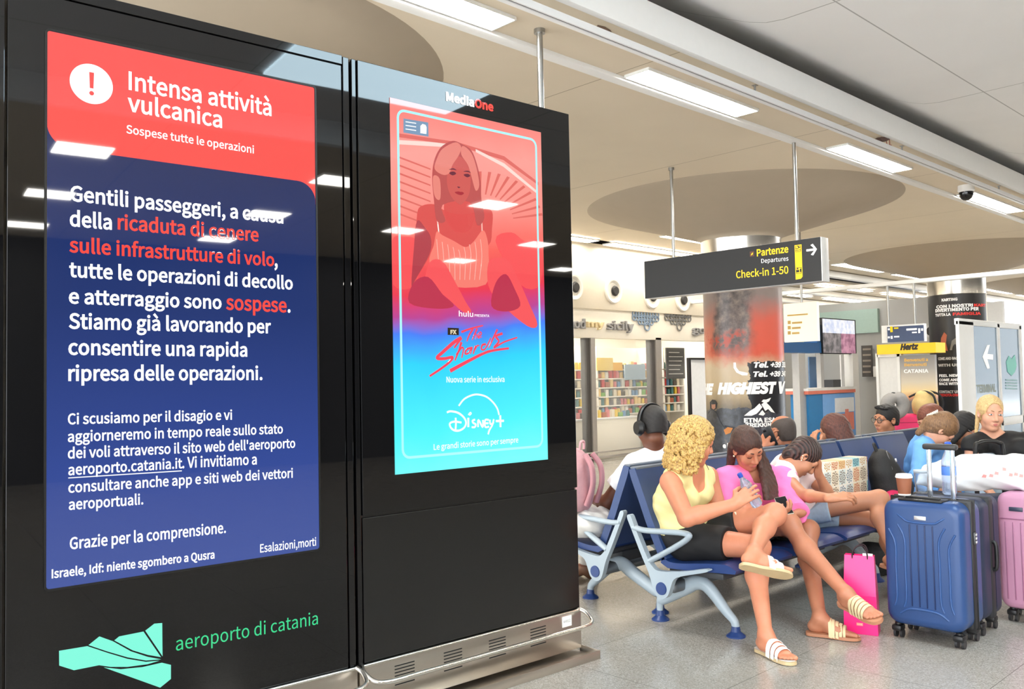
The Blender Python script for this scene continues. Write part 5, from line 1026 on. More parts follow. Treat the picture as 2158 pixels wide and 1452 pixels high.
# ================================================================ LUGGAGE
shell = mat('blue_hard_shell', (40, 70, 120), 0.32, noise=0.05, scale=6, bump=0.04)
zipm = mat('black_gusset', (36, 37, 40), 0.6, noise=0.2, scale=60)
def wheel(t, x, y, yaw=0):
    bm = BM(); box(bm, x-.035, x+.035, y-.028, y+.028, .04, .075, .012); cyl(bm, (x, y, .06), (x, y, .085), .018); f = obj('wheel_fork', bm, blackp, t)
    for s in (-1, 1): bm = BM(); cyl(bm, (x+.008, y+s*.010, .024), (x+.008, y+s*.024, .024), .024, None, 20); obj('wheel', bm, mat('wheel_dark', (40, 40, 42), .5), f)
def shell_half(bm, x0, x1, hw, z0, z1, r, depth_bev, face):     # a moulded half shell: rounded rectangle swept in x with a domed face
    rows = []; xs = [(x1, 0), ((x0+x1)/2, 0), (x0+depth_bev, 0.0), (x0+depth_bev*.45, depth_bev*.25), (x0+depth_bev*.1, depth_bev*.7), (x0, depth_bev*1.3)]
    if face > 0: xs = [(x0+x1-x, d) for x, d in xs]
    for x, d in xs:
        q = rrect(-hw+d, z0+d, hw-d, z1-d, max(.01, r-d*.6), 6); rows.append([bm.verts.new((x, a, b)) for a, b in q])
    n = len(rows[0])
    for A, B in zip(rows, rows[1:]):
        for i in range(n): bm.faces.new((A[i], A[(i+1) % n], B[(i+1) % n], B[i]))
    bm.faces.new(rows[-1]); bm.faces.new(rows[0])
# --- blue suitcase: local x = depth away from the camera side, y = width, z up
bs = thing('blue_suitcase', 'large blue ribbed hard shell suitcase with silver pull handle up and paper cup on it', 'suitcase', (5.03, 1.99, 0), 0)
HW, ZT = .215, .785
bm = BM(); shell_half(bm, 0, .13, HW, .085, ZT, .07, .035, -1); fs = obj('front_shell', bm, shell, bs, smooth=50)
bm = BM()
for y in (-.062, -.02, .02, .062): box(bm, -.004, .01, y-.0035, y+.0035, .20, .655, .003)
obj('groove', bm, mat('groove_dark', (20, 40, 84), .4), fs)
bm = BM()
for s in (-1, 1):
    for y, zt, zb_ in ((.098, .60, .25), (.15, .57, .25)):
        tube(bm, smooth_path([(.002, s*(y+.01), zb_-.06), (.0, s*(y-.005), zb_), (0, s*(y-.005), (zt+zb_)/2), (0, s*(y-.005), zt-.03), (0, s*(y+.03), zt+.05)], 5), .006, 8)
tube(bm, smooth_path([(.012, -.16, .73), (.0, -.10, .685), (-.001, -.06, .668), (-.001, .06, .668), (0, .10, .685), (.012, .16, .73)], 5), .006, 8)
tube(bm, smooth_path([(.004, -.13, .15), (-.002, -.07, .185), (-.002, .07, .185), (.004, .13, .15)], 5), .007, 8)
obj('shell_rib', bm, mat('shell_rib_blue', (46, 80, 134), .3), fs)
bm = BM(); box(bm, -.004, .004, -.03, .035, .682, .705, .003); obj('name_plate', bm, mat('plate_silver', (225, 226, 226), .3, metal=.7), fs)
bm = BM(); box(bm, .13, .20, -HW-.001, HW+.001, .082, ZT+.002, .02, 3); gz_ = obj('zip_gusset', bm, zipm, bs)
bm = BM(); box(bm, .135, .145, -HW-.006, HW+.006, .08, ZT+.007, .004); box(bm, .185, .195, -HW-.006, HW+.006, .08, ZT+.007, .004); obj('zipper', bm, blackp, gz_)
bm = BM(); box(bm, .15, .18, -HW-.016, -HW+.002, .55, .62, .006); lk = obj('combination_lock', bm, mat('lock_grey', (80, 80, 82), .35, metal=.5), gz_)
bm = BM(); [box(bm, .155, .175, -HW-.019, -HW-.014, .56+.02*k, .572+.02*k, .002) for k in range(3)]; obj('lock_dial', bm, mat('lock_light', (200, 200, 200), .4), lk)
bm = BM(); shell_half(bm, .20, .30, HW, .085, ZT, .07, .03, 1); obj('back_shell', bm, shell, bs, smooth=50)
bm = BM(); box(bm, .02, .125, -.11, .13, ZT-.004, ZT+.008, .004); box(bm, .06, .085, -.085, .105, ZT+.006, ZT+.02, .006); obj('top_grip', bm, blackp, bs)
hd = thing_part('pull_handle', bs); bpy.data.objects.remove(hd)
bm = BM(); [box(bm, .145, .163, y-.012, y+.012, ZT, 1.07, .004) for y in (.0, -.125)]; ph = obj('pull_handle', bm, mat('handle_aluminium', (214, 222, 230), .22, metal=.85), bs)
bm = BM(); box(bm, .13, .178, -.155, .03, 1.065, 1.098, .012, 3); obj('handle_grip', bm, mat('grip_dark', (52, 50, 50), .45), ph)
for x in (.05, .25):
    for y in (-.165, .165): wheel(bs, x, y)
# --- second, dark suitcase right behind it
ds = thing('dark_suitcase', 'dark navy and black soft suitcase standing right behind the big blue one', 'suitcase', (5.36, 2.0, 0), 0)
bm = BM(); shell_half(bm, 0, .12, .215, .085, .775, .06, .03, -1); obj('front_shell', bm, mat('dark_navy_fabric', (34, 42, 66), .5, noise=.15, scale=80), ds, smooth=50)
bm = BM(); box(bm, .12, .20, -.217, .217, .082, .777, .02, 3); obj('zip_gusset', bm, zipm, ds)
bm = BM(); shell_half(bm, .20, .31, .215, .085, .775, .06, .03, 1); obj('back_shell', bm, MATS['dark_navy_fabric'], ds, smooth=50)
bm = BM(); tube(bm, smooth_path([(.16, -.218, .52), (.16, -.235, .5), (.16, -.235, .38), (.16, -.218, .36)], 4), .012, 8); obj('side_grip', bm, blackp, ds)
for x in (.05, .25):
    for y in (-.165, .165): wheel(ds, x, y)
# --- pink suitcase
ps = thing('pink_suitcase', 'dusty pink ribbed suitcase under the white bag, cut by the picture edge', 'suitcase', (5.80, 1.61, 0), 0)
pinks = mat('dusty_pink_shell', (196, 140, 168), .35, noise=.05, scale=5)
bm = BM(); shell_half(bm, 0, .13, .235, .085, .775, .06, .03, -1); f2_ = obj('front_shell', bm, pinks, ps, smooth=50)
bm = BM(); [box(bm, -.003, .008, y-.004, y+.004, .14, .60, .003) for y in [-.19+.042*k for k in range(10)]]; box(bm, -.003, .008, -.22, .22, .615, .622, .002); obj('groove', bm, mat('pink_groove', (160, 104, 134), .4), f2_)
bm = BM(); box(bm, -.004, .006, .09, .165, .665, .69, .003); obj('name_plate', bm, mat('plate_dark', (60, 66, 84), .3), f2_)
bm = BM(); box(bm, .13, .15, -.236, .236, .083, .777, .02, 3); obj('zipper', bm, zipm, ps)
bm = BM(); shell_half(bm, .15, .27, .235, .085, .775, .06, .03, 1); obj('back_shell', bm, pinks, ps, smooth=50)
for x in (.05, .22):
    for y in (-.18, .18): wheel(ps, x, y)
# --- paper cup on the blue suitcase
c = (5.11, 2.105); zb0 = ZT+.0205
t = thing('paper_cup', 'brown paper coffee cup with white lid on top of the blue suitcase', 'cup', (c[0], c[1], zb0))
bm = BM(); lathe(bm, [(0, 0), (.031, 0), (.033, .004), (.043, .1), (.0, .1)], seg=32); obj('cup_body', bm, mat('kraft_brown', (150, 92, 66), .6), t)
bm = BM(); lathe(bm, [(.0, .098), (.0455, .098), (.0465, .104), (.0445, .109), (.041, .119), (.036, .12), (.034, .114), (0, .114)], seg=32); obj('lid', bm, mat('lid_white', (245, 245, 242), .35), t)
bm = BM(); lathe(bm, [(.0315, .0), (.0335, .0), (.0342, .008), (.0322, .008)], seg=32); obj('base_ring', bm, MATS['lid_white'], t)
glassm = mat('clear_plastic', (235, 242, 248), .08, noise=0, trans=.92, spec=.5); glassm.node_tree.nodes['Principled BSDF'].inputs['IOR'].default_value = 1.25
# clear tumbler standing behind the cup on the dark suitcase
t = thing('clear_tumbler', 'clear plastic tumbler standing behind the paper cup on the dark suitcase', 'cup', (5.47, 2.15, .7765))
bm = BM(); lathe(bm, [(0, .002), (.032, .0), (.042, .125), (.044, .13), (.041, .13), (.031, .006), (0, .006)], seg=28); obj('tumbler_body', bm, glassm, t)
bm = BM(); lathe(bm, [(0, .12), (.04, .12), (.043, .128), (.043, .138), (0, .138)], seg=28); obj('rim', bm, mat('milky_plastic', (220, 230, 238), .3, alpha=.8), t)
# water bottle standing behind the handle on the dark suitcase
def bottle(name, label, loc, R, cap_col, lab_col, h=.235, r=.034):
    t = thing(name, label, 'bottle', (0, 0, 0)); t.matrix_basis = Matrix.Translation(V(loc)) @ R
    k = h/.235; bm = BM(); lathe(bm, [(0, .004*k), (r*.8, 0), (r, .008*k), (r, .05*k), (r*.93, .06*k), (r, .07*k), (r, .15*k), (r*.9, .165*k), (r*.6, .19*k), (r*.4, .205*k), (r*.38, .215*k), (r*.45, .216*k), (r*.45, .22*k), (0, .22*k)], seg=28); obj('bottle_body', bm, mat('bottle_'+name, (196, 212, 238), .1, noise=0, trans=.75, alpha=.9), t)
    bm = BM(); lathe(bm, [(0, .214*k), (r*.46, .214*k), (r*.46, .24*k), (r*.3, .244*k), (0, .244*k)], seg=24); obj('cap', bm, mat('cap_'+name, cap_col, .4), t)
    bm = BM(); lathe(bm, [(r*1.01, .09*k), (r*1.02, .092*k), (r*1.02, .128*k), (r*1.01, .13*k)], seg=28); obj('bottle_label', bm, mat('label_'+name, lab_col, .5), t)
    return t
bottle('water_bottle', 'clear water bottle with blue cap seen between the silver pull handle tubes', (5.50, 2.0, .7765), Matrix.Identity(4), (40, 90, 200), (90, 140, 230), .30, .04)
# --- white carrier bag slumped over the suitcases
wb_m = mat('white_bag_plastic', (240, 241, 242), .4, noise=.03, scale=5, bump=.5)
q_ = at_d(2092, 1008, 5.45); wbag = thing('carrier_bag', 'big crumpled white carrier bag with faded red print lying on the suitcases', 'bag', (0, 0, 0)); wbag.matrix_basis = Matrix.Translation((float(q_[0]), float(q_[1]), .782)) @ Matrix.Rotation(math.radians(-52), 4, 'Z') @ Matrix.Diagonal((1, 1, .86, 1))
g = Grid([(-.45, -.25, 0), (.5, .25, .3)], .06, .008)
for c_, r_ in (((-.02, 0, .11), (.36, .15, .13)), ((.22, .02, .10), (.30, .17, .125)), ((-.24, -.02, .085), (.20, .11, .10)), ((.30, -.08, .06), (.16, .12, .085))): g.ell(c_, r_, None, .06)
g.cone((-.32, -.03, .09), (-.46, -.05, .045), .055, .02, .05); g.cone((.18, -.14, .03), (.17, -.17, -.03), .05, .02, .05)
g.ripple(.007, 17, .8); g.ripple(.004, 43, 2.1); g.plane((0, .1, .003), (0, .12, -1))
net_obj('bag_body', g, wb_m, wbag)
rr_ = random.Random(4); wv_ = [v.co.copy() for v in bpy.data.objects['bag_body'].data.vertices] if 'bag_body' in bpy.data.objects else []
bag_o = [o for o in bpy.data.objects if o.parent == wbag][0]; bpy.context.view_layer.update()
bm = BM(); ink_r = mat('faded_red_ink', (232, 150, 146), .6)
for k in range(9):
    x0 = -.10+.035*k+rr_.uniform(-.008, .008); z0 = .13+rr_.uniform(-.035, .03); vs = []
    for a, b in ((-.012, -.009), (.011, -.012), (.015, .007), (-.005, .013)):
        ok, loc, nor, fi = bag_o.ray_cast(Vector((x0+a, -.5, z0+b)), Vector((0, 1, 0)))
        if ok: vs.append(bm.verts.new(loc+nor*.0015))
    if len(vs) == 4: bm.faces.new(vs)
obj('faded_print', bm, ink_r, wbag)
# ================================================================ PEOPLE
skA = skin('fair_tan', (208, 136, 104)); skB = skin('tan', (188, 124, 94)); skC = skin('olive', (190, 130, 98)); skD = skin('brown', (112, 68, 48)); skE = skin('pale', (214, 158, 130))

# ---- garments and hair shared by the other figures
def tee(root, org, F, m, name='t_shirt', sleeves=(), o=.013, hem=-.04, neck=(.07, .075), h=.0065, rip=.002, breasts=True):
    g = Grid([F.pelvis, F.neck, F.shR, F.shL]+[b for a, b, *_ in sleeves], .16, h); torso(g, F, o, breasts=breasts)
    for a, b, r0, r1 in sleeves: g.cone(a, b, r0*F.s, r1*F.s, .04, flat=True)
    g.plane(F.pelvis+F.spine*hem, -F.spine); g.ell(F.neck+F.spine*.045+F.front*.02, np.array([neck[0], neck[1], neck[0]])*F.s, (F.across, F.spine, F.front), .01, 's')
    if rip: g.ripple(rip, 45, 1.7)
    return net_obj(name, g, m, root, org)
def bottoms(root, org, F, m, name, legs, h=.0065, top=.10):
    g = Grid([F.pelvis, F.hipR, F.hipL]+[p for l in legs for p in l[0]], .17, h)
    g.ell(F.pelvis, np.array([.165, .12, .118])*F.s+.014, (F.hipax, nrm(np.cross(F.hipax, F.pfront)), F.pfront), .05)
    for hp in (F.hipR, F.hipL): g.ell(hp-F.pfront*.02, np.array([.098, .105, .10])*F.s+.012, (F.hipax, F.spine, F.front), .05)
    for pts, radii in legs:
        for i in range(len(pts)-1): g.cone(pts[i], pts[i+1], radii[i]*F.s, radii[i+1]*F.s, .04, flat=(i == len(pts)-2))
    g.plane(F.pelvis+F.spine*top+F.pfront*.05, nrm(F.spine*.8-F.pfront*.6)); g.ripple(.0016, 45, 2)
    return net_obj(name, g, m, root, org)
def cap_hair(root, org, F, m, o=.014, face=((0, .105, -.03), (.074, .082, .098)), nape=-.07, extra=None, back=.0, h=.0048, rip=.0012):
    g = Grid([F.head], .32 if extra else .2, h); R = (F.r, F.f, F.u); skull_cap(g, F, o); g.ell(F.H(0, -.052, -.02), (np.array([.062, .05, .07])*F.hs+o*.6), R, .03)
    g.ell(F.H(*face[0]), np.array(face[1])*F.hs, R, .008, 's'); g.plane(F.H(0, 0, nape), -F.u)
    if extra: extra(g)
    if rip: g.ripple(rip, 120, .7)
    return net_obj('hair', g, m, root, org, clean=60)
denim = mat('light_denim', (184, 204, 222), .85, noise=.16, scale=40, bump=.2)
# ---- woman in the yellow top
F = Fig(s=1.08, hs=1.10, female=True)
F.armk = 1.18; F.pelvis = A((4.54, 3.26, .535)); F.hipR = A((4.47, 3.14, .515)); F.hipL = A((4.66, 3.14, .53))
F.neck = at_d(1458, 988, 5.30); F.head = at_d(1463, 931, 5.26); F.hf = cdir(.93, -.26, .16); F.hu = cdir(.12, 1, 0)
F.shR = at_d(1413, 1016, 5.18); F.shL = at_d(1492, 1004, 5.48); F.bend = .085
elR = reach(F.shR, 1447, 1092, .30, True); wrR = reach(elR, 1549, 1062, .27, False); elL = at_d(1520, 1092, 5.42); wrL = at_d(1562, 1083, 5.27)
knL = at_d(1632, 1084, 5.14); anL = at_d(1588, 1164, 4.80); knR = at_d(1598, 1152, 5.03); anR = at_z(1614, 1338, .105)
F.armR = [elR, wrR, wrR+cdir(.2, .1, 0)*.2]; F.armL = [elL, wrL]; F.legR = [knR, anR]; F.legL = [knL, anL]; F.setup()
dL = depth(anL); toeL = at_d(1654, 1204, dL-.03); upL = cdir(.14, .80, .62); toeR = at_z(1672, 1392, .03); upR = np.array([0, 0, 1.0])
wd1 = cdir(.72, .55, .05); 
def bld(g):
    g.merge(lambda q: (limb_leg(q, F, F.hipR, knR, anR), foot(q, F, anR, toeR, upR, -1))); g.merge(lambda q: (limb_leg(q, F, F.hipL, knL, anL), foot(q, F, anL, toeL, upL, 1)))
    g.merge(lambda q: limb_arm(q, F, F.shL, elL, wrL), .03); g.merge(lambda q: limb_arm(q, F, F.shR, elR, wrR), .03)
    hand(g, F, wrR, wd1, cdir(.25, -.35, .9), 1, ((.35, .55, .45), (.3, .5, .4), (.3, .5, .4), (.3, .5, .4)), .10, .7)
    hand(g, F, wrL, cdir(.8, .5, -.1), cdir(.1, .6, -.6), -1, (.5, .6, .5), .05, .6)
w1, o1 = person_base('curly blonde woman in a pale yellow top and black shorts holding a blue water bottle', F, skA, .0042, bld, [toeL, toeR, F.head+F.hf*.1])
W1F = F; W1 = dict(wrR=wrR)
# yellow ribbed top
yel_t = mat('pale_yellow_cotton', (240, 226, 160), .8, noise=.05, scale=25, bump=.12)
n_ = N(yel_t)
g = Grid([F.pelvis, F.neck, F.shR, F.shL], .2, .0055); torso(g, F, .013)
g.ell(F.pelvis-F.spine*.02, (.01, .01, .01), None, .01)
L_ = np.linalg.norm(F.neck-F.pelvis)
g.plane(F.pelvis+F.spine*.045, -F.spine)
g.ripple(.0022, 55, 1.0)
for s_, sh in ((1, F.shR), (-1, F.shL)):                          # arm holes and scooped neck
    g.ell(sh+F.across*s_*.040-F.spine*.075, (.075, .17, .15), (F.across, F.spine, F.front), .02, 's')
g.ell(F.neck+F.front*.075+F.spine*.01, (.072, .135, .10), (F.across, F.spine, F.front), .015, 's'); g.ell(F.neck-F.front*.04+F.spine*.075, (.085, .10, .10), (F.across, F.spine, F.front), .015, 's')
g.plane(F.neck+F.spine*.045, F.spine)
net_obj('tank_top', g, yel_t, w1, o1)
# brown straps under the top
for s_, sh in ((1, F.shR), (-1, F.shL)):
    bm = BM(); c0 = F.neck+F.across*s_*.105*F.s
    tube(bm, smooth_path([V(c0-F.front*.095-F.spine*.16-o1), V(c0-F.front*.07-F.spine*.045-o1), V(c0-F.spine*.0+F.front*.005+F.spine*.012-o1), V(c0+F.front*.045-F.spine*.02-o1)], 5), .005, 8)
    obj('bra_strap', bm, mat('strap_brown', (84, 44, 40), .6), w1)
blk = mat('black_jersey', (20, 20, 22), .75, noise=.1, scale=30, bump=.1)
g = Grid([F.pelvis, F.hipR, F.hipL, knR, knL], .2, .0055)
g.ell(F.pelvis, np.array([.165, .12, .118])*F.s+.014, (F.hipax, nrm(np.cross(F.hipax, F.pfront)), F.pfront), .05)
for hp in (F.hipR, F.hipL): g.ell(hp-F.pfront*.02, np.array([.098, .105, .10])*F.s+.012, (F.hipax, F.spine, F.front), .05)
shorts(g, F, F.hipR, knR, .58); shorts(g, F, F.hipL, knL, .52); g.plane(F.pelvis+F.spine*.11+F.pfront*.05, nrm(F.spine*.75-F.pfront*.65)); g.ripple(.0015, 50, 2)
net_obj('shorts', g, blk, w1, o1)
# curly hair
g = Grid([F.head], .30, .0042); rnd = random.Random(11); H = F.H; Rh = (F.r, F.f, F.u)
skull_cap(g, F, .024); g.ell(H(0, -.045, -.03), np.array([.098, .075, .125])*F.hs, Rh, .03)
for x in (-1, 1): g.ell(H(x*.078, -.02, -.045), np.array([.030, .055, .105])*F.hs, Rh, .03)
g.ell(H(0, .10, -.03), np.array([.066, .075, .092])*F.hs, Rh, .01, 's')
for k in range(900):
    th = rnd.uniform(0, 2*math.pi); z = .125-.285*rnd.random()
    rad = .104+.016*math.sin(max(0, min(1, (.125-z)/.285))*math.pi)
    if z > .04: rad *= math.sqrt(max(0, 1-((z-.04)/.092)**2))
    x, y = rad*math.cos(th)*.95, rad*math.sin(th)-.018
    lim = .088 if z > .085 else (.060 if z > .04 else (.030 if z > -.02 else .022))
    if y > lim: continue
    r = rnd.uniform(.007, .0135); g.cone(H(x, y, z), H(x*1.03+rnd.uniform(-.01, .01), min(lim, y+rnd.uniform(-.01, .01)), z-rnd.uniform(.008, .022)), r*F.hs, r*.8*F.hs, .006)
for k in range(40):
    x = rnd.uniform(-.075, .075); g.cone(H(x, .050+rnd.uniform(0, .02), .088-abs(x)*.3), H(x*1.1, .064+rnd.uniform(-.01, .01), .066-abs(x)*.4), .011, .008, .006)
g.ripple(.0016, 170, .4)
net_obj('hair', g, hair_mat('curly_blonde', (224, 186, 108), (120, 74, 42), (26, 26, 20), 13), w1, o1, clean=60)
face_parts(w1, F, o1, 'down', (150, 106, 70), (196, 112, 100))
whs = (mat('sandal_sole', (206, 182, 140), .6, noise=.12, scale=20), mat('sandal_white', (244, 242, 238), .5), mat('insole_white', (236, 230, 222), .6))
S3 = ((.062, .078, .030), (.096, .104, .026), (.126, .128, .022))
sandal(w1, o1, F, anR, toeR, upR, -1, whs, S3); sandal(w1, o1, F, anL, toeL, upL, 1, whs, S3)
bm = BM(); cyl(bm, V(wrL-o1)+V(cdir(.8, .5, -.1))*-.03, V(wrL-o1)+V(cdir(.8, .5, -.1))*-.02, .032, None, 20); obj('bracelet', bm, mat('pearl', (240, 232, 210), .3), w1)
# bottle in her hand
hb = wrR+wd1*.075*F.s+cdir(.30, -.35, .9)*.035
bax = nrm(at_d(1561, 1002, depth(hb)+.0)-at_d(1598, 1066, depth(hb)-.0)); sx = nrm(np.cross(bax, AX[2])); sy = np.cross(bax, sx)
Rb = Matrix([[float(sx[i]), float(sy[i]), float(bax[i])] for i in range(3)]).to_4x4()
bb = at_d(1597, 1066, depth(hb)+.01)
bottle('held_bottle', 'blue tinted half litre water bottle held by the woman in the yellow top', bb, Rb, (38, 70, 170), (120, 150, 220), .205, .031)

def arms_legs(g, F):
    for a in (F.armR, F.armL): g.merge(lambda q: limb_arm(q, F, *a), .03)
    for l in (F.legR, F.legL): g.merge(lambda q: limb_leg(q, F, *l), .008)
# ---- woman in pink looking down at a phone
F = Fig(s=1.08, hs=1.08, female=True)
F.pelvis = A((5.28, 3.22, .535)); F.hipR = A((5.19, 3.18, .515)); F.hipL = A((5.38, 3.18, .515))
F.neck = at_d(1590, 1000, 5.72); F.head = at_d(1574, 944, 5.62); F.hf = cdir(.34, -.50, -.80); F.hu = cdir(-.10, .90, -.35)
F.shR = at_d(1530, 1010, 5.62); F.shL = at_d(1652, 1008, 5.86); F.bend = .03
elR = at_d(1523, 1085, 5.50); wrR = at_d(1622, 1088, 5.30); elL = at_d(1662, 1064, 5.66); wrL = at_d(1684, 1082, 5.46)
knR = reach(F.hipR, 1664, 1106, .47, True); anR = at_d(1783, 1250, 4.93); knL = reach(F.hipL, 1703, 1118, .47, True); anL = at_z(1728, 1302, .105)
F.armR = [F.shR, elR, wrR]; F.armL = [F.shL, elL, wrL]; F.legR = [F.hipR, knR, anR]; F.legL = [F.hipL, knL, anL]; F.setup()
dR = depth(anR); toeR = at_d(1822, 1278, dR-.10); upR = cdir(-.30, .80, -.25); toeL = at_z(1768, 1334, .03)
def bld(g):
    arms_legs(g, F); foot(g, F, anR, toeR, upR, -1); foot(g, F, anL, toeL, (0, 0, 1), 1)
    hand(g, F, wrL, cdir(-.95, -.05, -.1), cdir(-.1, .9, .35), 1, (.5, .7, .5), .04, .6); hand(g, F, wrR, cdir(.85, .2, 0), cdir(0, .8, .4), -1, (.4, .6, .4), .04, .6)
w2, o2 = person_base('long haired woman in a bright pink top and sandals looking down at her phone', F, skB, .0042, bld, [toeR, toeL])
pink = mat('bright_pink_knit', (255, 124, 184), .8, noise=.08, scale=14, bump=.35)
tee(w2, o2, F, pink, 'pink_top', ((F.shR, elR, .068, .060), (elR, A(elR)+(A(wrR)-A(elR))*.85, .060, .058), (F.shL, elL, .074, .078), (elL, A(elL)+(A(wrL)-A(elL))*.95, .078, .066)), .018, .0, (.075, .085), .0055, .0035)
bottoms(w2, o2, F, blk, 'shorts', (((F.hipR, A(F.hipR)+(A(knR)-A(F.hipR))*.5), (.106, .094)), ((F.hipL, A(F.hipL)+(A(knL)-A(F.hipL))*.5), (.106, .094))))
dkb = hair_mat('dark_brown', (82, 48, 36), (30, 18, 16), (90, 90, 5), 6)
def longhair(g):
    H = F.H
    for i in range(9):                                             # falls over her left shoulder and down the chest
        t = i/8; p = [H(-.066-.012*t, -.01-.05*t+.03, .0), at_d(1604+14*t, 985, 5.62+.08*t), at_d(1612+20*t, 1025, 5.52+.10*t), at_d(1618+14*t, 1068, 5.47+.06*t)]
        q = smooth_path(p, 4)
        for a, b in zip(q, q[1:]): g.cone(a, b, .021, .019, .012)
    for i in range(5):
        t = i/4; p = [H(.070, -.03-.03*t, -.0), at_d(1543-3*t, 960, 5.68), at_d(1540-3*t, 1000, 5.72), at_d(1546, 1025, 5.74)]
        q = smooth_path(p, 4)
        for a, b in zip(q, q[1:]): g.cone(a, b, .020, .017, .012)
cap_hair(w2, o2, F, dkb, .013, ((.008, .112, -.028), (.066, .082, .098)), -.09, longhair)
face_parts(w2, F, o2, 'down', (46, 30, 26), (190, 100, 96))
tan = (mat('tan_sole', (186, 128, 96), .6, noise=.1), mat('cream_strap', (222, 204, 160), .5, noise=.1), mat('insole_tan', (196, 140, 106), .6))
S5 = ((.045, .055, .016), (.065, .07, .015), (.085, .088, .015), (.104, .106, .015), (.122, .124, .013))
sandal(w2, o2, F, anR, toeR, upR, -1, tan, S5); sandal(w2, o2, F, anL, toeL, (0, 0, 1), 1, tan, S5)
bm = BM(); sphere(bm, V(F.H(.084, .0, -.036)-o2), .006, 10); obj('earring', bm, mat('pearl', (240, 232, 210), .3), w2)
ph = at_d(1652, 1066, 5.44); t = thing('smartphone', 'pale edged smartphone held by the woman in the pink top', 'phone', (0, 0, 0))
px_ = nrm(at_d(1664, 1061, 5.44)-at_d(1638, 1066, 5.44)); pz_ = nrm(cdir(-.1, .75, -.55)); pz_ = nrm(pz_-px_*(pz_ @ px_)); py_ = np.cross(pz_, px_)
Mp = Matrix([[float(px_[i]), float(py_[i]), float(pz_[i])] for i in range(3)]).to_4x4(); t.matrix_basis = Matrix.Translation(V(ph)) @ Mp
bm = BM(); box(bm, -.037, .037, -.075, .075, -.005, .004, .004); obj('phone_case', bm, mat('phone_pale', (220, 210, 190), .35), t)
bm = BM(); box(bm, -.034, .034, -.071, .071, .004, .0052); obj('phone_screen', bm, mat('phone_glass', (16, 16, 20), .08, noise=0), t)
# ---- girl in a white tee and denim shorts, forehead in hand
F = Fig(s=1.06, hs=1.06, female=True)
F.pelvis = A((5.93, 3.18, .53)); F.hipR = A((5.84, 3.14, .545)); F.hipL = A((6.03, 3.14, .51))
F.neck = at_d(1662, 978, 6.02); F.head = at_d(1693, 962, 5.95); F.hf = cdir(.62, -.76, -.12); F.hu = cdir(.74, .62, -.05)
F.shR = at_d(1650, 1002, 5.88); F.shL = at_d(1700, 998, 6.22); F.bend = .09
elR = reach(F.shR, 1692, 1044, .28, True); wrR = reach(elR, 1752, 1050, .25, True); elL = at_d(1746, 1044, 6.02); wrL = at_d(1724, 996, 5.96)
knR = reach(F.hipR, 1852, 1052, .47, True); anR = reach(knR, 1885, 1170, .42, True); knL = reach(F.hipL, 1872, 1104, .47, True); anL = A((6.02, 2.52, .105))
F.armR = [F.shR, elR, wrR]; F.armL = [F.shL, elL, wrL]; F.legR = [F.hipR, knR, anR]; F.legL = [F.hipL, knL, anL]; F.setup()
toeR = A(anR)+np.array([.02, -.19, -.05]); toeL = A(anL)+np.array([0, -.2, -.07])
def bld(g):
    arms_legs(g, F); foot(g, F, anR, toeR, nrm((0, -.2, 1)), -1); foot(g, F, anL, toeL, (0, 0, 1), 1)
    hand(g, F, wrR, cdir(.95, .15, 0), cdir(.1, -.8, .4), 1, (.35, .5, .4), .05, .5); hand(g, F, wrL, cdir(-.05, .9, -.2), cdir(-.7, .2, -.1), -1, (.4, .6, .4), .05, .5)
w3, o3 = person_base('girl in a white tee and pale denim shorts resting her forehead in her hand', F, skC, .0046, bld, [toeR, toeL])
tee(w3, o3, F, mat('white_pink_tee', (250, 232, 230), .8, noise=.03, scale=20, bump=.1), 't_shirt', ((F.shR, A(F.shR)+(A(elR)-A(F.shR))*.42, .064, .060), (F.shL, A(F.shL)+(A(elL)-A(F.shL))*.42, .064, .060)), .015, .0, (.068, .07))
bottoms(w3, o3, F, denim, 'denim_shorts', (((F.hipR, A(F.hipR)+(A(knR)-A(F.hipR))*.36), (.108, .104)), ((F.hipL, A(F.hipL)+(A(knL)-A(F.hipL))*.36), (.108, .104))))
br = mat('braided_hair', (56, 36, 32), .5, noise=0); n = N(br); wv = n.add('TexWave'); wv.inputs['Scale'].default_value = 22; wv.inputs['Distortion'].default_value = 1.5; n.link(n.coord((1, .3, 1)), wv.inputs['Vector'])
n.link(n.ramp(wv.outputs['Fac'], [(.15, rgb(26, 18, 18)), (.6, rgb(74, 50, 44))]), n.b.inputs['Base Color']); n.bump(wv.outputs['Fac'], .6, .01)
def bun(g): g.ell(F.H(0, -.075, -.055), np.array([.05, .035, .05])*F.hs, (F.r, F.f, F.u), .02)
cap_hair(w3, o3, F, br, .010, ((0, .115, -.035), (.076, .088, .102)), -.065, bun)
face_parts(w3, F, o3, 'down', (52, 34, 28), (176, 96, 86), sides=(1, -1))
bm = BM(); [sphere(bm, V(F.H(.086, -.004-.008*k, -.034+.012*k)-o3), .0045, 8) for k in range(3)]; obj('earring', bm, mat('pearl', (240, 232, 210), .3), w3)
sandal(w3, o3, F, anL, toeL, (0, 0, 1), 1, tan, S3); sandal(w3, o3, F, anR, toeR, nrm((0, -.2, 1)), -1, tan, S3)
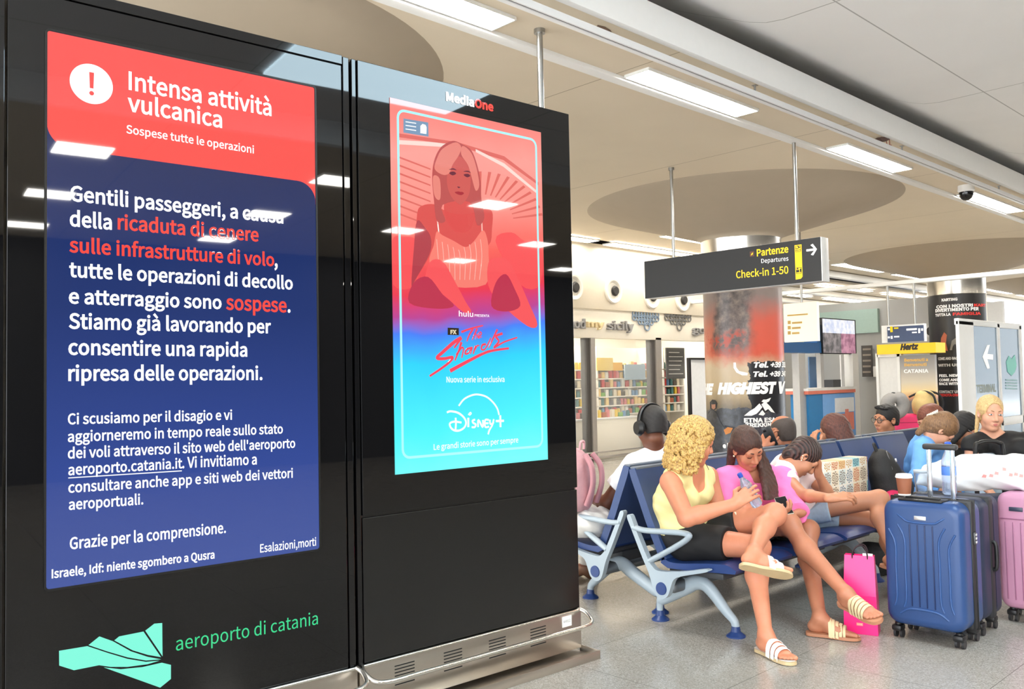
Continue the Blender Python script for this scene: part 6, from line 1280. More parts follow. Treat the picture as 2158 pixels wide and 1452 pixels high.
# ================================================================ THE OTHER TRAVELLERS
def seated(label, F, sk, h=.0065, hands=(), feet=True):
    def bld(g):
        arms_legs(g, F)
        if feet:
            for l, t, i in ((F.legR, F.toeR, -1), (F.legL, F.toeL, 1)): foot(g, F, l[2], t, (0, 0, 1), i)
        for a in hands: hand(g, F, *a)
    return person_base(label, F, sk, h, bld, [F.toeR, F.toeL])
def sit(F, pel, face, floor_z=.105, spread=.10):
    """hips, knees and feet of someone on a bench at pel facing the unit direction face"""
    f = nrm((face[0], face[1], 0)); r = np.array([f[1], -f[0], 0]); F.pelvis = A(pel); S = F.s
    for sd, n in ((1, 'R'), (-1, 'L')):
        hp = F.pelvis+r*sd*.09*S-np.array([0, 0, .015]); kn = hp+f*.45*S+r*sd*spread*.3; an = np.array([kn[0], kn[1], floor_z])+f*.03
        setattr(F, 'hip'+n, hp); setattr(F, 'leg'+n, [hp, kn, an]); setattr(F, 'toe'+n, an+f*.19-np.array([0, 0, .07]))
shoe_m = mat('brown_shoe', (120, 84, 62), .6, noise=.1); shoe_d = mat('dark_trainer', (40, 40, 44), .6)
def shoes(root, org, F, m):
    for l, t, i in ((F.legR, F.toeR, -1), (F.legL, F.toeL, 1)):
        g = Grid([l[2], t], .09, .006); S, an, f, up, sd = foot_pts(F, l[2], t, (0, 0, 1)); P = lambda x, y, z: an+S*(x*f+y*sd+z*up)
        g.ell(P(-.03, 0, -.05), np.array([.05, .042, .05])*S, (f, sd, up), .03); g.cone(P(.0, 0, -.03), P(.10, 0, -.055), .044*S, .038*S, .03); g.ell(P(.13, 0, -.066), np.array([.075, .045, .03])*S, (f, sd, up), .03)
        g.plane(P(0, 0, -.097), -up); g.plane(P(0, 0, .012), up); net_obj('shoe', g, m, root, org)
blackhair = hair_mat('black', (30, 26, 26), (12, 11, 12), (50, 50, 50), 14); redhair = hair_mat('auburn', (104, 56, 44), (48, 26, 24), (80, 80, 8), 6)
# ---- man with headphones, seen from behind
F = Fig(s=1.12, hs=1.14, female=False); sit(F, (4.98, 3.93, .535), (-.12, 1))
F.neck = at_d(1386, 950, 6.02); F.head = at_d(1374, 899, 5.98); F.hf = cdir(-.42, -.22, .88); F.hu = cdir(-.06, 1, .2)
F.shL = at_d(1338, 982, 5.98); F.shR = at_d(1432, 965, 6.16); elL = at_d(1278, 1060, 6.02); wrL = at_d(1246, 1050, 6.22); elR = at_d(1440, 1060, 6.3); wrR = at_d(1400, 1075, 6.5)
F.armL = [F.shL, elL, wrL]; F.armR = [F.shR, elR, wrR]; F.bend = .04; F.setup()
m1, om = seated('man in a white tee with big black headphones, seen from behind', F, skD, .0055, ((wrL, cdir(-.6, .1, .6), (0, 0, -1), 1), (wrR, cdir(-.6, .1, .6), (0, 0, -1), -1)))
MAN = F
tee(m1, om, F, mat('white_tee', (240, 242, 246), .85, noise=.03, scale=14, bump=.12), 't_shirt', ((F.shL, A(F.shL)+(A(elL)-A(F.shL))*.62, .072, .080), (F.shR, A(F.shR)+(A(elR)-A(F.shR))*.62, .072, .080)), .018, -.06, (.062, .068), breasts=False)
bottoms(m1, om, F, mat('pale_jeans', (205, 202, 196), .85, noise=.1, scale=30, bump=.2), 'trousers', ((F.legR, (.106, .078, .056)), (F.legL, (.106, .078, .056))))
shoes(m1, om, F, shoe_m)
cap_hair(m1, om, F, blackhair, .006, ((0, .125, -.04), (.086, .105, .115)), -.045, rip=.0006)
face_parts(m1, F, om, 'open', (20, 16, 16), (120, 70, 64))
hp = thing('headphones', 'big black over ear headphones worn by the man in the white tee', 'headphones', (0, 0, 0)); hp.matrix_basis = Matrix.Translation(V(F.head))
R3 = Matrix([[float(F.r[i]), float(F.f[i]), float(F.u[i])] for i in range(3)]).to_4x4(); hpm = mat('headphone_black', (20, 20, 22), .35); pad_m = mat('headphone_pad', (34, 34, 36), .7)
S_ = F.hs
bm = BM(); tube(bm, [Vector((.098*S_*math.cos(t), -.01*S_, .01*S_+.125*S_*math.sin(t))) for t in [math.pi*k/20 for k in range(21)]], .010*S_, 10, up=(0, 1, 0), flat=1.6); bmesh.ops.transform(bm, matrix=R3, verts=bm.verts); obj('headband', bm, hpm, hp)
for x in (-1, 1):
    bm = BM(); cyl(bm, (x*.082*S_, -.008*S_, -.008*S_), (x*.097*S_, -.008*S_, -.008*S_), .040*S_, .043*S_, 28); bmesh.ops.transform(bm, matrix=R3, verts=bm.verts); e = obj('ear_cushion', bm, pad_m, hp)
    bm = BM(); cyl(bm, (x*.097*S_, -.008*S_, -.008*S_), (x*.118*S_, -.008*S_, -.008*S_), .043*S_, .032*S_, 28); bmesh.ops.scale(bm, vec=(1, 1, 1.15), verts=bm.verts); bmesh.ops.transform(bm, matrix=R3, verts=bm.verts); obj('ear_cup', bm, hpm, e)
# ---- balding man on the phone
F = Fig(s=1.12, hs=1.14, female=False); sit(F, (6.75, 3.95, .535), (0, 1))
F.neck = at_d(1655, 958, 7.2); F.head = at_d(1648, 912, 7.15); F.hf = cdir(-.50, -.18, .85); F.hu = cdir(-.08, 1, .15)
F.shL = at_d(1608, 978, 7.1); F.shR = at_d(1700, 965, 7.4); elL = at_d(1592, 1010, 6.95); wrL = at_d(1608, 945, 6.98); elR = at_d(1705, 1040, 7.5); wrR = at_d(1690, 1050, 7.7)
F.armL = [F.shL, elL, wrL]; F.armR = [F.shR, elR, wrR]; F.setup()
m2, o_ = seated('balding man in a pale blue shirt holding a black phone to his ear', F, skin('tanned', (176, 112, 82)), .0065, ((wrL, cdir(.25, .9, 0), cdir(.75, -.1, .5), -1, (.4, .6, .4), .05, .5),))
tee(m2, o_, F, mat('pale_blue_shirt', (190, 204, 222), .8, noise=.05, scale=20), 'shirt', ((F.shL, elL, .072, .064), (F.shR, elR, .072, .064)), .018, -.06, (.060, .066), .008, breasts=False)
bm = BM(); tube(bm, [V(F.neck+F.across*.066*math.cos(t)*F.s+F.front*.066*math.sin(t)*F.s+F.spine*.02-o_) for t in [2*math.pi*k/24 for k in range(24)]], .016, 8, True); obj('collar', bm, mat('collar_blue', (150, 184, 224), .7), m2)
bottoms(m2, o_, F, mat('navy_trousers', (50, 58, 80), .8), 'trousers', ((F.legR, (.106, .078, .056)), (F.legL, (.106, .078, .056))), .008); shoes(m2, o_, F, shoe_d)
g = Grid([F.head], .2, .005); R_ = (F.r, F.f, F.u); skull_cap(g, F, .006); g.ell(F.H(0, -.05, -.02), np.array([.064, .052, .07])*F.hs, R_, .03); g.ell(F.H(0, .03, .095), np.array([.066, .11, .075])*F.hs, R_, .01, 's'); g.ell(F.H(0, .118, -.03), np.array([.082, .09, .15])*F.hs, R_, .01, 's'); g.plane(F.H(0, 0, -.062), -F.u); net_obj('hair', g, hair_mat('cropped', (74, 62, 56), (44, 36, 34), (50, 50, 50), 16), m2, o_, clean=60)
face_parts(m2, F, o_, 'open', (50, 40, 36), (150, 90, 80))
c = at_d(1622, 920, 6.95); t = thing('smartphone', 'black smartphone held to the ear of the balding man', 'phone', (0, 0, 0)); ax3 = nrm(cdir(-.35, .85, .1)); nx_ = nrm(cdir(-.5, -.1, -.8)); nx_ = nrm(nx_-ax3*(nx_ @ ax3)); ay3 = np.cross(ax3, nx_)
t.matrix_basis = Matrix.Translation(V(c)) @ Matrix([[float(ay3[i]), float(ax3[i]), float(nx_[i])] for i in range(3)]).to_4x4()
bm = BM(); box(bm, -.04, .04, -.082, .082, -.006, .006, .005); obj('phone_case', bm, mat('phone_black', (14, 14, 16), .3), t); bm = BM(); box(bm, -.03, -.005, .045, .07, .006, .009, .002); obj('phone_camera', bm, mat('phone_glass', (16, 16, 20), .08, noise=0), t)
# ---- woman in stripes, hand to her cheek
F = Fig(s=1.12, hs=1.14, female=True); sit(F, (7.75, 3.95, .535), (0, 1))
F.neck = at_d(1765, 955, 7.75); F.head = at_d(1757, 908, 7.7); F.hf = cdir(-.72, -.22, .64); F.hu = cdir(-.15, 1, .1)
F.shL = at_d(1728, 970, 7.65); F.shR = at_d(1802, 962, 7.95); elL = at_d(1712, 985, 7.55); wrL = at_d(1716, 945, 7.6); elR = at_d(1815, 1035, 8.0); wrR = at_d(1790, 1040, 8.2)
F.armL = [F.shL, elL, wrL]; F.armR = [F.shR, elR, wrR]; F.setup()
p_, o_ = seated('auburn haired woman in a black and white striped top, hand at her cheek', F, skC, .0065, ((wrL, cdir(-.1, .95, .1), cdir(.7, -.1, .3), -1, (.5, .7, .5), .03, .5),))
st = mat('striped_jersey', (20, 20, 22), .8, noise=0); n = N(st); x, y, z = n.xyz(n.coord()); n.link(n.mix(n.math('GREATER_THAN', n.math('FRACT', n.math('MULTIPLY', n.math('ADD', z, n.math('MULTIPLY', x, .25)), 30)), .78), rgb(22, 22, 24), rgb(230, 230, 228)), n.b.inputs['Base Color'])
tee(p_, o_, F, st, 'striped_top', ((F.shL, A(F.shL)+(A(elL)-A(F.shL))*.5, .064, .06), (F.shR, A(F.shR)+(A(elR)-A(F.shR))*.5, .064, .06)), .014, -.06, (.066, .07), .008)
bottoms(p_, o_, F, MATS['navy_trousers'], 'trousers', ((F.legR, (.106, .078, .056)), (F.legL, (.106, .078, .056))), .008); shoes(p_, o_, F, shoe_d)
def bob(g):
    for k in range(26):
        t = math.radians(100+k*13.5); a = F.H(.075*math.cos(t), .075*math.sin(t)*-1-.02 if False else -.02+.085*math.sin(t), .03); b = F.H(.092*math.cos(t), -.03+.098*math.sin(t), -.125)
        if F.f @ (b-F.head) > .02*F.hs: continue
        g.cone(a, b, .026, .022, .02)
cap_hair(p_, o_, F, redhair, .018, ((.02, .112, -.03), (.072, .082, .10)), -.09, bob); face_parts(p_, F, o_, 'open', (60, 36, 30), (170, 60, 70))
# ---- young man with glasses in black
F = Fig(s=1.16, hs=1.2, female=False); sit(F, (8.75, 3.96, .535), (0, 1))
F.neck = at_d(1880, 925, 8.75); F.head = at_d(1868, 884, 8.7); F.hf = cdir(-.90, -.06, -.32); F.hu = cdir(.05, 1, 0)
F.shL = at_d(1862, 955, 8.45); F.shR = at_d(1905, 940, 8.9); elL = at_d(1845, 1010, 8.4); wrL = at_d(1815, 1030, 8.4); elR = at_d(1900, 1010, 9); wrR = at_d(1870, 1030, 8.9)
F.armL = [F.shL, elL, wrL]; F.armR = [F.shR, elR, wrR]; F.setup()
p_, o_ = seated('young man with glasses in a black shirt looking towards the shop', F, skC, .0065)
tee(p_, o_, F, blk, 't_shirt', ((F.shL, elL, .070, .066), (F.shR, elR, .070, .066)), .018, -.06, (.060, .066), .008, breasts=False)
bottoms(p_, o_, F, MATS['navy_trousers'], 'trousers', ((F.legR, (.106, .078, .056)), (F.legL, (.106, .078, .056))), .008); shoes(p_, o_, F, shoe_d)
def quiff(g):
    rnd = random.Random(5)
    for k in range(40): x = rnd.uniform(-.05, .05); g.cone(F.H(x, rnd.uniform(-.02, .05), .105-abs(x)*.2), F.H(x+rnd.uniform(-.01, .01), rnd.uniform(.03, .07), .112-abs(x)*.3+rnd.uniform(-.006, .008)), .014, .010, .01)
cap_hair(p_, o_, F, blackhair, .010, ((0, .125, -.06), (.090, .118, .125)), -.05, quiff, h=.0055); face_parts(p_, F, o_, 'open', (30, 22, 20), (170, 104, 94))
def glasses(F, name, label, col):
    t = thing(name, label, 'glasses', (0, 0, 0)); t.matrix_basis = Matrix.Translation(V(F.head)); S = F.hs; gm = mat('spectacle_'+label[:4], col, .3, metal=.3)
    R = Matrix([[float(F.r[i]), float(F.f[i]), float(F.u[i])] for i in range(3)]).to_4x4()
    for x in (-1, 1):
        bm = BM(); tube(bm, [Vector((x*.033+.026*math.cos(a), .106-.004*abs(x), .003+.021*math.sin(a)))*S for a in [2*math.pi*k/20 for k in range(20)]], .0022*S, 6, True); bmesh.ops.transform(bm, matrix=R, verts=bm.verts); f = obj('lens_rim', bm, gm, t)
        bm = BM(); cyl(bm, Vector((x*.033, .1055, .003))*S, Vector((x*.033, .1065, .003))*S, .024*S, None, 20); bmesh.ops.transform(bm, matrix=R, verts=bm.verts); obj('lens', bm, mat('lens_clear', (230, 235, 240), .05, noise=0, trans=.95, alpha=.35), f)
        bm = BM(); tube(bm, [Vector((x*.058, .104, .010))*S, Vector((x*.076, .05, .010))*S, Vector((x*.080, -.01, .006))*S, Vector((x*.078, -.03, -.012))*S], .002*S, 6); bmesh.ops.transform(bm, matrix=R, verts=bm.verts); obj('temple_arm', bm, gm, t)
    bm = BM(); tube(bm, [Vector((-.008, .106, .008))*S, Vector((0, .110, .011))*S, Vector((.008, .106, .008))*S], .002*S, 6); bmesh.ops.transform(bm, matrix=R, verts=bm.verts); obj('bridge', bm, gm, t)
glasses(F, 'spectacles', 'dark framed spectacles worn by the young man in black', (40, 40, 44))
# ---- short bench on which the woman in blue and her neighbours sit
# ---- woman in a light blue top bending forward
F = Fig(s=1.1, hs=1.12, female=True); sit(F, (8.02, 3.12, .535), (0, -1))
F.neck = at_d(1958, 925, 7.45); F.head = at_d(1984, 905, 7.3); F.hf = cdir(.62, -.76, -.1); F.hu = cdir(.62, .70, -.25)
F.shR = at_d(1945, 945, 7.25); F.shL = at_d(1985, 940, 7.65); elR = reach(F.shR, 1935, 1010, .30, True); wrR = at_d(1980, 1030, 7.0); elL = at_d(2010, 1010, 7.5); wrL = at_d(2020, 1030, 7.3); F.bend = .06
F.armL = [F.shL, elL, wrL]; F.armR = [F.shR, elR, wrR]; F.setup()
p_, o_ = seated('woman in a light blue top with a cream hair clip, bending her head forward', F, skE, .006)
tee(p_, o_, F, mat('light_blue_top', (112, 172, 238), .8, noise=.05, scale=20, bump=.1), 'blue_top', ((F.shR, elR, .066, .062), (elR, wrR, .062, .05), (F.shL, elL, .066, .06), (elL, wrL, .06, .05)), .016, -.04, (.066, .07), .0075)
bottoms(p_, o_, F, denim, 'jeans', ((F.legR, (.106, .078, .056)), (F.legL, (.106, .078, .056))), .008); shoes(p_, o_, F, shoe_d)
lb = hair_mat('light_brown', (150, 112, 76), (92, 64, 46), (80, 80, 6), 6)
def tail(g):
    g.ell(F.H(0, -.10, -.02), np.array([.05, .04, .055])*F.hs, (F.r, F.f, F.u), .03); g.cone(F.H(0, -.09, -.05), F.H(0, -.075, -.14), .04, .026, .02)
cap_hair(p_, o_, F, lb, .015, ((0, .118, -.035), (.076, .088, .10)), -.09, tail); face_parts(p_, F, o_, 'down', (110, 80, 60), (190, 110, 104))
bm = BM()
for k in range(7): a = F.H(.03-.01*k, -.122, .055-.012*k); tube(bm, [V(a-o_), V(a+F.r*.012-F.f*.02+F.u*.012-o_), V(a+F.r*.03-F.f*.012-o_)], .006, 6)
obj('hair_clip', bm, mat('clip_cream', (238, 232, 214), .4), p_)
# ---- dark haired woman with glasses next to her
F = Fig(s=1.1, hs=1.14, female=True); sit(F, (8.72, 3.0, .535), (0, -1))
F.neck = at_d(2012, 938, 8.0); F.head = at_d(2030, 903, 7.85); F.hf = cdir(.60, -.50, -.50); F.hu = cdir(.30, .95, 0)
F.shR = at_d(1988, 962, 7.9); F.shL = at_d(2044, 958, 8.15); elR = at_d(1990, 1020, 7.5); wrR = at_d(2020, 1040, 7.3); elL = at_d(2060, 1020, 7.6); wrL = at_d(2060, 1040, 7.4)
F.armL = [F.shL, elL, wrL]; F.armR = [F.shR, elR, wrR]; F.setup()
p_, o_ = seated('black haired woman with glasses leaning in beside the woman in light blue', F, skC, .0065)
tee(p_, o_, F, blk, 't_shirt', ((F.shL, elL, .064, .06), (F.shR, elR, .064, .06)), .014, -.06, (.066, .07), .008); bottoms(p_, o_, F, MATS['navy_trousers'], 'trousers', ((F.legR, (.106, .078, .056)), (F.legL, (.106, .078, .056))), .008); shoes(p_, o_, F, shoe_d)
def lng(g):
    for x in (-1, 1):
        for k in range(4): g.cone(F.H(x*.078, -.04+.022*k, .0), F.H(x*.088, -.06+.024*k, -.19), .024, .018, .015)
    g.cone(F.H(0, -.09, -.02), F.H(0, -.09, -.18), .06, .04, .03)
cap_hair(p_, o_, F, blackhair, .016, ((0, .116, -.035), (.072, .086, .10)), -.22, lng); face_parts(p_, F, o_, 'down', (30, 22, 20), (170, 96, 90)); glasses(F, 'spectacles', 'clear rimmed spectacles on the woman beside the light blue top', (150, 150, 156))
# ---- blonde woman facing the camera
F = Fig(s=1.12, hs=1.14, female=True); sit(F, (7.85, 1.90, .535), (-.75, -.65))
F.neck = at_d(2090, 912, 7.15); F.head = at_d(2087, 871, 7.1); F.hf = cdir(-.10, -.10, -1); F.hu = cdir(.03, 1, 0)
F.shR = at_d(2048, 938, 7.1); F.shL = at_d(2134, 934, 7.2); elR = at_d(2045, 1005, 7.05); wrR = at_d(2080, 1030, 6.8); elL = at_d(2160, 985, 7.05); wrL = at_d(2150, 1030, 6.8)
F.armL = [F.shL, elL, wrL]; F.armR = [F.shR, elR, wrR]; F.setup()
p_, o_ = seated('blonde woman in a black cap sleeved top facing the camera', F, skE, .0055, ((wrR, cdir(.3, -.5, -.5), (0, 0, -1), 1), (wrL, cdir(-.3, -.5, -.5), (0, 0, -1), -1)))
tee(p_, o_, F, blk, 'black_top', ((F.shL, A(F.shL)+(A(elL)-A(F.shL))*.16, .062, .068), (F.shR, A(F.shR)+(A(elR)-A(F.shR))*.16, .062, .068)), .013, -.06, (.082, .125), .007)
bottoms(p_, o_, F, denim, 'jeans', ((F.legR, (.106, .078, .056)), (F.legL, (.106, .078, .056))), .008); shoes(p_, o_, F, shoe_d)
def tied(g):
    for x, L in ((-1, -.10), (1, -.17)): g.cone(F.H(x*.072, -.03, .0), F.H(x*.078, -.02, L), .018, .012, .012)
cap_hair(p_, o_, F, hair_mat('blonde', (224, 194, 138), (176, 136, 84), (80, 80, 6), 6), .012, ((0, .120, -.020), (.076, .096, .122)), -.20, tied); face_parts(p_, F, o_, 'open', (140, 104, 70), (186, 104, 98), (90, 110, 120))
# ---- auburn woman bending behind them
F = Fig(s=1.16, hs=1.22, female=True); sit(F, (9.25, 4.0, .535), (0, 1))
F.neck = at_d(1975, 918, 9.1); F.head = at_d(1958, 886, 8.95); F.hf = cdir(-.75, -.45, -.45); F.hu = cdir(-.15, .98, -.1)
F.shL = at_d(1955, 950, 9.0); F.shR = at_d(2005, 945, 9.3); elL = at_d(1945, 1005, 9.0); wrL = at_d(1935, 1020, 9.2); elR = at_d(2000, 1000, 9.3); wrR = at_d(1980, 1015, 9.5)
F.armL = [F.shL, elL, wrL]; F.armR = [F.shR, elR, wrR]; F.setup()
p_, o_ = seated('auburn haired woman half hidden behind the cream hair clip, face towards the backpack', F, skE, .007)
tee(p_, o_, F, mat('charcoal_top', (52, 52, 56), .8), 't_shirt', ((F.shL, elL, .064, .06), (F.shR, elR, .064, .06)), .014, -.06, (.066, .07), .008); bottoms(p_, o_, F, MATS['navy_trousers'], 'trousers', ((F.legR, (.106, .078, .056)), (F.legL, (.106, .078, .056))), .009); shoes(p_, o_, F, shoe_d)
def lng2(g):
    for x in (-1, 1): g.cone(F.H(x*.078, -.02, .0), F.H(x*.085, .02, -.15), .026, .018, .015)
    g.ell(F.H(0, -.08, .02), np.array([.09, .07, .09])*F.hs, (F.r, F.f, F.u), .03)
cap_hair(p_, o_, F, hair_mat('copper', (140, 76, 54), (84, 44, 36), (80, 80, 6), 6), .016, ((0, .118, -.035), (.070, .086, .10)), -.2, lng2); face_parts(p_, F, o_, 'down', (90, 54, 40), (186, 104, 98))
# seats they use out of sight: a short bench turned towards the camera
NS_keep = NS; NS = 2
bench('short_bench', 'short navy bench behind the suitcases under the blonde woman', (8.30, 1.62, 0), math.radians(-49), (.17, 1.1), (-.164, .372))
NS = NS_keep
# ================================================================ BAGS ON AND UNDER THE SEATS
# pink paper bag
pb = thing('paper_bag', 'hot pink glossy paper gift bag on the floor beside the blue suitcase', 'bag', (4.97, 2.33, 0)); pb.matrix_basis = Matrix.Translation((4.955, 2.42, 0)) @ Matrix.Rotation(math.radians(-72), 4, 'Z')
hot = mat('hot_pink_paper', (255, 40, 130), .35, noise=.03, scale=8, bump=.08)
bm = BM(); w_, d_, h_ = .185, .12, .445
lo = [(0, 0), (w_, 0), (w_, d_), (0, d_)]; hi = [(.012, .035), (w_-.012, .035), (w_-.012, d_-.035), (.012, d_-.035)]
B = [bm.verts.new((x, y, 0.001)) for x, y in lo]; M_ = [bm.verts.new((x+(.004 if x < .1 else -.004), y+(-.002 if y < .06 else .002), h_*.5)) for x, y in lo]; T = [bm.verts.new((x, y, h_)) for x, y in hi]; iT = [bm.verts.new((x+(.002 if x < .1 else -.002), y+(.002 if y < .06 else -.002), h_)) for x, y in hi]; iB = [bm.verts.new((x+(.004 if x < .1 else -.004), y+(.004 if y < .06 else -.004), .01)) for x, y in lo]
bm.faces.new(B[::-1])
for X_, Y_ in ((B, M_), (M_, T), (T, iT), (iT, iB)):
    for i in range(4): bm.faces.new((X_[i], X_[(i+1) % 4], Y_[(i+1) % 4], Y_[i]))
bm.faces.new(iB); obj('bag_body', bm, hot, pb, smooth=0)
for y in (.036, d_-.036):
    bm = BM(); tube(bm, smooth_path([(.055, y, h_-.03), (.058, y, h_+.02), (.085, y+.02, h_+.05), (.115, y+.02, h_+.05), (.135, y, h_+.02), (.138, y, h_-.03)], 4), .004, 8); obj('bag_handle', bm, mat('cord_dark', (40, 20, 28), .7), pb)
bm = BM(); box(bm, .07, .105, -.0015, .002, .05, .066); lb_ = obj('bag_label', bm, mat('label_gold', (232, 150, 130), .4), pb)
bm = BM(); put_text(bm, 'SHK', layer(-.0018), .074, .101, .053, .008); obj('label_mark', bm, mat('label_pale', (246, 216, 190), .5), lb_)
bm = BM(); box(bm, .11, .165, .05, .053, h_-.06, h_+.012); obj('tissue', bm, MATS['lid_white'], pb)
# tiled tote bag on the fourth seat
tt = thing('tile_tote', 'stiff tote bag with a majolica tile pattern standing on the bench', 'bag', (0, 0, 0))
c0, c1 = at_y(1732, 1044, 3.10), at_y(1825, 1036, 3.10); zt = at_y(1734, 975, 3.12)[2]; tw = float(c1[0]-c0[0]); tt.matrix_basis = Matrix.Translation((float(c0[0]), 3.08, .44))
th_ = float(zt)-.44
tm = mat('majolica_tiles', (226, 208, 172), .5, noise=0); n = N(tm); co = n.coord(); x, y, z = n.xyz(co); K = 8.6
cx_, cz_ = n.math('MULTIPLY', x, K), n.math('MULTIPLY', z, K); fx, fz = n.math('SUBTRACT', n.math('FRACT', cx_), .5), n.math('SUBTRACT', n.math('FRACT', cz_), .5)
rad = n.math('SQRT', n.math('ADD', n.math('MULTIPLY', fx, fx), n.math('MULTIPLY', fz, fz))); ang = n.math('ARCTAN2', fx, fz)
pet = n.math('MULTIPLY', n.math('SINE', n.math('MULTIPLY', ang, 8.0)), .08); ringv = n.math('FRACT', n.math('MULTIPLY', n.math('ADD', rad, pet), 4.5))
cid = n.add('CombineXYZ'); n.link(n.math('FLOOR', cx_), cid.inputs[0]); n.link(n.math('FLOOR', cz_), cid.inputs[2]); wn = n.add('TexWhiteNoise'); n.link(cid.outputs[0], wn.inputs['Vector'])
basec = n.ramp(wn.outputs['Value'], [(0, rgb(236, 214, 176)), (.2, rgb(150, 204, 206)), (.35, rgb(240, 236, 226)), (.55, rgb(228, 188, 150)), (.7, rgb(240, 226, 200)), (.85, rgb(216, 226, 222))], 'CONSTANT')
acc = n.ramp(wn.outputs['Value'], [(0, rgb(196, 90, 60)), (.25, rgb(70, 110, 130)), (.5, rgb(200, 150, 60)), (.75, rgb(110, 90, 70))], 'CONSTANT')
c1_ = n.mix(n.math('MULTIPLY', n.math('LESS_THAN', ringv, .45), n.math('LESS_THAN', rad, .46)), basec, acc); gr = n.math('GREATER_THAN', n.math('MAXIMUM', n.math('ABSOLUTE', fx), n.math('ABSOLUTE', fz)), .465)
n.link(n.mix(gr, c1_, rgb(244, 238, 224)), n.b.inputs['Base Color'])
bm = BM(); box(bm, 0, tw, 0, .15, 0, th_, .004); obj('bag_body', bm, tm, tt)
# black backpack on the fifth seat
bp = thing('black_backpack', 'black backpack leaning on the bench between the tile tote and the woman in blue', 'backpack', (7.1, 3.12, .44)); bp.matrix_basis = Matrix.Translation((7.0, 2.96, .445)) @ Matrix.Rotation(math.radians(20), 4, 'Z') @ Matrix.Rotation(math.radians(-14), 4, 'X')
bkm = mat('black_cordura', (26, 26, 28), .7, noise=.15, scale=80, bump=.2)
g = Grid([(-.2, -.15, 0), (.2, .15, .48)], .06, .008); g.ell((0, 0, .22), (.185, .125, .25), None, .03); g.ell((0, 0, .12), (.185, .13, .15), None, .04); g.ell((0, -.10, .15), (.14, .075, .12), None, .015); g.ripple(.003, 28, 1); g.plane((0, 0, .004), (0, 0, -1)); net_obj('pack_body', g, bkm, bp)
bm = BM(); tube(bm, smooth_path([(-.10, -.128, .20), (-.06, -.146, .225), (0, -.152, .235), (.06, -.146, .225), (.10, -.128, .20)], 4), .006, 8); tube(bm, smooth_path([(-.13, -.07, .30), (-.09, -.068, .39), (0, -.058, .44), (.09, -.068, .39), (.13, -.07, .30)], 4), .005, 8); obj('zip', bm, mat('zip_grey', (90, 90, 94), .4, metal=.5), bp)
bm = BM(); tube(bm, smooth_path([(-.04, .01, .455), (-.03, .015, .51), (.03, .015, .51), (.04, .01, .455)], 4), .011, 8); obj('grab_loop', bm, bkm, bp)
bm = BM(); [box(bm, x-.008, x+.008, -.118, -.105, z-.014, z+.014, .003) for x, z in ((-.06, .36), )]; obj('buckle', bm, mat('buckle_silver', (200, 200, 204), .3, metal=.8), bp)
# crimson pouch wedged beside it, black jacket behind the tote
g = Grid([(0, 0, 0)], .24, .009); g.ell((0, 0, .08), (.15, .075, .085), None, .02); g.ripple(.004, 30, 2); g.plane((0, 0, .003), (0, 0, -1)); o = net_obj('crimson_pouch', g, mat('crimson_nylon', (206, 40, 92), .5, noise=.1, bump=.2), None); o.matrix_basis = Matrix.Translation((6.83, 2.90, .435)); tag(o, 'crimson nylon pouch on the bench below the black backpack', 'pouch')
g = Grid([(0, 0, 0)], .3, .010); g.ell((0, 0, .17), (.17, .06, .19), None, .02); g.ell((.05, 0, .3), (.1, .05, .08), None, .05); g.ripple(.006, 24, 3); g.plane((0, 0, .003), (0, 0, -1)); o = net_obj('black_bag', g, bkm, None); o.matrix_basis = Matrix.Translation((6.72, 3.31, .45)) @ Matrix.Rotation(math.radians(-18), 4, 'X'); tag(o, 'soft black bag propped on the seat behind the tile tote', 'bag')
# dusty pink backpack on the first seat of the other bench
kp = thing('pink_backpack', 'dusty pink backpack on the bench beside the man with headphones', 'backpack', (4.52, 3.86, .45)); kp.matrix_basis = Matrix.Translation((4.43, 4.02, .62)) @ Matrix.Rotation(math.radians(200), 4, 'Z')
pkm = mat('dusty_pink_fabric', (206, 158, 164), .7, noise=.1, scale=50, bump=.15)
g = Grid([(-.17, -.12, 0), (.17, .12, .44)], .06, .008); g.ell((0, 0, .2), (.155, .11, .225), None, .03); g.ell((0, 0, .11), (.16, .115, .13), None, .04); g.ell((0, -.09, .13), (.12, .06, .10), None, .012); g.ripple(.002, 30, 1); g.plane((0, 0, .004), (0, 0, -1)); net_obj('pack_body', g, pkm, kp)
for s in (-1, 1):
    bm = BM(); tube(bm, smooth_path([(s*.06, .10, .38), (s*.08, .15, .30), (s*.085, .155, .18), (s*.09, .11, .05)], 5), .018, 8, up=(1, 0, 0), flat=1.4); obj('shoulder_strap', bm, mat('strap_rose', (186, 132, 140), .7), kp)
bm = BM(); tube(bm, smooth_path([(-.10, -.13, .19), (0, -.155, .225), (.10, -.13, .19)], 5), .005, 8); tube(bm, smooth_path([(-.13, -.06, .26), (-.09, -.085, .35), (0, -.095, .395), (.09, -.085, .35), (.13, -.06, .26)], 5), .005, 8); obj('zip', bm, mat('zip_cream', (226, 214, 206), .5), kp)
bm = BM(); tube(bm, smooth_path([(-.035, .05, .41), (-.03, .055, .46), (.03, .055, .46), (.035, .05, .41)], 4), .009, 8); obj('grab_loop', bm, pkm, kp)
# crumpled pale carrier bag under it
g = Grid([(0, 0, 0)], .28, .009); g.ell((0, 0, .09), (.2, .17, .10), None, .03); g.ripple(.010, 32, 2); g.ripple(.004, 70, 1); g.plane((0, 0, .003), (0, 0, -1)); o = net_obj('pale_carrier', g, mat('pale_plastic', (226, 224, 220), .35, noise=.06, bump=.4), None); o.matrix_basis = Matrix.Translation((4.52, 3.98, .445)); tag(o, 'crumpled pale carrier bag on the bench under the dusty pink backpack', 'bag')
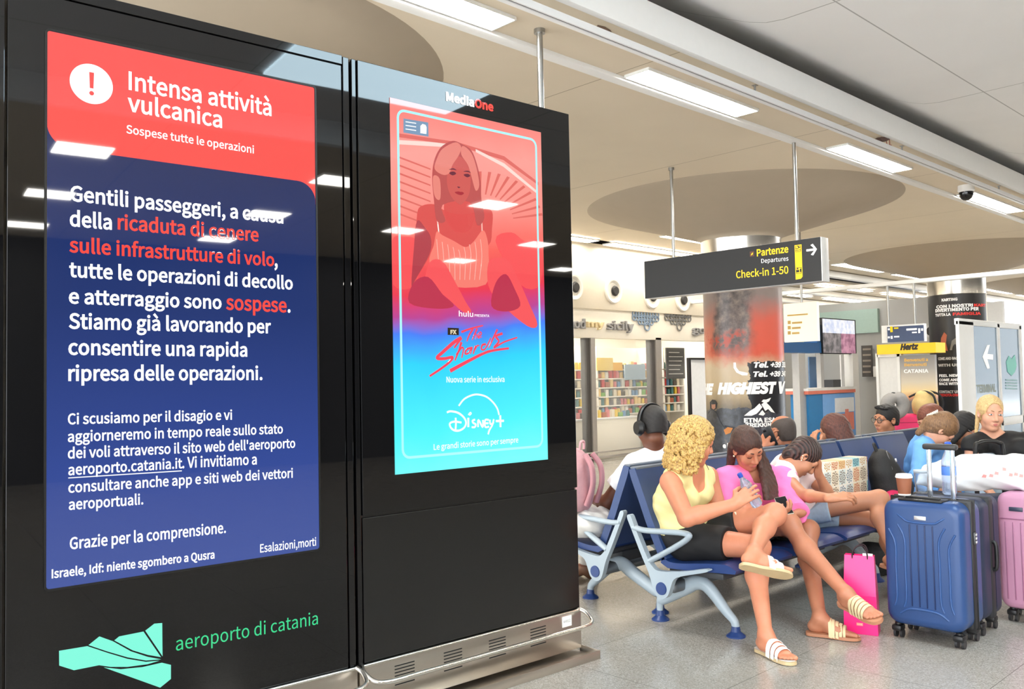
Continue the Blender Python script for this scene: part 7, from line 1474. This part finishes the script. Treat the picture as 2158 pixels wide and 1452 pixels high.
# luggage pile behind: neck pillow on a khaki backpack over a pink case
pc = thing('magenta_case', 'bright pink suitcase standing behind the young man with glasses', 'suitcase', (0, 0, 0)); q = at_d(1912, 880, 10.2); pc.matrix_basis = Matrix.Translation((float(q[0]), float(q[1]), 0)) @ Matrix.Rotation(math.radians(-45), 4, 'Z')
ztop = float(at_d(1912, 872, 10.2)[2]); mg = mat('magenta_shell', (236, 52, 110), .4)
bm = BM(); box(bm, -.22, .22, -.13, .13, .08, ztop, .05, 4); obj('case_body', bm, mg, pc); bm = BM(); [box(bm, -.223, .223, -.133, .133, z, z+.012, .004) for z in (ztop-.10, )]; obj('case_band', bm, mat('magenta_dark', (190, 36, 84), .4), pc)
for x in (-.17, .17):
    for y in (-.09, .09): bm = BM(); cyl(bm, (x-.012, y, .03), (x+.012, y, .03), .03, None, 16); box(bm, x-.02, x+.02, y-.02, y+.02, .05, .09, .006); obj('wheel', bm, blackp, pc)
kb = thing('khaki_backpack', 'khaki hiking backpack with black straps on top of the luggage pile', 'backpack', (0, 0, 0)); q2 = at_d(1950, 872, 10.15); kb.matrix_basis = Matrix.Translation((float(q2[0]), float(q2[1]), ztop-.04))
kz = float(at_d(1945, 826, 10.15)[2])-ztop+.04
g = Grid([(-.2, -.15, 0), (.2, .15, kz)], .08, .009); g.ell((0, 0, kz*.45), (.17, .14, kz*.52), None, .03); g.ell((0, 0, kz*.85), (.12, .10, .07), None, .04); g.ripple(.005, 26, 1); g.plane((0, 0, .004), (0, 0, -1)); net_obj('pack_body', g, mat('khaki_canvas', (204, 176, 118), .8, noise=.12, scale=40, bump=.2), kb)
for s in (-1, 1): bm = BM(); tube(bm, smooth_path([(s*.10, -.15, kz*.3), (s*.11, -.16, kz*.6), (s*.09, -.12, kz*.9), (s*.05, 0, kz*1.02), (s*.1, .14, kz*.8)], 5), .012, 8); obj('strap', bm, bkm, kb)
q3 = at_d(1886, 853, 9.98); npz = .17; t = thing('neck_pillow', 'grey horseshoe neck pillow hanging upright on the luggage pile', 'pillow', (0, 0, 0)); t.matrix_basis = Matrix.Translation(V(q3)) @ Matrix([[float(AX[0][i]), float(-AX[2][i]), float(AX[1][i])] for i in range(3)]).to_4x4()
g = Grid([(-.2, 0, -.2), (.2, 0, .2)], .1, .009); pth = [(a_*.72, b_, c_*.72) for a_, b_, c_ in [(-.055, 0, .10), (-.12, 0, .05), (-.13, 0, -.04), (-.07, 0, -.12), (.02, 0, -.135), (.10, 0, -.09), (.135, 0, 0), (.10, 0, .08), (.06, 0, .11)]]; q = smooth_path(pth, 4)
for a, b in zip(q, q[1:]): g.cone(a, b, .060, .060, .02)
net_obj('pillow_body', g, mat('grey_plush', (150, 146, 142), .9, noise=.08, scale=60, bump=.15), t); bm = BM(); tube(bm, smooth_path([(.0, -.03, .13), (.0, -.062, .05), (-.005, -.066, -.05), (-.01, -.065, -.11)], 5), .026, 8); obj('pillow_strap', bm, bkm, t)
# black pull handles of cases behind the white carrier bag
def pull(name, label, x0, x1, ytop, ybot, dep):
    a, b = at_d(x0, ytop, dep), at_d(x1, ytop, dep); m = (a+b)/2; w = float(np.linalg.norm(b-a))/2; zz_ = float(m[2]); z0_ = .60
    t = thing(name, label, 'suitcase', (0, 0, 0)); t.matrix_basis = Matrix.Translation((float(m[0]), float(m[1]), 0)) @ Matrix.Rotation(YAW-math.pi/2, 4, 'Z')
    bm = BM(); box(bm, -.19, .19, -.02, .22, .08, z0_, .04, 4); obj('case_body', bm, MATS['dark_navy_fabric'], t)
    bm = BM(); tube(bm, smooth_path([(-w, .06, z0_-.02), (-w, .06, zz_-.06), (-w+.03, .06, zz_-.012), (0, .06, zz_), (w-.03, .06, zz_-.012), (w, .06, zz_-.06), (w, .06, z0_-.02)], 5), .015, 10, up=(0, 1, 0), flat=1.3); obj('pull_handle', bm, blackp, t)
    for x in (-.15, .15): bm = BM(); cyl(bm, (x-.012, .1, .03), (x+.012, .1, .03), .03, None, 16); box(bm, x-.02, x+.02, .08, .12, .05, .09, .006); obj('wheel', bm, blackp, t)
pull('black_suitcase', 'black suitcase with a tall arched pull handle in front of the blonde woman', 2064, 2122, 931, 970, 6.35)
# bag below the seats
g = Grid([(0, 0, 0)], .3, .010); g.ell((0, 0, .11), (.22, .14, .13), None, .03); g.ripple(.006, 24, 3); g.plane((0, 0, .004), (0, 0, -1)); o = net_obj('floor_bag', g, bkm, None); o.matrix_basis = Matrix.Translation((6.55, 2.95, 0)); tag(o, 'soft black bag on the floor under the bench by the mid leg', 'bag')
